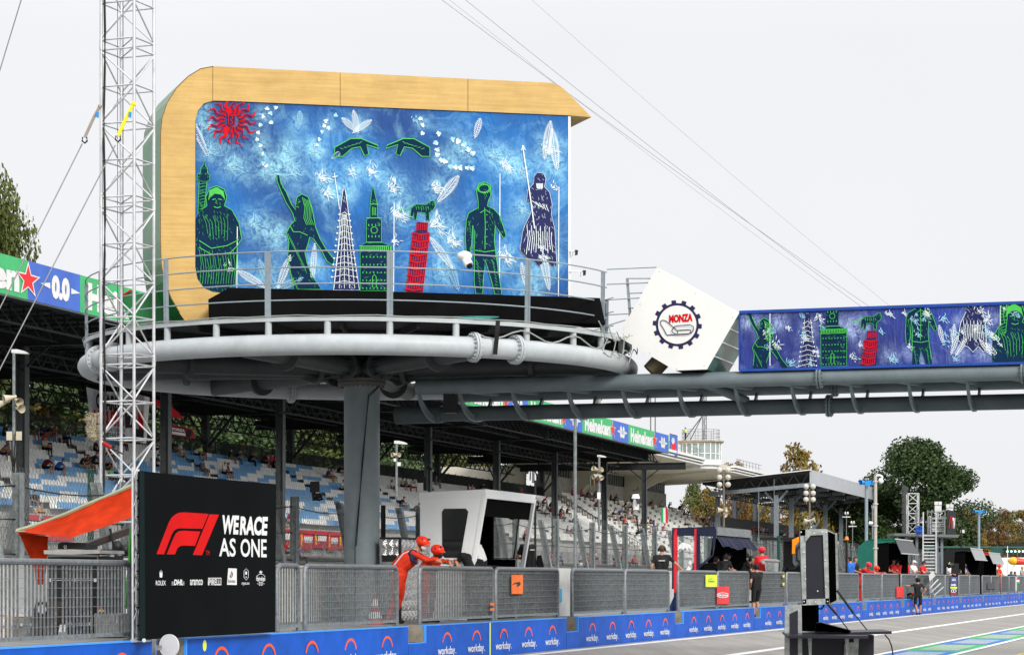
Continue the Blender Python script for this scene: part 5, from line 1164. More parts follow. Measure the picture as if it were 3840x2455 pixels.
for j, (x, y, Y, w_, k, lm, l_) in enumerate(((2590, 1800, 440, 150, 'round', 3, 'green tree just right of the cream tribune wall'), (2660, 1830, 420, 150, 'round', 1, 'yellow green tree between the tribune and the grey stand'), (2745, 1712, 460, 130, 'round', 2, 'rust brown tree behind the right end of the tribune roof'), (2700, 1880, 460, 160, 'round', 2, 'brown tree behind the first column of the grey stand'),
        (2800, 1850, 470, 170, 'round', 1, 'golden tree seen through the grey stand, behind its open stairs'), (2880, 1855, 480, 170, 'tall', 1, 'golden tree seen through the middle of the grey stand'), (2980, 1870, 500, 170, 'round', 2, 'brown orange tree seen through the grey stand, right of the ball lamps'), (3080, 1880, 500, 180, 'round', 1, 'golden tree seen through the right part of the grey stand'),
        (3170, 1875, 520, 170, 'round', 3, 'green tree seen under the right end of the grey roof'), (3230, 1960, 450, 150, 'round', 0, 'low dark green tree behind the blue loudspeaker pole'), (3330, 1960, 470, 170, 'round', 0, 'low dark green tree under the left side of the big oak'), (3500, 1950, 470, 180, 'round', 0, 'low dark green tree under the right side of the big oak'),
        (3600, 1890, 600, 120, 'tall', 2, 'brown tree right of the red and white sign'), (3650, 1905, 560, 130, 'round', 1, 'yellowish tree left of the slim pole with blue loudspeakers'), (3700, 1920, 620, 110, 'tall', 0, 'dark green tree behind the slim pole with blue loudspeakers'), (3745, 1902, 600, 120, 'tall', 2, 'brown green tree right of the slim loudspeaker pole'),
        (3790, 1915, 640, 120, 'round', 3, 'light green tree above the start lights'), (3835, 1885, 560, 110, 'tall', 1, 'yellow green tree at the right edge of the picture'), (3560, 2000, 560, 150, 'round', 1, 'low yellow green tree behind the camera platform'), (3620, 2010, 640, 150, 'round', 2, 'low brown tree behind the black timing stand'), (3700, 2010, 600, 150, 'round', 3, 'low green tree behind the red timing stand'), (3790, 2000, 620, 160, 'round', 0, 'low dark green tree behind the start lights'), (2520, 1900, 520, 160, 'round', 0, 'dark green tree behind the cream tribune'))):
    plant(k, l_, x, y, Y, gt, wpx=w_*1.15, lm=lm, seed=j+3)

# ================================================================ timing stands on the wall walkway
navy = M('dark navy panel', (.014, .018, .045), .35, 0, .1, 1); winm = glass('tinted window', (.03, .035, .035), .92, .06); clear = glass('clear window', (.25, .3, .3), .28, .04)
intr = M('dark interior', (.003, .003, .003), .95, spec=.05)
def polyT(b, s, L, thick):   # outline given as (t, z) at station s
    b.prism([W(s, t, z) for t, z in L], W(thick, 0, 0)-W(0, 0, 0))
t = thing('timing_stand', 'white and silver timing stand with a slanted window and a black open front', 'stand', W(53.3, 17.6, .75))
s0, s1 = 51.5, 55.3; whm = M('glossy white shell', (.86, .87, .87), .3, 0, .03, 1, grime=.97)
b = MB(); polyT(b, s0, [(18.3, .75), (18.3, 3.55), (18.15, 3.62), (16.75, 3.68), (17.25, .75)], .08)
b.bar(W(s1, 18.25, .75), W(s1, 18.25, 3.5), .1, .1)
b.hexa([W(s0, 16.72, 3.5), W(s1, 16.72, 3.5), W(s1, 18.32, 3.5), W(s0, 18.32, 3.5)], [W(s0-.03, 16.72, 3.7), W(s1+.1, 16.72, 3.7), W(s1+.1, 18.32, 3.64), W(s0-.03, 18.32, 3.64)])
for s in (s0, s1): b.bar(W(s+.04, 16.75, 3.6), W(s+.04, 17.25, .75), .12, .08)
b.build('shell', whm, t)
b = MB(); b.tbox(s0+.02, 57.9, 17.35, 18.25, .76, 1.93); b.build('base_cabinet', intr, t)
b = MB(); w0 = [(17.77, 3.2), (17.72, 3.27), (17.2, 3.27), (17.14, 3.2), (17.32, 2.2), (17.4, 2.16), (17.7, 2.16), (17.76, 2.22)]
b.poly([W(s0-.012, a, z) for a, z in w0]); b.build('side_window', M('black glass', (.012, .013, .013), .08), t)
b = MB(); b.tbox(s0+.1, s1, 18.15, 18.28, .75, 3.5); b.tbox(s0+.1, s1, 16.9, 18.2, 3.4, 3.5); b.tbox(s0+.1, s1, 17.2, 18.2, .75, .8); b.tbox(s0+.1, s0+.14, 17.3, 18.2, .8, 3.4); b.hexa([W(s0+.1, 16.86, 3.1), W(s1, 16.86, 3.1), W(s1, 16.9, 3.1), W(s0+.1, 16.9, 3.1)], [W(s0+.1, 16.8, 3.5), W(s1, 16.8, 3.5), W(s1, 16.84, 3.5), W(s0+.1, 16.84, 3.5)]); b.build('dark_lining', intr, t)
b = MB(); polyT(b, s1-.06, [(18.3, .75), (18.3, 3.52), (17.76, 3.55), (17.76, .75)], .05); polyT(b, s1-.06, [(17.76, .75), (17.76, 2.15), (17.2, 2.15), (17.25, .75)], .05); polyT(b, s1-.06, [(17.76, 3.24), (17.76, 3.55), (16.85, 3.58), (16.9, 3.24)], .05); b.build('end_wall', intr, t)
b = MB(); b.poly([W(s1-.04, a, z) for a, z in ((17.76, 2.15), (17.76, 3.24), (17.06, 3.24), (17.2, 2.15))]); b.build('end_window', clear, t)
b = MB(); b.path([W(s1-.1, 17.74, 2.17), W(s1-.1, 17.74, 3.22), W(s1-.1, 17.08, 3.22), W(s1-.1, 17.22, 2.17)], .03, 6, True); b.ell(W(s1-.12, 17.25, 3.2), (.12, .1, .1)); b.build('window_trim', blackm, t)
b = MB(); b.tbox(s0+1.3, s1-.1, 17.5, 18.0, 1.5, 2.0); b.build('desk', blackm, t)
t = thing('sensor_unit', 'small white sensor box on a ribbed base on top of the white timing stand', 'sensor', P(1585, 1858, 55.5))
b = MB(); Y = 55.5; b.hexa([P(1568, 1838, Y), P(1587, 1838, Y), P(1587, 1838, Y+.2), P(1568, 1838, Y+.2)], [P(1567, 1810, Y), P(1587, 1809, Y), P(1587, 1809, Y+.2), P(1567, 1810, Y+.2)])
for k in range(5): b.tube(P(1586, 1840+k*4, Y+.1), P(1586, 1842+k*4, Y+.1), .11-.004*k, 14)
b.build('housing', white, t); b = MB(); b.hexa([P(1570, 1838, Y+.22), P(1600, 1838, Y+.22), P(1600, 1838, Y+.4), P(1570, 1838, Y+.4)], [P(1568, 1790, Y+.22), P(1598, 1786, Y+.22), P(1598, 1786, Y+.4), P(1568, 1790, Y+.4)]); b.path([P(1596, 1790, Y+.3), P(1600, 1765, Y+.3), P(1610, 1740, Y+.3), P(1606, 1755, Y+.3)], .02, 5); b.ell(P(1606, 1752, Y+.3), (.06, .05, .05)); b.ell(P(1614, 1757, Y+.3), (.05, .05, .04)); b.bar(P(1600, 1765, Y+.3), P(1616, 1730, Y+.3), .05, .02); b.build('wind_gauge', blackm, t)
# silver quilted box beside it
t = thing('insulated_box', 'silver quilted insulation box with black edges between the column and the white timing stand', 'box', W(49.5, 19, .75))
qm = M('silver quilted foil', (.5, .5, .5), .22, .85, .3, 14, 1, rgb2=(.75, .75, .75))
b = MB(); sa, sb = 49.3, 51.3; nq = 12
def quilt(f, nu, nv):
    for i in range(nu):
        for j in range(nv):
            u, v = i/nu, j/nv; du, dv = 1/nu, 1/nv; c_ = f(u+du/2, v+dv/2, .06)
            q = [f(u, v, 0), f(u+du, v, 0), f(u+du, v+dv, 0), f(u, v+dv, 0)]
            b.add(q+[c_], [[0, 1, 4], [1, 2, 4], [2, 3, 4], [3, 0, 4]])
quilt(lambda u, v, l: W(sa-l, 18.45-u*.45, .75+v*1.81), 3, 8); quilt(lambda u, v, l: W(sa+u*(sb-sa), 18.0-l, .75+v*1.81), 8, 8)
b.face(W(sa, 18, 2.56), W(sb, 18, 2.56), W(sb, 18.45, 2.56), W(sa, 18.45, 2.56)); b.build('quilted_cover', qm, t)
b = MB(); b.bar(W(sa, 17.98, .75), W(sa, 17.98, 2.58), .05, .05); b.bar(W(sa, 18, 2.57), W(sa, 18.45, 2.57), .04, .04); b.bar(W(sa, 18, 2.57), W(sb, 18, 2.57), .04, .04); b.tbox(sa-.12, sa-.02, 18.06, 18.36, .75, 2.2); b.build('black_edging', blackm, t)
for k in range(12):
    pass
b = MB(); b.tbox(sa-.14, sa-.12, 18.1, 18.34, .9, 2.05)
for k in range(9): b.tbox(sa-.15, sa-.14, 18.12, 18.32, 1.3+k*.08, 1.34+k*.08)
b.build('louvre_panel', galvd, t)
t = thing('speaker_box', 'flat black panel standing upright just right of the big grey column', 'panel', P(1432, 2000, 56)); b = MB(); b.hexa([P(1428, 2020, 56), P(1446, 2020, 56), P(1446, 2020, 56.5), P(1428, 2020, 56.5)], [P(1428, 1893, 56), P(1446, 1893, 56), P(1446, 1893, 56.5), P(1428, 1893, 56.5)]); b.build('panel', blackm, t)
t = thing('display_unit', 'black boxed display with cables fixed on top of a fence post left of the column', 'display', PT(1182, 1850, 20.3)); b = MB(); Y = YX(1182, 20.2); b.hexa([P(1162, 1846, Y), P(1199, 1845, Y), P(1199, 1845, Y+.25), P(1162, 1846, Y+.25)], [P(1163, 1805, Y), P(1198, 1803, Y), P(1198, 1803, Y+.25), P(1163, 1805, Y+.25)]); b.build('display_case', blackm, t)
b = MB(); b.tube(P(1176, 1846, Y+.1), P(1180, 1876, Y+.1), .05, 8); b.path([P(1186, 1850, Y), P(1205, 1862, Y), P(1212, 1868, Y), P(1195, 1874, Y), P(1180, 1865, Y)], .03, 6); b.ell(P(1193, 1858, Y), (.09, .06, .06)); b.build('mounting_arm', blackm, t, True)
# dark blue and red stand
t = thing('timing_stand', 'dark blue timing stand with red stripes and a white bull on its side window', 'stand', W(78, 17.6, .75))
s0, s1 = 75.7, 81.0; k2 = M('red shell stripe', (.68, .02, .03), .35)
XS = lambda x, s=s0: s*(math.sin(TH)-(x-1920)/F*math.cos(TH))/(math.cos(TH)+(x-1920)/F*math.sin(TH))
zx = lambda z: 2480+z*.2469
zz_ = lambda y: ZY(1960+y*.2469, s0*math.cos(TH)+17.5*math.sin(TH))
pts = lambda L: [(XS(zx(x)), zz_(y)) for x, y in L]
b = MB()
for L in ([(160, 100), (185, 88), (820, 80), (832, 90), (832, 200), (160, 190)], [(160, 190), (205, 190), (205, 1000), (160, 1000)], [(530, 190), (585, 190), (585, 640), (575, 735), (530, 735)], [(780, 190), (832, 200), (780, 500), (575, 690), (560, 640), (585, 640), (740, 500), (780, 480)]):
    polyT(b, s0, pts(L), .06)
tb = XS(zx(160)); ta = XS(zx(825))
b.hexa([W(s0+.06, ta, 3.15), W(s1, ta, 3.15), W(s1, tb, 3.15), W(s0+.06, tb, 3.15)], [W(s0+.06, ta, 3.38), W(s1, ta, 3.38), W(s1, tb, 3.34), W(s0+.06, tb, 3.34)]); b.build('shell', navy, t)
b = MB()
for L in ([(205, 88), (238, 88), (238, 735), (238, 1060), (190, 1060), (190, 180)], [(505, 88), (535, 82), (530, 735), (497, 735)]): b.prism([W(s0-.02, *q) for q in pts(L)], W(.09, 0, 0)-W(0, 0, 0))
b.build('red_stripe', k2, t)
b = MB(); b.poly([W(s0+.03, *q) for q in pts([(238, 205), (500, 205), (500, 735), (238, 735)])]); b.poly([W(s0+.03, *q) for q in pts([(585, 210), (780, 210), (740, 500), (590, 640)])]); b.build('side_window', clear, t)
b = MB(); A = Art(b, lambda x, y, l: W(s0-.0-l, XS(zx(x)), zz_(y)))
A.fill([(250, 405), (265, 350), (290, 315), (325, 292), (370, 300), (420, 318), (450, 340), (462, 320), (455, 300), (470, 288), (470, 320), (452, 352), (470, 385), (480, 412), (455, 408), (430, 378), (405, 372), (412, 405), (395, 408), (375, 375), (340, 388), (352, 410), (325, 405), (318, 382), (290, 388), (262, 400)], 0, .01)
A.ring(235, 350, 85, 95, 7, 0, .02, -80, 80); A.fill([(440, 560), (470, 600), (440, 640), (412, 605)], 0, .01); A.fill([(380, 700), (415, 650), (460, 690), (420, 735), (375, 735)], 0, .01)
b.build('bull_print', wprint, t)
b = MB(); b.tbox(s0+.1, s1, tb-.1, tb-.04, .75, 2.0); b.tbox(s0+.1, s0+2.8, 17.2, 17.6, .75, 2.2); b.tbox(s1-.06, s1, 16.9, tb, .75, 3.1); b.build('dark_lining', intr, t)
b = MB(); b.tbox(s0+.05, s1+.1, ta-.05, ta+.02, 3.1, 3.36); b.build('grey_trim', galvd, t)
b = MB()
for a, c in ((s0+.05, s0+2.9), (s0+3.0, s1+.1)):
    n_ = 10; top = [W(a+(c-a)*k/n_, ta+.02, 3.1) for k in range(n_+1)]; bo = [W(a+(c-a)*k/n_+.2, ta-.2+.06*math.sin(k*1.7), 2.70+.05*math.sin(k*.6)) for k in range(n_+1)]
    b.add(top+bo, [[k, k+1, n_+2+k, n_+1+k] for k in range(n_)])
b.build('awning', M('navy awning cloth', (.012, .015, .04), .8), t)
t = thing('cover_sheet', 'dark blue cloth hanging to the wall beside the dark blue timing stand', 'cloth', W(70.2, 16.4, .75)); b = MB(); Y = YX(2525, 16.4); b.prism([P(x, y, Y) for x, y in ((2540, 2200), (2541, 2290), (2507, 2290), (2512, 2272), (2528, 2235))], (0, .15, 0)); b.build('cloth', M('blue cloth', (.012, .03, .12), .7), t)
# green stand
def simple_stand(label, s0, s1, body, lining, extra=None, z1=3.6, vis=True):
    t = thing('timing_stand', label, 'stand', W((s0+s1)/2, 17.5, .75))
    b = MB(); pr = [(18.6, .75)]+[(18.6-.7*(1-math.cos(R(k*18))), z1-.7+.7*math.sin(R(k*18))) for k in range(6)]+[(16.8, z1), (16.8, z1-.12), (17.7, z1-.2), (17.9, .75)]
    polyT(b, s0, pr, .08); b.hexa([W(s0, 16.8, z1-.06), W(s1, 16.8, z1-.06), W(s1, 18, z1-.06), W(s0, 18, z1-.06)], [W(s0, 16.8, z1+.03), W(s1, 16.8, z1+.03), W(s1, 18, z1+.03), W(s0, 18, z1+.03)]); b.build('shell', body, t)
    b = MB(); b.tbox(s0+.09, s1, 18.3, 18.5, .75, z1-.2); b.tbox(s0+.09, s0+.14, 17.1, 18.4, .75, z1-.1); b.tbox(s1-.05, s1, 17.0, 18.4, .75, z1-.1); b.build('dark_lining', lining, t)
    if vis:
        b = MB(); b.hexa([W(s0+.1, 16.5, z1-.65), W(s1, 16.5, z1-.65), W(s1, 16.52, z1-.65), W(s0+.1, 16.52, z1-.65)], [W(s0+.1, 16.78, z1), W(s1, 16.78, z1), W(s1, 16.8, z1), W(s0+.1, 16.8, z1)]); b.build('front_visor', extra or galvd, t)
        b = MB(); b.bar(W(s0+.1, 16.48, z1-.67), W(s1, 16.48, z1-.67), .05, .05); b.bar(W(s0+.1, 16.78, z1+.02), W(s1, 16.78, z1+.02), .06, .06); b.build('visor_trim', alu, t)
    return t
simple_stand('dark timing stand with a rounded green end behind the red and orange marshals', 115, 121, M('dark green shell', (.01, .12, .09), .4), intr, M('charcoal visor', (.05, .055, .06), .5))
simple_stand('black timing stand with a grey visor under the camera platform', 146, 152.5, blackm, intr, M('grey visor', (.25, .26, .27), .4), z1=3.55)
ft = simple_stand('red timing stand with a yellow shield and a black inside', 156, 163, M('bright red shell', (.68, .02, .015), .3), intr, M('grey visor', (.25, .26, .27), .4), z1=3.4)
b = MB(); A = Art(b, lambda x, y, l: W(156-.02-l, x, y)); A.fill([(18.25, 3.05), (18.25, 2.7), (18.1, 2.5), (17.95, 2.7), (17.95, 3.05)], 0); A.fill([(18.14, 2.98), (18.16, 2.66), (18.1, 2.7), (18.05, 2.64), (18.07, 2.9)], 1, .02); b.build('shield', [M('yellow shield', (.8, .6, .02), .5), blackm], ft)
t = thing('timing_stand', 'orange and grey timing stand end half hidden by the black flight case', 'stand', W(88, 17.5, .75)); b = MB(); s = 91.5
X9 = lambda x, y: (XS(2740+x*.4568, s), ZY(1900+y*.4568, s*math.cos(TH)+17.5*math.sin(TH)))
polyT(b, s, [X9(505, 268), X9(565, 240), X9(700, 240), X9(700, 285), X9(560, 285), X9(530, 320), X9(528, 382), X9(503, 384)], .1); b.build('orange_frame', M('orange shell', (.85, .26, .01), .4), t)
b = MB(); polyT(b, s, [X9(530, 320), X9(560, 287), X9(700, 287), X9(700, 500), X9(540, 500), X9(510, 460), X9(508, 388), X9(530, 382)], .08); b.build('grey_shell', M('charcoal shell', (.09, .095, .1), .5), t)
b = MB(); b.path([W(s-.03, *X9(x, y)) for x, y in ((585, 300), (545, 345), (545, 430), (590, 470))], .04, 5); b.tbox(s+.1, s+5, 17, 18.6, 3.2, 3.3); b.tbox(s+4.9, s+5, 17, 18.6, .8, 3.3); b.build('black_trim', blackm, t)
t = thing('beacon_lamp', 'orange beacon lamp on a black pole right behind the flight case', 'lamp', P(3175, 2060, 100)); b = MB(); b.tube(P(3175, 2023, 100), P(3175, 2010, 100), .09, 10, .06); b.build('lamp_dome', M('orange lamp', (.85, .25, .02), .3), t, True); b = MB(); b.tube(P(3175, 2150, 100), P(3175, 2023, 100), .05, 8); b.build('pole', blackm, t)
t = thing('case_cart', 'grey equipment cabinet with a curved lid right of the man in the red helmet', 'cabinet', P(2895, 2140, 84)); Y = 84
b = MB(); b.hexa([P(2872, 2144, Y), P(2918, 2146, Y), P(2918, 2146, Y+1), P(2872, 2144, Y+1)], [P(2866, 2100, Y), P(2920, 2102, Y), P(2920, 2102, Y+1), P(2866, 2100, Y+1)]); b.prism([P(x, y, Y-.05) for x, y in ((2862, 2102), (2864, 2097), (2885, 2093), (2915, 2096), (2925, 2101), (2924, 2104))], (0, 1.1, 0)); b.build('cabinet_body', M('cabinet grey', (.3, .31, .31), .5), t)
b = MB(); b.prism([P(x, y, Y-.03) for x, y in ((2877, 2108), (2904, 2109), (2904, 2140), (2877, 2139))], (0, .02, 0)); b.build('cabinet_door', galvd, t)
t = thing('tarpaulin', 'crumpled black tarpaulin over gear beside the flight case', 'tarpaulin', P(2975, 2140, 88)); b = MB(); b.prism([P(x, y, 88) for x, y in ((2942, 2146), (2948, 2122), (2960, 2134), (2985, 2130), (3005, 2112), (3010, 2148))], (0, 1, 0)); b.build('sheet', black, t)

# ================================================================ camera platform with ladder, screen and sign
cp = thing('camera_platform', 'raised steel camera platform on posts with a railing', 'platform', P(3470, 2174, 134)); Yc = 134
DP = lambda x, y, d=0: P(x, y, Yc)+Vector((0, d, 0))
b = MB(); b.hexa([DP(3353, 2006), DP(3595, 2014), DP(3595, 2014, 2.5), DP(3353, 2006, 2.5)], [DP(3353, 1998), DP(3595, 2004), DP(3595, 2004, 2.5), DP(3353, 1998, 2.5)]); b.build('deck', M('platform steel', (.14, .155, .16), .6, .2), cp)
for x in (3404, 3444, 3520, 3538): b = MB(); b.bar(DP(x, 2150, .5), DP(x, 2004, .5), .13, .13); b.build('post', gst, cp)
b = MB()
for x in (3436, 3440, 3480, 3495, 3545): b.bar(DP(x, 2002, .1), DP(x, 1910, .1), .05, .05)
for y in (1912, 1935, 1960): b.bar(DP(3436, y, .1), DP(3450, y, .1), .04, .04); b.bar(DP(3480, y+6, .1), DP(3545, y+4, .1), .04, .04)
b.build('platform_railing', galv, cp)
t = thing('ladder', 'long aluminium ladder leaning up to the camera platform', 'ladder', DP(3480, 2165, -.4)); b = MB()
for x0_, x1_ in ((3459, 3452), (3507, 3501)): b.bar(DP(x0_, 1920, -.3), DP(x1_, 2148, -.8), .09, .06)
b.build('side_rails', alu, t); b = MB()
for k in range(12): y = 2008+k*12.3; b.tube(DP(3458-k*.4, y, -.4-.03*k), DP(3505-k*.4, y, -.4-.03*k), .03, 6)
b.build('rungs', alu, t)
t = thing('lattice_tower', 'short silver lattice tower standing on the camera platform', 'tower', DP(3432, 2000, .6)); b = MB()
pA, pB = DP(3412, 0, .6), DP(3452, 0, .6); truss(b, [(pA.x, pA.y), (pB.x, pB.y), (pB.x, pB.y+.5), (pA.x, pA.y+.5)], ZY(1998, Yc), ZY(1846, Yc), .56, .035, .022); b.build('lattice', alu, t)
t = thing('led_screen', 'tall black display wall seen from the side behind the short lattice tower', 'screen', DP(3412, 2000, 1.2)); b = MB()
b.hexa([DP(3397, 1998, 1.3), DP(3437, 1994, 3), DP(3437, 1994, 3.1), DP(3397, 1998, 1.4)], [DP(3397, 1809, 1.3), DP(3438, 1818, 3), DP(3438, 1818, 3.1), DP(3397, 1809, 1.4)])
for k in range(9): b.bar(DP(3395, 1815+k*22, 1.28), DP(3402, 1815+k*22, 1.28), .06, .06)
b.build('screen_panel', blackm, t)
t = thing('equipment_shelf', 'white and grey shelf rack of equipment on the camera platform', 'rack', DP(3520, 2000, .6)); b = MB()
for x in (3496, 3549): b.bar(DP(x, 2002, .6), DP(x, 1940, .6), .06, .06); b.bar(DP(x, 2002, 1.2), DP(x, 1940, 1.2), .06, .06)
for y in (1942, 1956, 1972, 1990): b.hexa([DP(3496, y+2, .6), DP(3549, y+2, .6), DP(3549, y+2, 1.2), DP(3496, y+2, 1.2)], [DP(3496, y-2, .6), DP(3549, y-2, .6), DP(3549, y-2, 1.2), DP(3496, y-2, 1.2)])
b.build('shelves', alu, t); b = MB()
for x, y in ((3500, 1968), (3520, 1968), (3504, 1986), (3526, 1986)): b.hexa([DP(x, y, .7), DP(x+17, y, .7), DP(x+17, y, 1.1), DP(x, y, 1.1)], [DP(x, y-9, .7), DP(x+17, y-9, .7), DP(x+17, y-9, 1.1), DP(x, y-9, 1.1)])
b.build('instruments', whited, t)
t = thing('sign', 'black sign with red and white letters hanging on the camera platform', 'sign', DP(3574, 1960)); b = MB(); b.hexa([DP(3552, 2001), DP(3594, 2006, .8), DP(3594, 2006, .9), DP(3552, 2001, .1)], [DP(3552, 1909), DP(3595, 1917, .8), DP(3595, 1917, .9), DP(3552, 1909, .1)]); b.build('sign_board', M('dark sign board', (.02, .022, .025), .6), t)
b = MB(); A = Art(b, lambda x, y, l: DP(x, y, (x-3552)/42*.8-.02-l*4)); A.line([(3561, 1978), (3564, 1948), (3567, 1936), (3574, 1934), (3573, 1978)], 3.6, 0); A.line([(3563, 1957), (3573, 1957)], 3, 0); A.text('TV', 3578, 1939, 3591, 1980, 1, .05); b.build('sign_letters', [redp, wprint], t)
grp = 'white flat antennas on the camera platform'
for x0_, y0_, x1_, y1_, l_ in ((3512, 1878, 3539, 1918, 'white flat antenna pair on the camera platform, left of the black sign'), (3556, 1888, 3583, 1912, 'white flat antenna pair just above the black sign')):
    t = thing('antenna', l_, 'antenna', DP(x0_, y1_, .6), grp); b = MB(); m_ = (x0_+x1_)/2
    for a, c, e, f_ in ((x0_, m_-1, y0_, y0_+13), (m_+1, x1_, y0_, y0_+13), (x0_+1, x1_-1, y0_+15, y1_)): b.hexa([DP(a, f_, .6), DP(c, f_, .6), DP(c, f_, .75), DP(a, f_, .75)], [DP(a, e, .6), DP(c, e, .6), DP(c, e, .75), DP(a, e, .75)])
    b.tube(DP(m_, y1_, .7), DP(m_, y1_+80 if x0_ < 3550 else y1_+20, .7), .04, 6); b.build('antenna_panels', whited, t)
t = thing('cable_bundle', 'blue cable bundle lying on the camera platform', 'cable', DP(3448, 1990, -.1)); b = MB()
for k in range(5): b.path([DP(3448+14*math.cos(a_*.5+k), 1983+10*math.sin(a_*.5)+k*1.5, -.1+.02*k) for a_ in range(12)], .045, 5, True)
b.build('cables', M('blue cable', (.02, .1, .5), .5), t)
# white hospitality wall, start lights, inflatable, gantry pipe
t = thing('trailer', 'white panel unit with a black logo at the right edge behind the wall', 'trailer', P(3790, 2150, 190)); Y = 190; b = MB()
b.hexa([P(3724, 2160, Y), P(3900, 2160, Y), P(3900, 2160, Y+2), P(3724, 2160, Y+2)], [P(3726, 2090, Y), P(3900, 2088, Y), P(3900, 2088, Y+2), P(3726, 2090, Y+2)]); b.build('panel_wall', white, t)
b = MB(); A = Art(b, lambda x, y, l: P(x, y, Y-.03-l*5)); A.ring(3744, 2118, 5, 5, 2.4, 0, 0, 40, 320); A.ring(3752, 2118, 5, 5, 2.4, 0, 0, 40, 320); A.line([(3754, 2112), (3762, 2112), (3757, 2116), (3759, 2124)], 2, 0); A.line([(3779, 2092), (3778, 2158)], .8, 0); b.build('logo', blackm, t)
t = thing('inflatable', 'yellow and red rounded nose cone pointing left above the white unit', 'inflatable', P(3815, 2105, 185)); Y = 185; b = MB(); b.ell(P(3800, 2102, Y), (.42, .35, .3), 16, 10); b.mi = 1; b.tube(P(3803, 2102, Y), P(3850, 2106, Y), .3, 14, .22); b.build('shell', [M('yellow gloss', (.85, .45, .02), .3), M('red gloss', (.65, .05, .03), .3)], t, True); b = MB(); b.tube(P(3806, 2112, Y), P(3788, 2158, Y), .05, 6); b.build('support', whited, t)
t = thing('gantry_pipe', 'dark green horizontal gantry pipe in front of the distant trees', 'gantry', P(3650, 2051, 230)); b = MB(); b.tube(P(3460, 2051, 230), P(3860, 2052, 230), .1, 8); b.tube(P(3478, 2051, 230), P(3478, 2160, 230), .1, 8); b.hexa([P(3715, 2080, 229.8), P(3760, 2080, 229.8), P(3760, 2080, 229.9), P(3715, 2080, 229.9)], [P(3716, 2050, 229.8), P(3760, 2050, 229.8), P(3760, 2050, 229.9), P(3716, 2050, 229.9)]); b.build('pipe', M('dark green pipe', (.01, .07, .06), .5), t, True)
t = thing('start_lights', 'row of round pale green start lights under a black gantry', 'traffic light', P(3810, 2060, 225)); Y = 225; b = MB(); b.hexa([P(3766, 2048, Y), P(3860, 2048, Y), P(3860, 2048, Y+.5), P(3766, 2048, Y+.5)], [P(3764, 2036, Y), P(3860, 2036, Y), P(3860, 2036, Y+.5), P(3764, 2036, Y+.5)])
for k in range(7): x = 3778+k*14.6; b.hexa([P(x-5, 2086, Y), P(x+5, 2086, Y), P(x+5, 2086, Y+.2), P(x-5, 2086, Y+.2)], [P(x-5, 2060, Y), P(x+5, 2060, Y), P(x+5, 2060, Y+.2), P(x-5, 2060, Y+.2)])
b.build('light_housing', blackm, t)
gl_ = glow('green white lamp', (.35, .95, .8), 1.2)
for k in range(6): x = 3778+k*14.6; b = MB(); b.tube(P(x, 2066, Y-.1), P(x, 2066, Y-.01), .1, 12); b.build('lamp', gl_, t)
b = MB(); b.tube(P(3778, 2090, Y), P(3778, 2046, Y), .04, 6); b.build('post', white, t)

# ================================================================ poles, lamps, loudspeakers
horn = M('cream horn plastic', (.5, .45, .33), .5)
def pole(label, x, y0, y1, Y, r, m=galv, name='lamp_post', cat='lamp post', group=None):
    t = thing(name, label, cat, P(x, y1, Y), group); b = MB(); b.tube(P(x, y1, Y), P(x, y0, Y), r, 10); b.build('pole', m, t, True); return t
def lamp_head(t, x, y, Y, k):
    b = MB(); b.prism([P(x+k*a, y+k*c, Y) for a, c in ((-8, 0), (-7, -13), (14, -13), (40, -7), (56, 1), (50, 4))], (0, .25*k, 0)); b.build('lamp_head', whited, t)
def horns(t, L, Y, r=.12):
    for x, y, dx, dy in L:
        b = MB(); a = P(x, y, Y-.1); c = P(x+dx, y+dy, Y-.25); b.tube(a, c, r*.35, 14, r, False); b.tube(a, a+(a-c)*.3, r*.35, 10); b.build('horn_speaker', horn, t, True)
t = pole('lamp post with cream horn loudspeakers and white boxes at the left edge', 52, 1325, 1835, 70, .045); lamp_head(t, 50, 1322, 70, 1); horns(t, [(50, 1488, -36, 8), (25, 1505, -40, 14), (62, 1500, 12, 8), (66, 1530, 16, 2)], 70, .13)
b = MB(); Y = 69.8
for a, c in ((24, 46), (60, 82)): b.hexa([P(a, 1650, Y), P(c, 1650, Y), P(c, 1650, Y+.2), P(a, 1650, Y+.2)], [P(a, 1617, Y), P(c, 1617, Y), P(c, 1617, Y+.2), P(a, 1617, Y+.2)])
b.hexa([P(30, 1730, Y), P(42, 1730, Y), P(42, 1730, Y+.2), P(30, 1730, Y+.2)], [P(30, 1708, Y), P(42, 1708, Y), P(42, 1708, Y+.2), P(30, 1708, Y+.2)]); b.build('antenna_boxes', horn, t)
b = MB()
for k in range(4): b.path([P(30+k*14, 1650, 69.7), P(36+k*9, 1690, 69.7), P(46+k*3, 1740, 69.7), P(44+k*4, 1800, 69.7)], .02, 5)
b.build('cables', blackm, t)
t = pole('lamp post with small loudspeakers just right of the big grey column', 1487, 1665, 1860, 100, .05); lamp_head(t, 1484, 1662, 100, .8); horns(t, [(1487, 1704, -16, 0), (1487, 1706, 10, -2)], 100, .1)
b = MB(); b.hexa([P(1476, 1729, 99), P(1486, 1729, 99), P(1486, 1729, 99.2), P(1476, 1729, 99.2)], [P(1476, 1718, 99), P(1486, 1718, 99), P(1486, 1718, 99.2), P(1476, 1718, 99.2)]); b.hexa([P(1490, 1746, 99), P(1503, 1746, 99), P(1503, 1746, 99.2), P(1490, 1746, 99.2)], [P(1490, 1732, 99), P(1503, 1732, 99), P(1503, 1732, 99.2), P(1490, 1732, 99.2)]); b.build('antenna_boxes', whited, t)
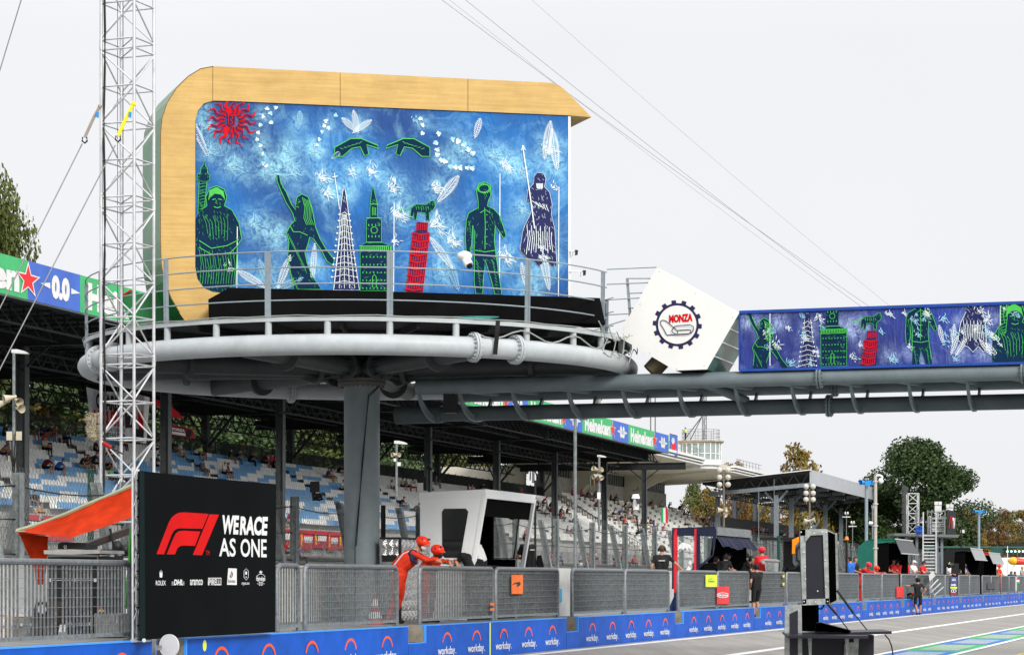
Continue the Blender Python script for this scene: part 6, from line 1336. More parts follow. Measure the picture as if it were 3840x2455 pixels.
t = pole('lamp post with four cream horn loudspeakers in front of the cream tribune', 2247, 1710, 1990, 105, .05); lamp_head(t, 2244, 1712, 105, .55); horns(t, [(2242, 1762, -18, -8), (2246, 1765, 10, -6), (2240, 1782, -16, 4), (2244, 1780, 14, 12)], 105, .12)
b = MB(); b.hexa([P(2240, 1870, 104), P(2252, 1870, 104), P(2252, 1870, 104.2), P(2240, 1870, 104.2)], [P(2240, 1845, 104), P(2252, 1845, 104), P(2252, 1845, 104.2), P(2240, 1845, 104.2)]); b.build('antenna_boxes', white, t)
pole('tall plain grey pole crossing the tribune, right of the slanting fence post', 2157, 1570, 2140, 72.5, .05, galv, 'pole', 'pole')
t = pole('black microphone stand with a small wire antenna beside the white timing stand', 2007, 1800, 2140, 66, .03, blackm, 'antenna_stand', 'stand'); b = MB()
for k in range(5): b.path([P(2007+k*5, 1806+abs(k-2)*2, 66), P(2016+k*5, 1818, 66), P(2007+k*5, 1826-abs(k-2)*2, 66)], .01, 4)
b.tube(P(1988, 1800, 66), P(1989, 1768, 66), .02, 6); b.tube(P(2020, 1800, 66), P(2021, 1770, 66), .02, 6); b.build('antennas', blackm, t)
b = MB(); b.prism([P(x, y, 65.6) for x, y in ((2010, 2110), (2014, 2082), (2030, 2080), (2040, 2122), (2036, 2132), (2014, 2130))], (0, .3, 0)); b.build('bag', black, t)
t = thing('weather_station', 'white weather station with a black wind vane and small solar panel', 'weather station', P(2387, 1960, 78)); b = MB(); b.tube(P(2385, 1910, 78), P(2385, 1868, 78), .09, 12); b.tube(P(2384, 1868, 78), P(2384, 1852, 78), .14, 14, .1); b.build('housing', white, t, True)
b = MB(); b.tube(P(2386, 1932, 78), P(2394, 1990, 78), .03, 6); b.tube(P(2394, 1990, 78), P(2398, 2000, 78), .14, 6); b.bar(P(2370, 1838, 78), P(2392, 1836, 78), .04, .04); b.prism([P(x, y, 78) for x, y in ((2384, 1838), (2394, 1818), (2393, 1838))], (0, .02, 0)); b.hexa([P(2362, 1880, 78.2), P(2380, 1882, 78.2), P(2380, 1882, 78.3), P(2362, 1880, 78.3)], [P(2363, 1858, 78.2), P(2380, 1858, 78.2), P(2380, 1858, 78.3), P(2363, 1858, 78.3)]); b.build('wind_vane', blackm, t)
b = MB(); b.prism([P(x, y, 77.8) for x, y in ((2382, 1869), (2394, 1870), (2401, 1888), (2390, 1890))], (0, .03, 0)); b.build('solar_panel', M('solar panel', (.06, .04, .06), .3), t)
def ballpole(label, x, y0, y1, Y, dy, n=3, w_=16):
    t = thing('floodlight_pole', label, 'floodlight', P(x, y1, Y), 'poles with round white floodlights'); b = MB(); b.tube(P(x, y1, Y), P(x, y0, Y), .13, 10, .1); b.build('pole', M('brown concrete pole', (.2, .16, .125), .8), t, True)
    for i in range(n):
        for sg in (-1, 1):
            b = MB(); c = P(x+sg*w_, y0+i*dy-8, Y-.1); b.ell(c, (.36, .36, .36), 14, 9); b.build('ball_lamp', M('round lamp housing', (.55, .53, .48), .35), t, True)
        b = MB(); b.bar(P(x-w_, y0+i*dy+4, Y), P(x+w_, y0+i*dy+4, Y), .06, .06); b.build('cross_arm', blackm, t)
    return t
t = ballpole('brown pole with six round white floodlights in front of the tribune roof end', 2714, 1770, 1985, 300, 27); horns(t, [(2712, 1912, -22, 0), (2714, 1910, 10, -1), (2716, 1925, 8, 4)], 299, .4)
t = ballpole('brown pole with six round white floodlights in front of the grey stand', 3036, 1832, 1985, 310, 24, w_=13); horns(t, [(3034, 1952, -20, 0), (3040, 1950, 16, -2)], 309, .35)
blu = M('blue horn plastic', (.03, .3, .7), .4)
for l_, x, y0, Y in (('slim grey pole with pale blue loudspeakers, left of the camera pole', 3249, 1806, 118), ('slim grey pole with pale blue loudspeakers near the right edge', 3671, 1914, 170)):
    t = pole(l_, x, y0, 2150, Y, .08 if Y < 150 else .09, M('pale blue grey pole', (.25, .31, .36), .5), 'speaker_pole', 'speaker pole', 'poles with blue loudspeakers'); b = MB()
    for sg in (-1, 1): b.tube(P(x+sg*3, y0+3, Y-.1), P(x+sg*22*(1 if Y < 150 else .85), y0+2, Y-.3), .05, 12, .13, False)
    b.tube(P(x, y0+4, Y-.1), P(x+6, y0+5, Y-.8), .06, 12, .15); b.build('speakers', blu, t, True)
t = pole('pale steel pole with a white dome camera on a curved arm', 3283, 1782, 2140, 112, .08, M('pale steel pole', (.5, .47, .42), .4, .3), 'camera_pole', 'camera'); b = MB(); b.path([P(3286, 1782, 112), P(3300, 1781, 112), P(3308, 1786, 112), P(3309, 1792, 112)], .05, 8); b.tube(P(3303, 1802, 112), P(3303, 1792, 112), .12, 12, .08); b.ell(P(3304, 1803, 112), (.12, .12, .12)); b.build('dome_camera', white, t, True)
b = MB()
for y in (1802, 1886, 1968, 2052): b.tube(P(3283, y, 112), P(3283, y+5, 112), .13, 10)
b.tube(P(3270, 1962, 111), P(3258, 1960, 111), .1, 10); b.build('clamps', alu, t)
for i, (x, y0, Y, l_) in enumerate(((3174, 1925, 320, 'thin mast with a cross bar behind the flight case'), (3197, 1960, 300, 'thin mast with a short cross bar and cup sensors behind the flight case'), (3272, 1893, 150, 'thin mast with a camera just left of the dome camera pole'), (2845, 1825, 140, 'thin white aerial rod in front of the grey stand'), (3605, 1985, 160, 'dark mast with a white lamp right of the camera platform'), (2903, 1795, 180, 'short white rod in front of the grey stand column'))):
    t = pole(l_, x, y0, 2140, Y, .05 if i < 3 or i == 4 else .022, galv if i != 4 else blackm, 'thin_mast', 'mast')
    if i in (0, 1): b = MB(); b.bar(P(x-15, y0+12, Y), P(x+15, y0+12, Y), .12, .12); b.ell(P(x-4, y0-2, Y), (.12, .12, .2)); b.ell(P(x+5, y0-2, Y), (.12, .12, .2)); b.build('sensor_bar', whited, t)
    if i in (2, 4): b = MB(); b.hexa([P(x-4, y0+12, Y), P(x+12, y0+12, Y), P(x+12, y0+12, Y+.2), P(x-4, y0+12, Y+.2)], [P(x-4, y0, Y), P(x+12, y0, Y), P(x+12, y0, Y+.2), P(x-4, y0, Y+.2)]); b.build('lamp_box', whited, t)
t = thing('green_post', 'thick dark green post rising behind the left fence beside the lattice tower', 'post', P(338, 1900, 44)); b = MB(); b.tube(P(340, 2060, 47), P(340, 1760, 47), .065, 14); b.build('post', M('dark green post', (.004, .05, .03), .5), t, True)
t = thing('green_post', 'dark green post in the mesh fence right of the dark blue timing stand', 'post', P(2920, 2140, 90)); b = MB(); b.tube(P(2920, 2145, 90), P(2920, 2008, 90), .06, 12); b.build('post', MATS['dark green post'], t, True)
# overhead wires on the right
gr = 'thin overhead wires crossing the sky at the upper right'
for (x0_, y0_, x1_, y1_, w_, l_) in ((1663, 0, 3320, 1190, .016, 'lowest thin overhead wire running down to the right behind the footbridge'), (1700, 0, 3120, 1090, .01, 'second thin overhead wire from below, just above the lowest'), (1762, 0, 3230, 1150, .016, 'third thin overhead wire, close to the middle pair'), (2022, 0, 3340, 1150, .009, 'faint highest overhead wire, well right of the others')):
    wire('overhead_wire', l_, 'wire', P(x0_-140, y0_-100, 60), P(x1_, y1_, 75), w_*.38, M('pale steel wire', (.28, .28, .29), .5), gr, sag=.12)

# ================================================================ signs hung on the railings
def rsign(label, x0, y0, x1, y1, m, extra=None, t_=16.14, name='board_marker'):
    t = thing(name, label, 'sign', PT((x0+x1)/2, y1, t_)); f = lambda x, y, l: PT(x, y, t_-l)
    b = MB(); b.hexa([f(x0, y1, 0), f(x1, y1, 0), f(x1, y1, -.02), f(x0, y1, -.02)], [f(x0, y0, 0), f(x1, y0, 0), f(x1, y0, -.02), f(x0, y0, -.02)]); b.build('plate', m, t)
    if extra: b = MB(); A = Art(b, f); ms_ = extra(A); b.build('print', ms_, t)
    return t
def e1(A): A.fill([(1921, 2192), (1930, 2184), (1948, 2180), (1953, 2184), (1951, 2192), (1941, 2199), (1938, 2196), (1942, 2189), (1934, 2187)], 0, .004); return [blackm]
rsign('orange square sign with a black swoosh hung on the railing', 1918, 2154, 1961, 2225, M('papaya orange', (.85, .16, .012), .5), e1)
def e2(A): A.text('Cognizant', 2655, 2174, 2681, 2184, 0, .02, L=.004); A.text('ASTON MARTIN', 2655, 2170, 2681, 2173, 0, L=.004); A.line([(2657, 2163), (2668, 2167), (2679, 2163)], 1.5, 1, .004); return [M('olive print', (.12, .16, .02)), M('dark yellow print', (.5, .62, .05))]
rsign('fluorescent yellow square sign hung on the railing', 2646, 2154, 2688, 2199, M('fluorescent yellow', (.72, .88, .02), .5), e2)
def e3(A): A.text('PREMA', 2691, 2227, 2731, 2234, 0, .04, skew=2, L=.004); A.ring(2710, 2230, 22, 9, 2.2, 0, .02, 190, 345); A.ring(2710, 2230, 22, 9, 2.2, 0, .02, 15, 170); return [wprint]
rsign('red square sign with a white oval logo hung on the railing', 2688, 2198, 2734, 2263, M('bright red sign', (.75, .015, .015), .5), e3)
rsign('plain red square sign hung low on the railing behind the standing cameraman', 3362, 2198, 3388, 2238, MATS['bright red sign'])
def e4(A):
    A.fill([(3564, 2198), (3589, 2199), (3589, 2206), (3564, 2205)], 0, .004); A.fill([(3564, 2223), (3589, 2224), (3589, 2229), (3564, 2228)], 1, .004)
    for k, h_ in enumerate((10, 14, 10)): A.fill([(3569+k*5, 2176), (3572+k*5, 2176-h_), (3574+k*5, 2176)], 2, .004)
    A.fill([(3566, 2189), (3578, 2189), (3578, 2186), (3586, 2192), (3578, 2197), (3578, 2194), (3566, 2194)], 2, .004); A.fill([(3564, 2206), (3589, 2206), (3589, 2223), (3564, 2223)], 3, .003); A.ring(3572, 2214, 5, 5, 2.5, 2, .02, 40, 320); A.ring(3580, 2214, 5, 5, 2.5, 2, .02, 60, 400); return [M('fluorescent yellow', (.7, .85, .02)), redp, wprint, blackm]
rsign('tall dark blue and yellow sign with white marks hung on the railing', 3564, 2161, 3590, 2229, M('violet blue sign', (.02, .03, .18), .5), e4)
rsign('dark grey square sign on the railing near the slim pole', 3703, 2184, 3731, 2207, M('charcoal sign', (.03, .03, .035), .5))
def e5(A): A.fill([(3812, 2166), (3823, 2166), (3823, 2172), (3812, 2172)], 0, .004); A.fill([(3812, 2180), (3823, 2180), (3823, 2188), (3812, 2188)], 1, .004); return [redp, M('flag green', (.01, .35, .1))]
rsign('small red white and green flag plate on the railing at the right edge', 3812, 2166, 3823, 2188, white, e5, name='flag_plate')
for i, (x0_, x1_, ys, m_, l_) in enumerate(((1839, 1853, (2259, 2279), 'papaya orange', 'pair of orange reflective bands on the railing post left of the orange sign'), (2935, 2942, (2154, 2184), 'yellow tape', 'pair of yellow tapes on the railing post left of the flight case'))):
    t = thing('reflective_band', l_, 'tape', PT(x0_, ys[1], 16.13)); b = MB(); f = lambda x, y, l=0: PT(x, y, 16.12-l)
    for y in ys:
        for a, c in (((x0_, x0_+7), (x0_+8, x0_+15)) if i == 0 else ((x0_, x1_),)): b.hexa([f(a, y+10), f(c, y+9), f(c, y+9, -.02), f(a, y+10, -.02)], [f(a, y), f(c, y-1), f(c, y-1, -.02), f(a, y, -.02)])
    b.build('band', MATS.get(m_) or M('yellow tape', (.8, .62, .03), .6), t)

# ================================================================ left service area: orange awning, flight cases, sign disc
t = thing('orange_awning', 'orange tarpaulin awning tied between the black board and the left fence', 'awning', P(300, 2000, 39))
top = [(62, 1992), (110, 1978), (180, 1955), (250, 1928), (320, 1896), (390, 1868), (450, 1842), (495, 1822)]; bot = [(74, 1992), (130, 2000), (200, 2008), (262, 2016), (330, 1994), (400, 1972), (450, 1954), (507, 1934)]
b = MB(); n = len(top); f3 = lambda p_, d: P(p_[0], p_[1], 38.2+d); rows = []
for k in range(5):
    u = k/4; rows.append([f3((a[0]+(c[0]-a[0])*u, a[1]+(c[1]-a[1])*u+12*math.sin(u*3.14)), .9*(1-u)+.05*math.sin(i*2.2+k)) for i, (a, c) in enumerate(zip(top, bot))])
vs = [v for r_ in rows for v in r_]; b.add(vs, [[k*n+i, k*n+i+1, (k+1)*n+i+1, (k+1)*n+i] for k in range(4) for i in range(n-1)])
b.add([P(70, 1996, 39), P(180, 2010, 38.8), P(178, 2100, 38.7), P(166, 2190, 38.7), P(135, 2190, 38.9), P(128, 2120, 38.9), P(98, 2060, 39)], [[0, 1, 2, 6], [6, 2, 5], [2, 3, 4, 5]])
b.build('orange_cloth', M('orange tarpaulin', (.40, .026, .004), .8, 0, .25, 3, .3, spec=.05), t, True)
b = MB(); b.path([P(x, y-3, 39.1) for x, y in top], .035, 6); b.path([P(57, 1991, 39), P(112, 1992, 39)], .012, 5); b.build('hem_band', M('olive hem', (.3, .33, .22), .7), t, True)
csm = M('silver case edge', (.42, .41, .39), .45, .5, .2, 4)
def case(label, x0, y0, x1, y1, Y, d, body, m2=csm, e=3, cat='flight case', louv=False):
    t = thing('flight_case', label, cat, P((x0+x1)/2, y1, Y), 'flight cases behind the left railing'); b = MB(); dv = Vector((.3*d, d, 0))
    b.hexa([P(x0, y1, Y), P(x1, y1, Y), P(x1, y1, Y)+dv, P(x0, y1, Y)+dv], [P(x0, y0, Y), P(x1, y0, Y), P(x1, y0, Y)+dv, P(x0, y0, Y)+dv]); b.build('case_body', body, t)
    b = MB(); q = e/F*Y
    for a, c in (((x0, y0), (x1, y0)), ((x0, y1), (x1, y1)), ((x0, y0), (x0, y1)), ((x1, y0), (x1, y1)), ((x0, y0+(y1-y0)*.35), (x1, y0+(y1-y0)*.35))): b.bar(P(*a, Y-.01), P(*c, Y-.01), q, q)
    b.build('case_edging', m2, t)
    b = MB()
    for x in (x0+8, (x0+x1)/2, x1-14): b.hexa([P(x, y0+(y1-y0)*.35+6, Y-.05), P(x+10, y0+(y1-y0)*.35+6, Y-.05), P(x+10, y0+(y1-y0)*.35+6, Y-.02), P(x, y0+(y1-y0)*.35+6, Y-.02)], [P(x, y0+(y1-y0)*.35-6, Y-.05), P(x+10, y0+(y1-y0)*.35-6, Y-.05), P(x+10, y0+(y1-y0)*.35-6, Y-.02), P(x, y0+(y1-y0)*.35-6, Y-.02)])
    b.build('latches', alu, t); return t
blk = M('black case panel', (.012, .012, .013), .5)
case('tall black flight case with silver edges and a thick silver lid, behind the left railing', 178, 2085, 366, 2340, 38.5, .9, blk)
t = [o for o in bpy.data.objects if o.get('label', '').startswith('tall black flight case')][0]; b = MB(); b.prism([P(x, y, 38.3) for x, y in ((164, 2062), (262, 2058), (372, 2062), (374, 2074), (270, 2078), (165, 2076))], (.25, .9, 0)); b.build('lid', csm, t)
t = thing("tool_bag", 'small black hard bag with a white ring lying on the case lid', 'bag', P(270, 2060, 38.6)); b = MB(); b.prism([P(x, y, 38.5) for x, y in ((216, 2057), (218, 2036), (230, 2032), (318, 2034), (323, 2040), (322, 2057))], (.1, .5, 0)); b.build('bag_body', blk, t); b = MB(); b.path([P(245+5*math.cos(a_), 2049+5*math.sin(a_), 38.48) for a_ in [k*.785 for k in range(8)]], .008, 5, True); b.build('ring', white, t)
case('low grey flight case at the bottom left behind the railing', 28, 2310, 122, 2398, 37.5, .7, M('grey case panel', (.2, .19, .18), .5), cat='flight case')
case('white and beige flight case at the very left behind the railing', -40, 2305, 24, 2400, 37.3, .7, M('beige case panel', (.6, .52, .46), .5))
case('silver flight case in the corner next to the black board', 356, 2300, 446, 2385, 37.8, .7, M('pale case panel', (.5, .49, .46), .5))
case('low black flight case between the tall and the silver case', 250, 2310, 346, 2388, 38.2, .7, blk)
t = thing('white_partition', 'white partition wall standing behind the left railing', 'partition', P(90, 2390, 40)); b = MB(); b.hexa([P(-60, 2380, 40), P(175, 2380, 40), P(175, 2380, 40.2), P(-60, 2380, 40.2)], [P(-60, 2104, 40), P(175, 2102, 40), P(175, 2102, 40.2), P(-60, 2104, 40.2)]); b.build('partition_panel', white, t); b = MB(); b.bar(P(120, 2101, 39.9), P(-60, 2102, 39.9), .03, .05); b.build('partition_cap', whited, t)
t = thing('hand_truck', 'black board trolley with clear wheels leaning behind the left railing', 'trolley', P(150, 2390, 37.2)); b = MB(); b.prism([P(x, y, 37.2) for x, y in ((125, 2390), (128, 2280), (134, 2256), (165, 2254), (175, 2260), (150, 2390))], (.05, .05, 0)); b.prism([P(x, y, 37.15) for x, y in ((172, 2392), (176, 2280), (186, 2254), (216, 2254), (224, 2270), (200, 2392))], (.05, .05, 0)); b.build('boards', M('trolley board', (.03, .022, .016), .6), t)
b = MB()
for x in (98, 157): b = MB(); b.tube(P(x, 2282, 37.1), P(x, 2282, 37.05), .07, 20); b.build('wheel', M('grey wheel', (.35, .36, .4), .4), t, True)
t = thing('emergency_button', 'yellow box with a red push button on the silver case', 'button', P(376, 2290, 37.7)); b = MB(); b.hexa([P(364, 2292, 37.6), P(390, 2292, 37.6), P(390, 2292, 37.75), P(364, 2292, 37.75)], [P(366, 2284, 37.6), P(388, 2284, 37.6), P(388, 2284, 37.75), P(366, 2284, 37.75)]); b.build('box', M('yellow plastic', (.8, .5, .02), .5), t); b = MB(); b.tube(P(376, 2284, 37.65), P(376, 2272, 37.65), .015, 10, .02); b.build('push_button', redp, t)
t = thing('crane_arm', 'black camera crane arm sloping behind the lattice tower', 'crane', P(400, 2030, 43)); b = MB(); b.bar(P(322, 2048, 42), P(478, 1990, 43), .09, .12); b.build('arm', M('brown black arm', (.03, .02, .017), .5), t); b = MB(); b.ell(P(440, 2050, 42.5), (.1, .1, .12)); b.ell(P(470, 2062, 42.5), (.09, .09, .11)); b.bar(P(375, 2062, 42.5), P(490, 2060, 42.5), .03, .03); b.bar(P(412, 1980, 42.5), P(440, 2110, 42.5), .04, .04); b.build('camera_head', blackm, t, True)
t = thing('green_strap', 'bright green ratchet strap hanging beside the board truss', 'strap', P(487, 2200, 37)); b = MB(); b.path([P(x, y, 37) for x, y in ((492, 1990), (488, 2060), (487, 2110), (478, 2190), (472, 2280))], .03, 6); b.path([P(x, y, 36.9) for x, y in ((494, 2270), (517, 2270), (515, 2290), (496, 2290))], .035, 6, True); b.build('strap_webbing', M('green webbing', (.05, .32, .03), .6), t, True)
t = thing('sign_disc', 'back of a round white traffic sign standing in the gap of the blue wall', 'sign', P(632, 2455, 35.2)); b = MB(); c = P(633, 2420, 35.2); b.tube(c, c+Vector((.01, .02, 0)), 44/F*35.2, 40); b.build('disc', M('grey white sign back', (.6, .6, .6), .5, 0, .05, 3), t); b = MB(); b.hexa([P(583, 2436, 35.1), P(607, 2436, 35.1), P(607, 2436, 35.15), P(583, 2436, 35.15)], [P(583, 2418, 35.1), P(607, 2418, 35.1), P(607, 2418, 35.15), P(583, 2418, 35.15)]); b.bar(P(578, 2520, 35.3), P(578, 2395, 35.3), .05, .05); b.build('bracket', galv, t)
t = thing('pillar', 'white painted pillar with a blue device between two railing panels', 'pillar', PT(2116, 2318, 16.9)); b = MB(); s0_, s1_ = SX(2093, 16.7), SX(2141, 16.7); b.tbox(s0_, s1_, 16.7, 17.5, .75, 1.95); b.build('pillar_body', whited, t); b = MB(); b.hexa([PT(2096, 2256, 16.68), PT(2108, 2254, 16.68), PT(2108, 2254, 16.7), PT(2096, 2256, 16.7)], [PT(2096, 2206, 16.68), PT(2107, 2206, 16.68), PT(2107, 2206, 16.7), PT(2096, 2206, 16.7)]); b.build('device', M('pale blue plastic', (.08, .4, .62), .5), t)
t = thing('traffic_cone', 'red and white striped cone standing behind the railing left of the marshals', 'cone', W(46.2, 17.4, .74)); b = MB()
for k in range(5): b.mi = k % 2; z0 = .74+k*.13; b.tube(W(46.2, 17.4, z0), W(46.2, 17.4, z0+.13), .17-.03*k, 14, .17-.03*(k+1))
b.build('cone_body', [redp, wprint], t, True)
t = thing('fire_extinguisher', 'red fire extinguisher behind the railing near the red marshal', 'extinguisher', PT(3224, 2250, 16.9)); b = MB(); q = PT(3224, 2252, 16.9); b.tube(q, q+Vector((0, 0, .55)), .09, 12); b.build('cylinder', redp, t, True); b = MB(); b.tube(q+Vector((0, 0, .55)), q+Vector((.03, 0, .66)), .03, 8); b.build('valve', blackm, t)
for i, (x, l_) in enumerate(((3492, 'folding ladder of white tubes leaning out over the railing'),)):
    t = thing('folding_ladder', l_, 'ladder', PT(3490, 2230, 16.1)); f = lambda x, y, l=0: PT(x, y, 16.0-l); b = MB()
    for (a, c), (e_, g_) in (((3486, 2205), (3518, 2171)), ((3490, 2220), (3528, 2185)), ((3502, 2231), (3538, 2199))): b.bar(f(a, c), f(e_, g_), .06, .04)
    b.bar(f(3484, 2190), f(3505, 2235), .03, .03); b.build('rungs', alu, t); b = MB(); b.prism([f(x, y, .1) for x, y in ((3483, 2156), (3500, 2139), (3508, 2158), (3486, 2178))], (0, .05, 0)); b.build('top_plate', whited, t)

# ================================================================ open flight case desk, right foreground
fc = thing('flight_case', 'big open black flight case with aluminium edges and fold out desk, right foreground', 'flight case', P(3100, 2900, 20)); Y = 20.0
FP = lambda x, y, d=0: P(x, y, Y)+Vector((0, d, 0))
cb = M('navy black laminate', (.012, .012, .02), .4, 0, .15, 8); ce = M('worn aluminium edge', (.30, .32, .31), .45, .5, .35, 18, .1); inn = M('case black inside', (.0015, .0015, .0015), 1, spec=0)
b = MB()   # upper box: left face toward the camera, open side to the right
def slabp(b, L, m, d0, d1): b.mi = m; b.prism([FP(x, y, d0) for x, y in L], (0, d1-d0, 0))
slabp(b, [(3010, 2266), (3112, 2262), (3106, 2000), (3000, 1992)], 0, .02, .08)
b.build('upper_side_panel', cb, fc)
b = MB()
for L in ([(3000, 1984), (3096, 1982), (3104, 1990), (3110, 2262), (3096, 2264), (3086, 2004), (3000, 2008)], [(3000, 1984), (3020, 1984), (3024, 2262), (3009, 2264)], [(3009, 2246), (3110, 2242), (3112, 2264), (3010, 2268)]): slabp(b, L, 0, 0, .03)
slabp(b, [(3018, 2006), (3042, 2003), (3020, 2030)], 0, -.01, .0); b.build('upper_edging', ce, fc)
b = MB(); b.poly([FP(3110, 1992, .02), FP(3170, 1998, .6), FP(3176, 2256, .6), FP(3112, 2262, .02)]); b.poly([FP(3100, 1990, .1), FP(3165, 1998, .7), FP(3172, 2256, .7), FP(3105, 2262, .1)]); b.build('dark_inside', inn, fc)
b = MB(); b.poly([FP(3096, 1982, 0), FP(3165, 1992, .6), FP(3170, 1999, .6), FP(3104, 1990, 0)]); slabp(b, [(3165, 1992), (3173, 1993), (3180, 2256), (3170, 2258)], 0, .55, .62); b.poly([FP(3112, 2262, .0), FP(3176, 2250, .6), FP(3176, 2258, .6), FP(3110, 2266, 0)]); b.build('opening_frame', ce, fc)
b = MB()
for x, y in ((3004, 1994), (3052, 1998), (3082, 1994), (3098, 1996), (3014, 2070), (3018, 2125), (3020, 2170), (3066, 2215), (3094, 2100), (3096, 2200), (3103, 2254), (3015, 2254), (3058, 2256)): b.ell(FP(x, y, -.004), (.007, .004, .007), 8, 5)
b.build('rivets', alu, fc, True)
b = MB(); slabp(b, [(2944, 2272), (3006, 2264), (3010, 2560), (2942, 2560)], 0, 0, .03); b.build('lower_side_panel', ce, fc)
b = MB(); slabp(b, [(2961, 2300), (2992, 2286), (2992, 2560), (2962, 2560)], 0, -.006, 0); b.build('lower_black_panel', cb, fc); b = MB(); slabp(b, [(3010, 2378), (3240, 2378), (3236, 2560), (3010, 2560)], 0, .35, .4); slabp(b, [(3240, 2380), (3298, 2382), (3296, 2560), (3240, 2560)], 0, .3, .5); b.build('front_door', cb, fc)
b = MB(); slabp(b, [(3008, 2262), (3082, 2262), (3082, 2380), (3008, 2380)], 0, .2, .3); b.build('lower_dark_inside', inn, fc)
b = MB(); b.hexa([FP(2942, 2388, -.25), FP(3240, 2390, -.25), FP(3236, 2376, .2), FP(2944, 2376, .2)], [FP(2942, 2378, -.25), FP(3240, 2380, -.25), FP(3236, 2368, .2), FP(2944, 2368, .2)]); b.build('desk_flap', cb, fc)
b = MB(); b.bar(FP(3005, 2370, .1), FP(3240, 2372, .1), .012, .02); b.build('desk_edge', ce, fc)
b = MB(); b.hexa([FP(3180, 2378, -.1), FP(3337, 2374, -.1), FP(3330, 2364, .3), FP(3190, 2366, .3)], [FP(3180, 2368, -.1), FP(3337, 2364, -.1), FP(3330, 2360, .3), FP(3190, 2362, .3)]); b.build('side_shelf', cb, fc)
b = MB(); b.poly([FP(3052, 2366, -.05), FP(3058, 2334, -.05), FP(3075, 2332, -.05), FP(3188, 2362, -.05), FP(3186, 2368, -.05)]); b.prism([FP(3052, 2366, -.05), FP(3058, 2334, -.05), FP(3075, 2332, -.05), FP(3188, 2362, -.05), FP(3186, 2368, -.05)], (.05, .4, 0)); b.build('sloped_console', blackm, fc)
for (xa, ya), (xm, ym), (xb, yb) in (((3103, 2263), (3138, 2303), (3180, 2360)), ((3138, 2212), (3200, 2297), (3250, 2360))):
    b = MB(); b.tube(FP(xa, ya, -.02), FP(xm, ym, -.02), .011, 8); b.tube(FP(xm, ym, -.02), FP(xb, yb, -.02), .005, 8); b.build('gas_strut', blackm, fc, True)
for x in (3030, 3168): b = MB(); slabp(b, [(x, 2390), (x+14, 2390), (x+12, 2456), (x+4, 2456)], 0, -.02, .01); b.build('hinge_bracket', ce, fc)
b = MB()
slabp(b, [(3185, 2470), (3187, 2416), (3196, 2410), (3222, 2410), (3222, 2396), (3240, 2394), (3238, 2470)], 0, .3, .35); b.build('corner_bracket', ce, fc)
b = MB(); b.path([FP(x, y, -.05) for x, y in ((3315, 2378), (3330, 2395), (3340, 2420), (3345, 2450), (3347, 2500))], .006, 6); b.path([FP(x, y, .1) for x, y in ((3068, 2280), (3085, 2282), (3094, 2272), (3096, 2264))], .008, 6); b.build('cable', blackm, fc, True)
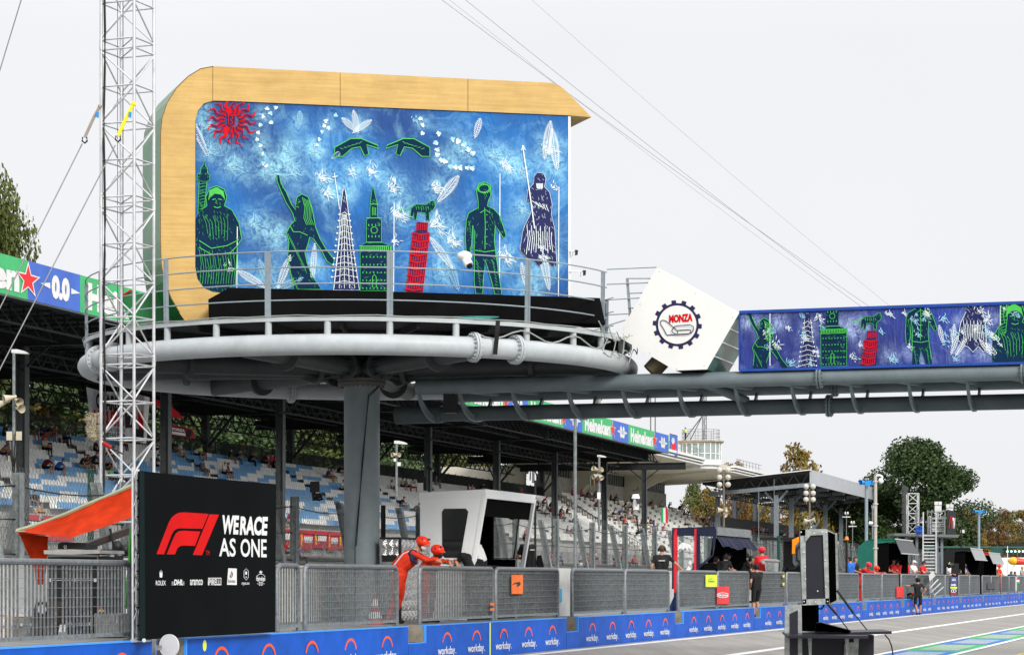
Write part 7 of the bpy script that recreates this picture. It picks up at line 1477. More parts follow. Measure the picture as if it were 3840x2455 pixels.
# ================================================================ people
import numpy as np
V = Vector
def skel(**k):
    j = dict(pel=(0, 0, .95), che=(0, .0, 1.30), nek=(0, 0, 1.47), hed=(0, .03, 1.63),
             shL=(-.19, 0, 1.42), shR=(.19, 0, 1.42), elL=(-.25, -.03, 1.13), elR=(.25, -.03, 1.13), wrL=(-.25, .08, .90), wrR=(.25, .08, .90),
             hiL=(-.1, 0, .92), hiR=(.1, 0, .92), knL=(-.11, .03, .50), knR=(.11, .03, .50), anL=(-.12, -.02, .09), anR=(.12, -.02, .09), look=(0, 1, 0))
    j.update(k); return {a: V(b) for a, b in j.items()}
def body(name, j, long_sleeve=False, shorts=True, fat=1.0, cap=False, mask=False, helmet=False, vox=.017, fist=False, girl=False):
    b = MB(); zones = []
    def cap_(a, c, ra, rb, z):
        a, c = V(a), V(c); b.tube(a, c, ra, 10, rb); b.ell(a, (ra,)*3, 10, 6); b.ell(c, (rb,)*3, 10, 6); zones.append((a, c, ra, rb, z))
    lk = j['look'].normalized(); up = (j['hed']-j['nek']).normalized(); up = (up+V((0, 0, .6))).normalized(); sd_ = lk.cross(up).normalized(); up = sd_.cross(lk)
    f = fat
    pel, che, nek, hed = j['pel'], j['che'], j['nek'], j['hed']; sx_ = (j['shR']-j['shL']).normalized()
    for o_ in (-.07, .07): cap_(pel+sx_*o_+V((0, 0, -.03)), pel+sx_*o_*1.1+V((0, 0, .09)), .105*f, .11*f, 'bot')
    for o_ in (-.065, .065): cap_(pel+sx_*o_+V((0, 0, .12)), che+sx_*o_*1.3, .11*f, .118*f, 'top')
    cap_(che+(che-pel).normalized()*.05, nek-(nek-che).normalized()*.06, .125, .085, 'top')
    cap_(j['shL'], j['shR'], .068, .068, 'top'); cap_(che-sx_*.1, j['shL'], .09, .068, 'top'); cap_(che+sx_*.1, j['shR'], .09, .068, 'top')
    cap_(nek-(hed-nek)*.2, nek+(hed-nek)*.55, .058, .052, 'skin')
    # head: skull, jaw, nose, ears, brow
    q = Matrix((sd_, lk, up)).transposed().to_quaternion()
    b.ell(hed+up*.02-lk*.01, (.074, .094, .10), 14, 10, q); b.ell(hed-up*.055+lk*.022, (.056, .068, .062), 12, 8, q)
    b.ell(hed+lk*.098-up*.012, (.013, .02, .02), 8, 6, q); b.ell(hed+lk*.075-up*.052, (.028, .018, .013), 8, 6, q)
    for s_ in (-1, 1): b.ell(hed+sd_*s_*.076-up*.005, (.012, .02, .028), 8, 6, q); b.ell(hed+sd_*s_*.032+lk*.076+up*.018, (.02, .014, .012), 8, 6, q)
    zones.append((hed+up*.03, hed-up*.06, .1, .065, 'head'))
    if girl: cap_(hed-lk*.05+up*.03, hed-lk*.09-up*.2, .085, .06, 'hair')
    if cap: b.ell(hed+up*.06-lk*.005, (.085, .1, .065), 12, 8, q); b.ell(hed+up*.06+lk*.12, (.06, .06, .012), 10, 6, q); zones.append((hed+up*.06+lk*.1, hed+up*.06+lk*.16, .03, .03, 'cap'))
    for S_ in 'LR':
        sh, el, wr = j['sh'+S_], j['el'+S_], j['wr'+S_]
        cap_(sh, sh.lerp(el, .55), .058, .052, 'top'); cap_(sh.lerp(el, .55), el, .045 if not long_sleeve else .052, .038 if not long_sleeve else .048, 'sleeve'); cap_(el, wr, .04 if not long_sleeve else .048, .027 if not long_sleeve else .036, 'sleeve')
        d = (wr-el).normalized(); hx = j.get('hd'+S_); hd = hx.normalized() if hx else (d+V((0, .15, -.25))).normalized()
        w_ = hd.orthogonal().normalized() if abs(hd.z) > .9 else hd.cross(V((0, 0, 1))).normalized()
        if abs(hd.z) > .9: w_ = V((0, 1, 0))
        pm = wr+hd*.05; cap_(wr, pm+hd*.035, .027, .03, 'skin'); nrm = hd.cross(w_).normalized()
        for k in range(4):
            o_ = w_*(-.030+.02*k); L1 = (.035, .042, .040, .03)[k]; cu = .55 if fist else .25
            a = pm+hd*.04+o_; m_ = a+(hd-nrm*cu*.5).normalized()*L1; e = m_+(hd*.8-nrm*cu*1.6).normalized()*L1*.85
            cap_(a, m_, .0105, .0095, 'skin'); cap_(m_, e, .0095, .008, 'skin')
        a = wr+hd*.02-w_*.03; m_ = a+(hd*.6-w_*.8).normalized()*.04; cap_(a, m_, .013, .011, 'skin'); cap_(m_, m_+(hd*.9-w_*.3).normalized()*.03, .011, .009, 'skin')
        hi, kn, an = j['hi'+S_], j['kn'+S_], j['an'+S_]
        cap_(hi, hi.lerp(kn, .85), .095*f, .075, 'bot'); cap_(hi.lerp(kn, .85), kn, .068, .06, 'knee'); cap_(kn, kn.lerp(an, .4), .056, .056, 'shin'); cap_(kn.lerp(an, .4), an, .056, .038, 'shin')
        ft = j.get('ft'+S_) or V((an.x*1.25, an.y+.17, an.z-.045)); cap_(an+V((0, -.03, -.035)), ft, .046, .038, 'shoe')
    me = bpy.data.meshes.new(name); me.from_pydata(b.v, [], b.f); o = bpy.data.objects.new('person', me); SC.collection.objects.link(o)
    md = o.modifiers.new('r', 'REMESH'); md.mode = 'VOXEL'; md.voxel_size = vox; md.use_smooth_shade = True
    ms_ = o.modifiers.new('s', 'SMOOTH'); ms_.factor = .5; ms_.iterations = 1
    dg = bpy.context.evaluated_depsgraph_get(); out = bpy.data.meshes.new_from_object(o.evaluated_get(dg)); bpy.data.objects.remove(o)
    n = len(out.polygons); C_ = np.empty(n*3); out.polygons.foreach_get('center', C_); C_ = C_.reshape(-1, 3)
    best = np.full(n, 9.0); zi = np.zeros(n, int); names = ['skin', 'hair', 'top', 'bot', 'shoe', 'mask']
    for a, c, ra, rb, z in zones:
        a_ = np.array(a); d = np.array(c)-a_; L2 = d@d or 1e-9; t = np.clip(((C_-a_)@d)/L2, 0, 1)
        dist = np.linalg.norm(C_-(a_+t[:, None]*d), axis=1)-(ra+(rb-ra)*t); m_ = dist < best; best[m_] = dist[m_]
        if z == 'head':
            rel = C_-np.array(hed); u_ = rel@np.array(up); l_ = rel@np.array(lk)
            zz = np.where((u_ > .045+(.0 if not cap else -.01)) | (l_ < -.005), 1, 0)
            if mask: zz = np.where((u_ < -.005) & (l_ > .02), 5, zz)
            zi[m_] = zz[m_]
        else:
            k = {'skin': 0, 'top': 2, 'bot': 3, 'shoe': 4, 'hair': 1, 'cap': 1, 'sleeve': 2 if long_sleeve else 0, 'knee': 3, 'shin': 0 if shorts else 3}[z]
            zi[m_] = k
    for i in range(6): out.materials.append(None)
    out.polygons.foreach_set('material_index', zi.astype('i')); out.polygons.foreach_set('use_smooth', [True]*n); out.name = name
    return out
cols = dict(skin=(.42, .21, .13), tan=(.30, .14, .08), dark=(.012, .012, .013), black=(.01, .01, .011), white=(.7, .7, .7), red=(.58, .015, .02), maroon=(.14, .01, .02), blue=(.02, .13, .5), navy=(.012, .018, .06), grey=(.11, .115, .12), khaki=(.22, .18, .11),
            orange=(.6, .03, .006), green=(.25, .55, .3), lime=(.55, .85, .1), denim=(.06, .1, .19), brown=(.07, .035, .02), blond=(.3, .2, .09), grey2=(.3, .3, .3), pink=(.6, .3, .28), teal=(.0, .28, .32), mask=(.55, .65, .7), rust=(.35, .12, .04), beige=(.45, .4, .3))
def cm(n): return M('cloth '+n, cols[n], .8, 0, .14, 9) if n not in ('skin', 'tan') else M('skin '+n, cols[n], .5, 0, .08, 9)
def person(mesh, label, loc, rz, top, bot, hair='brown', shoe='black', skin='skin', mask='mask', group=None, sc=1.0, name='person'):
    o = bpy.data.objects.new(name, mesh); SC.collection.objects.link(o); o.location = loc; o.rotation_euler = (0, 0, rz); o.scale = (sc,)*3
    for i, n_ in enumerate((skin, hair, top, bot, shoe, mask)): s_ = o.material_slots[i]; s_.link = 'OBJECT'; s_.material = cm(n_)
    prop(o, label, 'person', group); return o
# ---- seated figures: origin on the seat row tread, facing +Y
def sit(lean=0.1, arms='lap', knee=.0, turn=0, side=0):
    sp = V((0, math.sin(lean), math.cos(lean))); pel = V((0, 0, .53)); che = pel+sp*.34; nek = pel+V((0, math.sin(lean*1.3), math.cos(lean*1.3)))*.52; hed = nek+V((0, math.sin(lean*1.1)*.14+.03, .15))
    sh = nek-sp*.05; k = dict(pel=pel, che=che, nek=nek, hed=hed, shL=sh+V((-.19, 0, 0)), shR=sh+V((.19, 0, 0)), hiL=(-.1, .02, .5), hiR=(.1, .02, .5), knL=(-.14-knee, .45, .55), knR=(.14+knee, .45, .55), anL=(-.15, .5, .1), anR=(.15, .5, .1), look=(math.sin(turn), math.cos(turn), -.15-lean*.6))
    if arms == 'lap': k.update(elL=sh+V((-.26, .08, -.28)), elR=sh+V((.26, .08, -.28)), wrL=V((-.1, .38, .66)), wrR=V((.1, .38, .66)))
    if arms == 'phone': k.update(elL=sh+V((-.24, .12, -.27)), elR=sh+V((.24, .12, -.27)), wrL=sh+V((-.05, .34, -.17)), wrR=sh+V((.05, .34, -.17)))
    if arms == 'camera': k.update(elL=sh+V((-.26, .22, -.12)), elR=sh+V((.26, .22, -.12)), wrL=hed+V((-.07, .2, -.02)), wrR=hed+V((.07, .2, -.02)))
    if arms == 'chin': k.update(elL=V((-.14, .38, .68)), elR=V((.14, .38, .68)), wrL=hed+V((-.04, .1, -.15)), wrR=V((.02, .3, .62)))
    if arms == 'knees': k.update(elL=sh+V((-.25, .2, -.22)), elR=sh+V((.25, .2, -.22)), wrL=V((-.15, .47, .64)), wrR=V((.15, .47, .64)))
    return skel(**k)
SIT = [body('sit a', sit(.12, 'lap'), mask=True, vox=.024), body('sit b', sit(.5, 'knees', .05), vox=.024, fat=1.1), body('sit c', sit(.3, 'phone', .02), cap=True, mask=True, vox=.024), body('sit d', sit(.05, 'lap', .0, .4), shorts=False, vox=.024, girl=True),
       body('sit e', sit(.45, 'chin'), shorts=False, mask=True, vox=.024), body('sit f', sit(.15, 'camera', .03, -.2), cap=True, vox=.024), body('sit g', sit(.25, 'knees', .06, .5), shorts=False, cap=True, long_sleeve=True, vox=.024)]
import itertools
RZS = -(math.pi/2+TS)
gsp = 'spectators sitting in the grandstands'
def row_at(x, y):     # seat row of the main stand under picture point (x, y) = middle of a seated person
    best = None
    for i in range(NR):
        t = row_t(i)-.12; Y = YX(x, t, TS); z = row_z(i)+.75; yy = HOR-(z-EYE)*F/Y
        if best is None or abs(yy-y) < best[0]: best = (abs(yy-y), i, t)
    return best[1], SX(x, best[2], TS), best[2]
# (x, y, pose, top, bottom, hair/cap)
SP = [(8, 1690, 1, 'tan', 'navy', 'dark'), (20, 1688, 0, 'black', 'brown', 'dark'), (16, 1625, 0, 'black', 'black', 'dark'), (115, 1600, 0, 'black', 'khaki', 'dark'), (158, 1607, 0, 'navy', 'navy', 'brown'), (178, 1612, 2, 'black', 'denim', 'maroon'), (203, 1620, 0, 'red', 'white', 'brown'), (238, 1632, 4, 'grey', 'black', 'dark'),
      (162, 1645, 5, 'red', 'black', 'dark'), (165, 1665, 3, 'beige', 'black', 'dark'), (165, 1745, 1, 'maroon', 'black', 'brown'), (212, 1745, 1, 'blue', 'black', 'dark'), (305, 1735, 2, 'black', 'beige', 'red'), (328, 1742, 3, 'brown', 'khaki', 'dark'), (348, 1732, 2, 'black', 'black', 'red'), (356, 1680, 0, 'black', 'navy', 'tan'), (452, 1656, 4, 'white', 'maroon', 'dark'), (402, 1690, 1, 'rust', 'grey', 'dark'), (395, 1725, 0, 'grey2', 'black', 'brown'),
      (414, 1780, 3, 'green', 'black', 'dark'), (580, 1740, 2, 'navy', 'black', 'dark'), (575, 1668, 1, 'grey2', 'navy', 'dark'), (650, 1665, 0, 'black', 'grey', 'dark'), (668, 1665, 2, 'white', 'white', 'white'), (730, 1685, 1, 'white', 'navy', 'dark'), (748, 1682, 0, 'lime', 'denim', 'brown'), (860, 1698, 0, 'black', 'khaki', 'dark'), (882, 1702, 4, 'navy', 'denim', 'tan'), (935, 1708, 4, 'black', 'black', 'dark'),
      (755, 1750, 0, 'grey', 'khaki', 'dark'), (838, 1762, 0, 'white', 'black', 'tan'), (850, 1762, 0, 'maroon', 'black', 'dark'), (984, 1722, 1, 'maroon', 'black', 'dark'), (1000, 1714, 3, 'white', 'denim', 'brown'), (1026, 1740, 0, 'black', 'black', 'dark'), (1018, 1716, 0, 'red', 'grey', 'dark'), (1228, 1778, 0, 'navy', 'khaki', 'brown'), (1242, 1782, 3, 'pink', 'beige', 'brown'), (1268, 1760, 1, 'black', 'grey', 'dark'), (1277, 1822, 2, 'white', 'black', 'black'),
      (1468, 1818, 3, 'white', 'tan', 'dark'), (1506, 1812, 0, 'beige', 'black', 'dark'), (1520, 1812, 0, 'grey2', 'black', 'brown'), (1542, 1815, 5, 'white', 'red', 'dark'), (1632, 1800, 0, 'grey', 'green', 'rust'), (1503, 1885, 2, 'black', 'grey', 'red'), (1555, 1902, 1, 'maroon', 'black', 'dark'), (1755, 1838, 3, 'grey', 'red', 'dark'), (1768, 1838, 0, 'pink', 'black', 'maroon'), (1800, 1820, 4, 'black', 'black', 'dark'), (1838, 1835, 1, 'black', 'black', 'dark'),
      (1952, 1840, 0, 'red', 'black', 'red'), (1988, 1868, 0, 'black', 'khaki', 'dark'), (2035, 1875, 1, 'red', 'denim', 'dark'), (2062, 1888, 4, 'navy', 'navy', 'dark'), (2030, 1918, 0, 'white', 'denim', 'brown'), (2045, 1920, 5, 'white', 'black', 'dark'), (2014, 1900, 5, 'black', 'grey2', 'dark'), (2062, 1905, 1, 'red', 'grey', 'dark'), (2100, 1915, 2, 'navy', 'khaki', 'red'), (2126, 1920, 5, 'black', 'khaki', 'red'), (2100, 1935, 0, 'red', 'grey', 'brown'), (2150, 1945, 1, 'black', 'denim', 'dark'), (1968, 2005, 0, 'red', 'navy', 'tan'), (2125, 1988, 0, 'black', 'grey', 'dark'), (2138, 1995, 4, 'grey', 'black', 'dark'),
      (125, 1885, 0, 'black', 'denim', 'dark'), (1080, 1962, 2, 'red', 'grey2', 'red')]
cnt = 0
adj = {'tan': 'bare shoulders', 'beige': 'a beige top', 'grey2': 'a light grey top', 'lime': 'a neon green top'}
SP.sort(key=lambda p_: p_[0])
sec = lambda x: 'left of the tower' if x < 365 else ('between tower and column' if x < 1290 else ('above the white stand' if x < 1975 else 'dark stand right end'))
from collections import Counter
tot = Counter(); 
for p_ in SP: tot[sec(p_[0])] += 1
run = Counter()
def who(top, hair, pose):
    c_ = adj.get(top, f'a {top} top'); return f'seated person in {c_}'
for (x, y, po, top, bot, hair) in SP:
    i, s, t = row_at(x, y); k_ = sec(x); run[k_] += 1; sk = 'tan' if (cnt % 3 == 0) else 'skin'
    if top == 'tan': top_ = 'skin'
    else: top_ = top
    person(SIT[po], f'{who(top, hair, po)}, {ordi(run[k_]-1)} from left, {k_}', G(s, t, row_z(i)), RZS+rnd.uniform(-.25, .35), top_, bot, hair if hair in cols else 'dark', skin=sk, group=gsp, mask='mask', sc=rnd.uniform(.98, 1.08)); cnt += 1
# central tribune crowd
TRB = [(2145, 1830, 'red'), (2180, 1840, 'red'), (2200, 1848, 'maroon'), (2212, 1850, 'white'), (2228, 1835, 'navy'), (2232, 1888, 'red'), (2245, 1890, 'maroon'), (2290, 1850, 'black'), (2305, 1850, 'black'), (2342, 1890, 'black'), (2357, 1892, 'white'), (2336, 1908, 'white'), (2342, 1910, 'navy'), (2318, 1925, 'blue'), (2328, 1930, 'white'), (2370, 1925, 'black'), (2356, 1938, 'white'), (2365, 1940, 'grey2'), (2285, 1930, 'white'), (2296, 1925, 'black'), (2306, 1945, 'white'), (2325, 1948, 'black'), (2338, 1952, 'red'), (2438, 1955, 'black'), (2402, 1962, 'black'), (2386, 1958, 'pink'),
       (2438, 1872, 'black'), (2475, 1878, 'beige'), (2508, 1890, 'black'), (2545, 1886, 'black'), (2550, 1890, 'red'), (2565, 1920, 'rust'), (2580, 1920, 'black'), (2435, 1885, 'maroon'), (2570, 1962, 'beige'), (2578, 1958, 'white'), (2610, 1950, 'red'), (2625, 1940, 'white'), (2634, 1946, 'black'), (2645, 1955, 'pink'), (2660, 1955, 'navy'), (2672, 1966, 'red'), (2452, 1970, 'blue'), (2425, 1980, 'lime'), (2485, 1978, 'red')]
TRB.sort()
for n_, (x, y, top) in enumerate(TRB):
    best = None
    for i in range(18):
        t = 72-.62*i-.1; z = 11.3-i*.42+.75; Y = YX(x, t, TS); yy = HOR-(z-EYE)*F/Y
        if best is None or abs(yy-y) < best[0]: best = (abs(yy-y), t, z-.75)
    person(SIT[(n_*3) % 7], f'{who(top, 0, 0)} on the cream tribune rows, {ordi(n_) if n_ < 20 else "number "+str(n_+1)} from left', G(SX(x, best[1], TS), best[1], best[2]), RZS+rnd.uniform(-.3, .3), top, ('black', 'denim', 'khaki', 'grey')[n_ % 4], ('dark', 'brown', 'red', 'white', 'dark')[n_ % 5], group=gsp, sc=1.05)
# grey stand crowd
for n_, (x, y, top) in enumerate([(2815, 1938, 'red'), (2828, 1942, 'black'), (2845, 1950, 'navy'), (2862, 1985, 'white'), (2852, 1992, 'pink'), (2868, 1990, 'blue'), (2925, 2002, 'teal'), (2938, 2005, 'white'), (2950, 2008, 'black'), (2930, 1985, 'red'), (2985, 1968, 'red'), (2998, 1972, 'maroon'), (2990, 1985, 'blue'), (3015, 1978, 'navy'), (3022, 1975, 'white'), (3070, 1978, 'red')]):
    best = None
    for i in range(16):
        z = 8.6-i*.42+.7; t = 66-.75*i; Y = YX(x, t, TS); yy = HOR-(z-EYE)*F/Y
        if best is None or abs(yy-y) < best[0]: best = (abs(yy-y), t, z-.7)
    person(SIT[(n_*2+1) % 7], f'{who(top, 0, 0)} on the grey stand rows, {ordi(n_)} from left', G(SX(x, best[1], TS), best[1], best[2]), RZS+rnd.uniform(-.3, .3), top, 'black', ('dark', 'red', 'brown')[n_ % 3], group=gsp, sc=1.08)
# lower tier crowd behind the mesh
LT = [(100, 1945, 'red'), (1068, 2065, 'red'), (1122, 2075, 'blue'), (2055, 2110, 'red'), (2075, 2092, 'white'), (2090, 2095, 'blue'), (2062, 2098, 'red'), (2175, 2102, 'white'), (2195, 2095, 'red'), (2208, 2098, 'red'), (2190, 2120, 'red'), (2172, 2120, 'white'), (2212, 2122, 'red'), (2226, 2060, 'white'), (2302, 2045, 'lime'), (2318, 2058, 'red'), (2345, 2100, 'white'), (2330, 2090, 'maroon'), (2372, 2110, 'red'), (2305, 2118, 'red'), (2330, 2120, 'teal'), (2440, 2060, 'lime'), (2450, 2095, 'red'), (2468, 2108, 'white'), (2430, 2112, 'navy'), (2490, 2090, 'red')]
for n_, (x, y, top) in enumerate(LT):
    best = None
    for i in range(6):
        z = 3.3-i*.36+.7; t = 60-.75*i; Y = YX(x, t, TS); yy = HOR-(z-EYE)*F/Y
        if best is None or abs(yy-y) < best[0]: best = (abs(yy-y), t, z-.7)
    person(SIT[(n_*5) % 7], f'{who(top, 0, 0)} in the lowest rows, {ordi(n_)} from left', G(SX(x, best[1], TS), best[1], best[2]), RZS+rnd.uniform(-.5, .5), top, 'black', ('dark', 'red', 'brown')[n_ % 3], group=gsp, sc=1.08)

# ---- standing people on the wall walkway (feet at z=.745) and in the pit lane
ZW = .745
def kid(o, b, name, m, smooth=True):      # child mesh given in the person's local frame
    me = bpy.data.meshes.new(name); me.from_pydata([tuple(v) for v in b.v], [], b.f)
    ms_ = m if isinstance(m, (list, tuple)) else [m]
    for x in ms_: me.materials.append(x)
    me.polygons.foreach_set('material_index', b.m); me.polygons.foreach_set('use_smooth', [smooth]*len(b.f)); c = bpy.data.objects.new(name, me); SC.collection.objects.link(c); c.parent = o; return c
def headframe(j):
    lk = j['look'].normalized(); up = ((j['hed']-j['nek']).normalized()+V((0, 0, .6))).normalized(); sd_ = lk.cross(up).normalized(); up = sd_.cross(lk); return j['hed'], lk, up, sd_, Matrix((sd_, lk, up)).transposed().to_quaternion()
def helmet(o, j, m, visor=True):
    h, lk, up, sd_, q = headframe(j); b = MB(); b.ell(h+up*.055-lk*.005, (.118, .138, .105), 18, 12, q); b.ell(h+up*.03+lk*.1, (.1, .055, .02), 14, 6, q); kid(o, b, 'helmet', m)
    if visor: b = MB(); b.ell(h+up*.0+lk*.09, (.09, .075, .065), 14, 8, q); kid(o, b, 'visor', glass('clear visor', (.5, .5, .5), .25, .05))
    b = MB()
    for s_ in (-1, 1): b.path([h+sd_*s_*.1+up*.03, h+sd_*s_*.085-up*.06+lk*.02, h-up*.115+lk*.05], .008, 5)
    for k in range(7): a = k*.9; b.ell(h+up*(.09+.04*math.sin(a*2))+sd_*.105*math.cos(a)+lk*.12*math.sin(a), (.022, .016, .02), 8, 5, q)
    kid(o, b, 'helmet_straps', blackm)
def headset(o, j, m=None):
    h, lk, up, sd_, q = headframe(j); b = MB()
    for s_ in (-1, 1): b.ell(h+sd_*s_*.09, (.03, .045, .055), 12, 8, q)
    b.path([h+sd_*.095*math.cos(a)+up*.115*math.sin(a) for a in [k*math.pi/8 for k in range(9)]], .013, 6); b.path([h+sd_*.1-up*.02, h+sd_*.07+lk*.09-up*.06], .006, 5); kid(o, b, 'headset', m or blackm)
def facemask(o, j, m):
    h, lk, up, sd_, q = headframe(j); b = MB(); b.ell(h-up*.05+lk*.045, (.066, .07, .055), 14, 8, q); kid(o, b, 'face_mask', m)
def standp(label, j, x, t, rz, top, bot, hair='brown', z=ZW, y_head=None, sc=1.0, vox=.014, **k):
    pk = {a: k.pop(a) for a in ('skin', 'shoe', 'group') if a in k}
    s = SX(x, t); o = person(body(label[:20], j, vox=vox, **k), label, W(s, t, z), rz, top, bot, hair, sc=sc, **pk); return o
toward = TH-math.pi/2+0       # facing the pit lane: direction -t
face_lane = -(math.pi/2+TH)
# two marshals leaning over the railing. facing the lane/right
jA = skel(pel=(0, -.22, .94), che=(0, -.03, 1.23), nek=(0, .10, 1.37), hed=(0, .21, 1.49), shL=(-.2, .06, 1.33), shR=(.2, .06, 1.33), elL=(-.22, .32, 1.20), elR=(.24, .30, 1.20), wrL=(.02, .46, 1.21), wrR=(.0, .5, 1.22), hdL=(.6, .6, -.4), hdR=(-.2, .6, -.7),
          hiL=(-.1, -.22, .92), hiR=(.1, -.22, .92), knL=(-.12, -.2, .5), knR=(.12, -.28, .5), anL=(-.12, -.34, .09), anR=(.13, -.42, .09), look=(.2, .9, -.35))
mo = M('orange red helmet', (.8, .035, .01), .3)
o = standp('marshal in red orange overalls and helmet leaning on the railing, left of the pair', jA, 1541, 16.75, face_lane+.25, 'orange', 'orange', long_sleeve=True, shorts=False, fat=1.45, mask=False, sc=1.1)
helmet(o, jA, mo); facemask(o, jA, M('white mask', (.6, .62, .63), .8))
b = MB(); b.path([(-.2, -.04, 1.3), (-.16, .04, 1.1), (-.14, -.08, .98), (0, -.36, .98)], .012, 5); b.path([(.17, .1, 1.4), (.2, -.12, 1.32), (.2, -.3, 1.1), (.16, -.36, 1.0)], .016, 5); b.path([(-.17, .1, 1.4), (-.1, -.17, 1.32), (-.1, -.3, 1.15), (-.1, -.36, 1.05)], .016, 5); b.path([(-.19, -.16, 1.0), (-.17, -.42, 1.0), (.17, -.42, 1.0), (.19, -.16, 1.0)], .022, 5); kid(o, b, 'vest_trim', M('white reflective trim', (.6, .5, .52), .5))
b = MB(); b.ell((.225, .06, 1.3), (.03, .1, .1), 10, 8); b.path([(.24, .02, 1.28), (.24, .04, 1.2), (.22, .14, 1.13)], .03, 6); kid(o, b, 'vest_panel', cm('navy'))
jB = skel(pel=(0, -.14, .90), che=(0, -.04, 1.12), nek=(0, .04, 1.24), hed=(0, .12, 1.36), shL=(-.18, .0, 1.21), shR=(.18, .0, 1.21), elL=(-.2, .28, 1.17), elR=(.22, .28, 1.17), wrL=(-.08, .5, 1.2), wrR=(.12, .5, 1.2), hdL=(.1, .6, -.8), hdR=(.1, .6, -.8),
          hiL=(-.1, -.14, .88), hiR=(.1, -.14, .88), knL=(-.12, -.1, .5), knR=(.12, -.1, .5), anL=(-.12, -.15, .09), anR=(.13, -.15, .09), look=(-.25, 1, -.15))
o = standp('helmeted marshal with black face mask bowed over the railing, right of the pair', jB, 1622, 16.7, face_lane-.35, 'orange', 'orange', long_sleeve=True, shorts=False, fat=1.2, sc=1.09)
helmet(o, jB, mo, False); facemask(o, jB, cm('black'))
b = MB(); b.tube((.12, .4, 1.18), (.12, .47, 1.2), .05, 10); b.tube((-.1, .42, 1.18), (-.08, .48, 1.2), .045, 10); kid(o, b, 'cuffs', M('patterned cuff', (.2, .4, .35), .7)); b = MB(); b.path([(-.16, .07, 1.28), (-.1, .06, 1.1), (.1, .06, 1.1), (.16, .07, 1.28)], .025, 6); kid(o, b, 'vest_trim', MATS['white reflective trim'])
# team people at the white stand
jS = skel(elL=(-.22, .16, 1.16), elR=(.22, .16, 1.16), wrL=(.12, .2, 1.14), wrR=(-.12, .24, 1.18), look=(-.2, 1, -.35), hed=(0, .06, 1.62))
o = standp('man in black with folded arms at the right end of the white timing stand', jS, 1980, 17.3, face_lane+2.6, 'black', 'black', z=1.0, sc=1.04); headset(o, jS)
b = MB(); b.tbox = None; kid_b = MB(); kid_b.hexa([(-.07, -.145, 1.33), (.07, -.145, 1.33), (.07, -.14, 1.33), (-.07, -.14, 1.33)], [(-.07, -.15, 1.355), (.07, -.15, 1.355), (.07, -.145, 1.355), (-.07, -.145, 1.355)]); kid(o, kid_b, 'shirt_print', wprint, False)
jT = skel(che=(0, .1, 1.26), nek=(0, .2, 1.4), hed=(0, .26, 1.52), shL=(-.19, .16, 1.36), shR=(.19, .16, 1.36), elL=(-.24, .3, 1.12), elR=(.24, .3, 1.12), wrL=(-.1, .5, 1.1), wrR=(.1, .5, 1.1), look=(0, 1, -.5))
o = standp('person in a white and black team shirt bending inside the white timing stand', jT, 1803, 16.95, face_lane+2.9, 'white', 'black', 'dark', z=1.05, long_sleeve=True, shorts=False); headset(o, jT)
o = standp('person all in black standing in the dark doorway of the white timing stand', jT, 1772, 17.05, face_lane+2.7, 'black', 'black', 'dark', z=.85, long_sleeve=True, shorts=False)
jH = skel(elR=(.42, .02, 1.2), wrR=(.62, .06, 1.0), hdR=(.6, .1, -.5), elL=(-.27, -.05, 1.14), wrL=(-.28, .02, .92))
jH2 = {k: V((-v.x, v.y, v.z)) for k, v in jH.items()}; jH3 = dict(jH2)
for a, c in (('sh', ''), ('el', ''), ('wr', ''), ('hi', ''), ('kn', ''), ('an', ''), ('hd', '')):
    if a+'L' in jH or a+'R' in jH:
        for p1, p2 in (('L', 'R'), ('R', 'L')):
            if a+p2 in jH: jH3[a+p1] = V((-jH[a+p2].x, jH[a+p2].y, jH[a+p2].z))
            elif a+p1 in jH3: jH3.pop(a+p1)
o = standp('man in a black t-shirt seen from behind, one gloved hand on the railing', jH, 2482, 17.0, -.1, 'black', 'black', 'brown', z=.82, sc=1.07, fat=1.08); headset(o, jH)
b = MB(); b.ell(V(jH['wrR'])+V((.05, 0, -.04)), (.06, .05, .045), 10, 8); kid(o, b, 'glove', cm('grey')); b = MB()
for k in range(6): b.hexa([(-.08+k*.03, -.145, 1.3), (-.06+k*.03, -.145, 1.3), (-.06+k*.03, -.14, 1.3), (-.08+k*.03, -.14, 1.3)], [(-.08+k*.03, -.152, 1.335), (-.06+k*.03, -.152, 1.335), (-.06+k*.03, -.147, 1.335), (-.08+k*.03, -.147, 1.335)])
kid(o, b, 'shirt_print', wprint, False)
# crew under the navy awning
jC = skel(che=(0, .1, 1.24), nek=(0, .22, 1.38), hed=(0, .28, 1.5), shL=(-.19, .18, 1.34), shR=(.19, .18, 1.34), elL=(-.25, .28, 1.1), elR=(.25, .3, 1.1), wrL=(-.18, .5, 1.12), wrR=(.18, .5, 1.12), look=(.1, 1, -.3))
gcr = 'crew under the navy awning'
mC1 = body('crew a', jC, shorts=True, vox=.018); mC2 = body('crew b', jS, vox=.018, cap=True)
for i, (x, t, dz, m_, j_, l_) in enumerate(((2703, 16.85, -.1, mC1, jC, 'crew member in black leaning an arm on the railing, leftmost under the navy awning'), (2722, 17.4, -.15, mC2, jS, 'crew member in black with cap, second from the left under the navy awning'), (2742, 17.8, -.1, mC2, jS, 'crew member in black deep under the navy awning, in the middle'), (2785, 17.0, -.12, mC1, jC, 'crew member in black with headset reading notes, right end of the awning'), (2795, 17.8, -.08, mC2, jS, 'crew member in black standing furthest right and back under the navy awning'), (2655, 17.9, -.15, mC1, jC, 'crew member behind the side window of the dark blue timing stand'))):
    o = person(m_, l_, W(SX(x, t), t, ZW+dz+.16), face_lane+(.2 if i % 2 else 1.2), 'black', 'black', 'dark', group=gcr, sc=1.05); headset(o, j_)
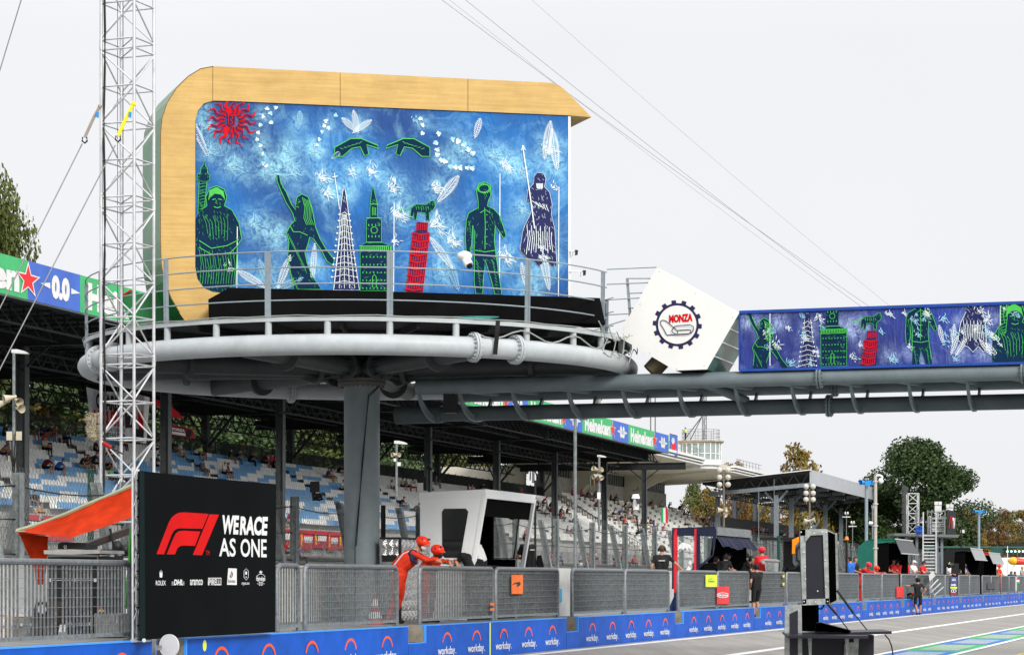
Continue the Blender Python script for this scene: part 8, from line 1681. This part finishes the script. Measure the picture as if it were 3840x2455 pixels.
# man in shorts stepping at the wall notch
jW = skel(elL=(-.3, -.1, 1.14), wrL=(-.2, .08, .98), hdL=(.5, .4, -.5), elR=(.24, .1, 1.16), wrR=(.2, .36, 1.2), knR=(.1, .12, .52), anR=(.11, .02, .12), look=(.3, 1, -.1))
o = standp('man in a black shirt and shorts standing on the wall step, seen from the side', jW, 2837, 16.1, face_lane+2.4, 'black', 'black', 'dark', z=.415, sc=1.02); headset(o, jW)
b = MB(); b.ell(V(jW['anL'])+V((0, .06, -.04)), (.05, .13, .05), 10, 6); kid(o, b, 'sneaker', cm('black'))
jR = skel(elL=(-.24, .12, 1.15), wrL=(-.1, .3, 1.08), elR=(.24, .12, 1.15), wrR=(.1, .3, 1.08))
o = standp('marshal in red overalls and shiny red helmet from behind, right of the navy awning', jR, 2858, 17.0, .35, 'red', 'red', z=.95, long_sleeve=True, shorts=False, fat=1.15, sc=1.06); helmet(o, jR, M('red helmet', (.7, .015, .03), .25), False)
b = MB(); A = Art(b, lambda x, y, l: V((x, -.16-l, y))); A.text('CEA', -.1, 1.3, .1, 1.2, 0, .05); kid(o, b, 'back_print', wprint, False)
# pit lane cameraman pointing left
jP = skel(shL=(-.19, 0, 1.42), elL=(-.46, .05, 1.37), wrL=(-.70, .08, 1.42), hdL=(-1, .1, .05), elR=(.36, -.05, 1.2), wrR=(.2, .02, .98), hdR=(-.3, .3, -.9), knL=(-.13, .05, .5), knR=(.12, 0, .5), anL=(-.05, -.1, .09), anR=(.1, .05, .09), look=(-.7, -.7, 0))
jP['look'] = V((-.35, 1, -.05))
s_ = SX(3447, 15.2); tm = s_*(math.sin(TH)-(3447-1920)/F*math.cos(TH))/(math.cos(TH)+(3447-1920)/F*math.sin(TH))
Ym = F*EYE/(2304-HOR)
o = person(body('lane man', jP, vox=.014, fat=1.05), 'cameraman in black standing in the pit lane pointing to the left', P(3443, 2304, Ym), math.pi-.1+math.pi, 'black', 'black', 'dark', shoe='black', sc=1.0)
o.rotation_euler = (0, 0, .12); helmet(o, jP, blackm, False); headset(o, jP)
b = MB(); b.ell(V(jP['wrL'])+V((-.05, 0, 0)), (.06, .04, .045), 10, 8); b.ell(V(jP['wrR'])+V((-.02, 0, -.04)), (.05, .04, .05), 10, 8); kid(o, b, 'gloves', cm('white'))
b = MB(); b.ell((.1, .12, .45), (.07, .04, .09), 10, 8); b.ell((-.12, .15, .46), (.07, .04, .09), 10, 8); kid(o, b, 'knee_pads', blackm)
b = MB(); b.ell((.13, -.02, 1.2), (.1, .13, .17), 10, 8); kid(o, b, 'grey_panel', cm('grey'))
t = thing('video_camera', 'black video camera with a furry microphone hanging at the hip of the lane cameraman', 'camera', P(3412, 2215, Ym-.3)); b = MB(); b.prism([P(x, y, Ym-.35) for x, y in ((3402, 2240), (3406, 2232), (3424, 2234), (3428, 2244), (3416, 2250), (3404, 2248))], (0, .2, 0)); b.hexa([P(3418, 2236, Ym-.3), P(3434, 2236, Ym-.3), P(3434, 2236, Ym), P(3418, 2236, Ym)], [P(3418, 2224, Ym-.3), P(3432, 2220, Ym-.3), P(3432, 2220, Ym), P(3418, 2224, Ym)]); b.build('camera_body', blackm, t)
b = MB(); b.path([P(3401, 2229, Ym-.4), P(3408, 2227, Ym-.4), P(3418, 2224, Ym-.4)], .06, 10); b.build('furry_microphone', black, t, True); b = MB(); b.tube(P(3421, 2223, Ym-.42), P(3424, 2222, Ym-.42), .05, 12); b.build('red_ring', redp, t)
# people further right, behind the railing
gr = 'people standing along the wall at the right'
mF1 = body('far a', jR, shorts=False, vox=.022); mF2 = body('far b', jS, shorts=False, vox=.022, cap=True); mF3 = body('far c', jB, shorts=False, long_sleeve=True, vox=.022); mF4 = body('far d', jA, shorts=False, long_sleeve=True, vox=.022)
FAR = [(3190, 'blue', 'black', 'black', mF2, 0, 'man in a bright blue shirt and dark cap right beside the flight case'), (3206, 'black', 'black', 'dark', mF1, 0, 'dark haired man in black between the blue shirt and the red marshal'), (3240, 'red', 'red', 'red', mF4, 1, 'marshal in red overalls and red helmet leaning at the railing gap'), (3277, 'orange', 'orange', 'orange', mF3, 2, 'marshal in orange with a white mask leaning on the railing by the camera pole'),
       (3318, 'red', 'black', 'dark', mF2, 0, 'person in a red shirt inside the dark green ended timing stand'), (3348, 'red', 'black', 'dark', mF1, 0, 'second person in red inside the dark stand, nearer its right end'), (3366, 'red', 'black', 'dark', mF1, 0, 'tall man in a red shirt and headset seen from behind at the railing gap'), (3398, 'red', 'black', 'brown', mF1, 0, 'man in a red shirt with headset just left of the man in white'), (3424, 'white', 'grey', 'white', mF2, 0, 'man in a white shirt and white cap'), (3460, 'red', 'black', 'dark', mF2, 0, 'man in a red shirt and dark headset at the foot of the ladder'),
       (3560, 'white', 'black', 'dark', mF1, 0, 'man in a white shirt with lime green ear defenders'), (3592, 'black', 'black', 'dark', mF3, 0, 'camera operator in black and white bending over a big camera'), (3618, 'blue', 'white', 'brown', mF1, 0, 'man in a blue shirt leaning beside the camera operator'), (3612, 'white', 'white', 'white', mF2, 0, 'person in a white cap just behind the camera operator'), (3726, 'grey', 'black', 'dark', mF1, 0, 'man in a dark grey shirt right of the red timing stand'), (3746, 'orange', 'red', 'orange', mF1, 2, 'marshal in orange with orange helmet in front of the white unit'),
       (3786, 'navy', 'black', 'dark', mF3, 0, 'man in dark blue leaning on the railing under the inflatable'), (3800, 'teal', 'black', 'dark', mF3, 0, 'man in teal leaning on the railing under the inflatable'), (3832, 'grey2', 'black', 'blond', mF1, 0, 'blond person in light grey at the right edge of the picture')]
for (x, top, bot, hair, m_, hm, l_) in FAR:
    t = 17.0 if m_ in (mF3, mF4) else 17.4
    s = SX(x, t); Y = YX(x, t); o = person(m_, l_, W(s, t, ZW+(0 if m_ in (mF3, mF4) else .13)), (face_lane-.2 if m_ in (mF3, mF4) else (face_lane+2.4 if x in (3366, 3398, 3190) else face_lane-.4)), top, bot, hair, group=gr, sc=1.04)
    jj = jR if m_ is mF1 else (jS if m_ is mF2 else (jB if m_ is mF3 else jA))
    if hm: helmet(o, jj, mo if hm == 2 else M('red helmet', (.7, .015, .03), .25), False)
    elif x in (3366, 3398, 3460, 3592): headset(o, jj)
    elif x == 3560: headset(o, jj, M('lime ear cups', (.5, .8, .05), .5))
t = thing('broadcast_camera', 'big black broadcast camera between the man in white and the operator', 'camera', PT(3580, 2150, 16.9)); b = MB(); Y = YX(3580, 16.9); b.hexa([P(3566, 2150, Y), P(3594, 2150, Y), P(3594, 2150, Y+.5), P(3566, 2150, Y+.5)], [P(3568, 2108, Y), P(3596, 2112, Y), P(3596, 2112, Y+.5), P(3568, 2108, Y+.5)]); b.tube(P(3572, 2118, Y), P(3558, 2122, Y-.4), .12, 12); b.build('camera_body', blackm, t)
o = person(mF1, 'person in a yellow vest on the roof of the round control room', (tc_.x-TR*.75, TY-.5, zr), 1, 'lime', 'black', 'dark')
o = person(SIT[0], 'dark figure sitting behind the windows of the round control room', (tc_.x-.6, TY-1.2, z0-.2), 2, 'grey', 'black', 'dark')

# ---- hanging cloth banners in the stand
t = thing('fan_banner', 'big white cloth banner with black and red writing hung behind the lattice tower', 'banner', P(445, 1560, 152)); Y = 152; fb = lambda x, y, l=0: P(x, y, Y+.35*math.sin(x*.09)-l*4)
c0 = [(323+(562-323)*k/12, 1450+(1490-1450)*k/12+5*math.sin(k*.52)) for k in range(13)]; c1 = [(345+(548-345)*k/12, 1628+(1662-1628)*k/12) for k in range(13)]
b = MB(); b.add([fb(*p_) for p_ in c0]+[fb(*p_) for p_ in c1], [[k, k+1, 14+k, 13+k] for k in range(12)]); b.build('cloth', M('white cloth', (.85, .85, .88), .85), t, True)
b = MB(); A = Art(b, lambda x, y, l: P(x, y, Y-.5-l*4)); zq = lambda L: [(x*.4548, 1200+y*.4548) for x, y in L]
A.text('CHARLES', 360, 1472, 468, 1530, 0, .05, dy=18); A.text('LECLERC', 352, 1535, 466, 1592, 1, .06, dy=8); A.text('SEMPRE CON TE', 382, 1602, 470, 1614, 0, .02, dy=6); A.text('THE FAN CLUB', 385, 1618, 470, 1638, 0, .03, dy=8)
A.fill([(480, 1508), (488, 1495), (505, 1493), (522, 1500), (530, 1518)], 1, .01); A.fill([(468, 1545), (500, 1545), (510, 1600), (470, 1605)], 2, .01); A.line([(478, 1555), (494, 1552), (490, 1592)], 4, 3, .02); A.fill([(515, 1530), (535, 1545), (540, 1620), (520, 1610)], 1, .01); A.fill([(505, 1605), (540, 1612), (538, 1655), (508, 1648)], 0, .014)
b.build('writing', [blackm, redp, M('dark brown print', (.03, .02, .015)), wprint], t)
for (pts_, l_, m_) in (([(560, 1495), (600, 1500), (640, 1520), (668, 1545), (690, 1572), (648, 1562), (606, 1530), (585, 1520)], 'red hanging flag cloth below the roof right of the white banner', fr_), ([(642, 1590), (722, 1608), (733, 1644), (642, 1632)], 'dark red banner with white writing tied to the rear stand fence', M('dark red banner', (.25, .015, .03), .8))):
    t = thing('fan_banner', l_, 'banner', P(*pts_[-1], 155)); b = MB(); b.prism([P(x, y, 153) for x, y in pts_], (0, .05, 0)); b.build('cloth', m_, t)
    if pts_[0][0] == 642:
        b = MB(); A = Art(b, lambda x, y, l: P(x, y, 152.9-l*4)); A.text('FORZA', 646, 1602, 694, 1612, 0, .05, dy=8); A.fill([(645, 1616), (696, 1624), (696, 1634), (645, 1626)], 0, .01); A.disc(708, 1624, 10, 14, 1, .01); b.build('writing', [wprint, blackm], t)
for (x, y, w_, h_, Y, l_, three) in ((2206, 1783, 30, 36, 288, 'green white and red flags hung on the tribune rear wall', 2), (2478, 1902, 26, 56, 300, 'green white and red flag hung on the tribune middle railing', 1)):
    t = thing('flag', l_, 'flag', P(x, y+h_, Y)); b = MB(); A = Art(b, lambda a, c, l: P(a, c, Y-.1-l*4))
    for r_ in range(three):
        w1 = w_/three
        for k in range(3): A.fill([(x+r_*w1+w1/3*k, y+k), (x+r_*w1+w1/3*(k+1), y+k), (x+r_*w1+w1/3*(k+1)+1, y+h_+k), (x+r_*w1+w1/3*k+1, y+h_+k)], k, 0)
    b.build('cloth', [M('flag green', (.01, .22, .06)), wprint, M('flag red', (.6, .02, .03))], t)
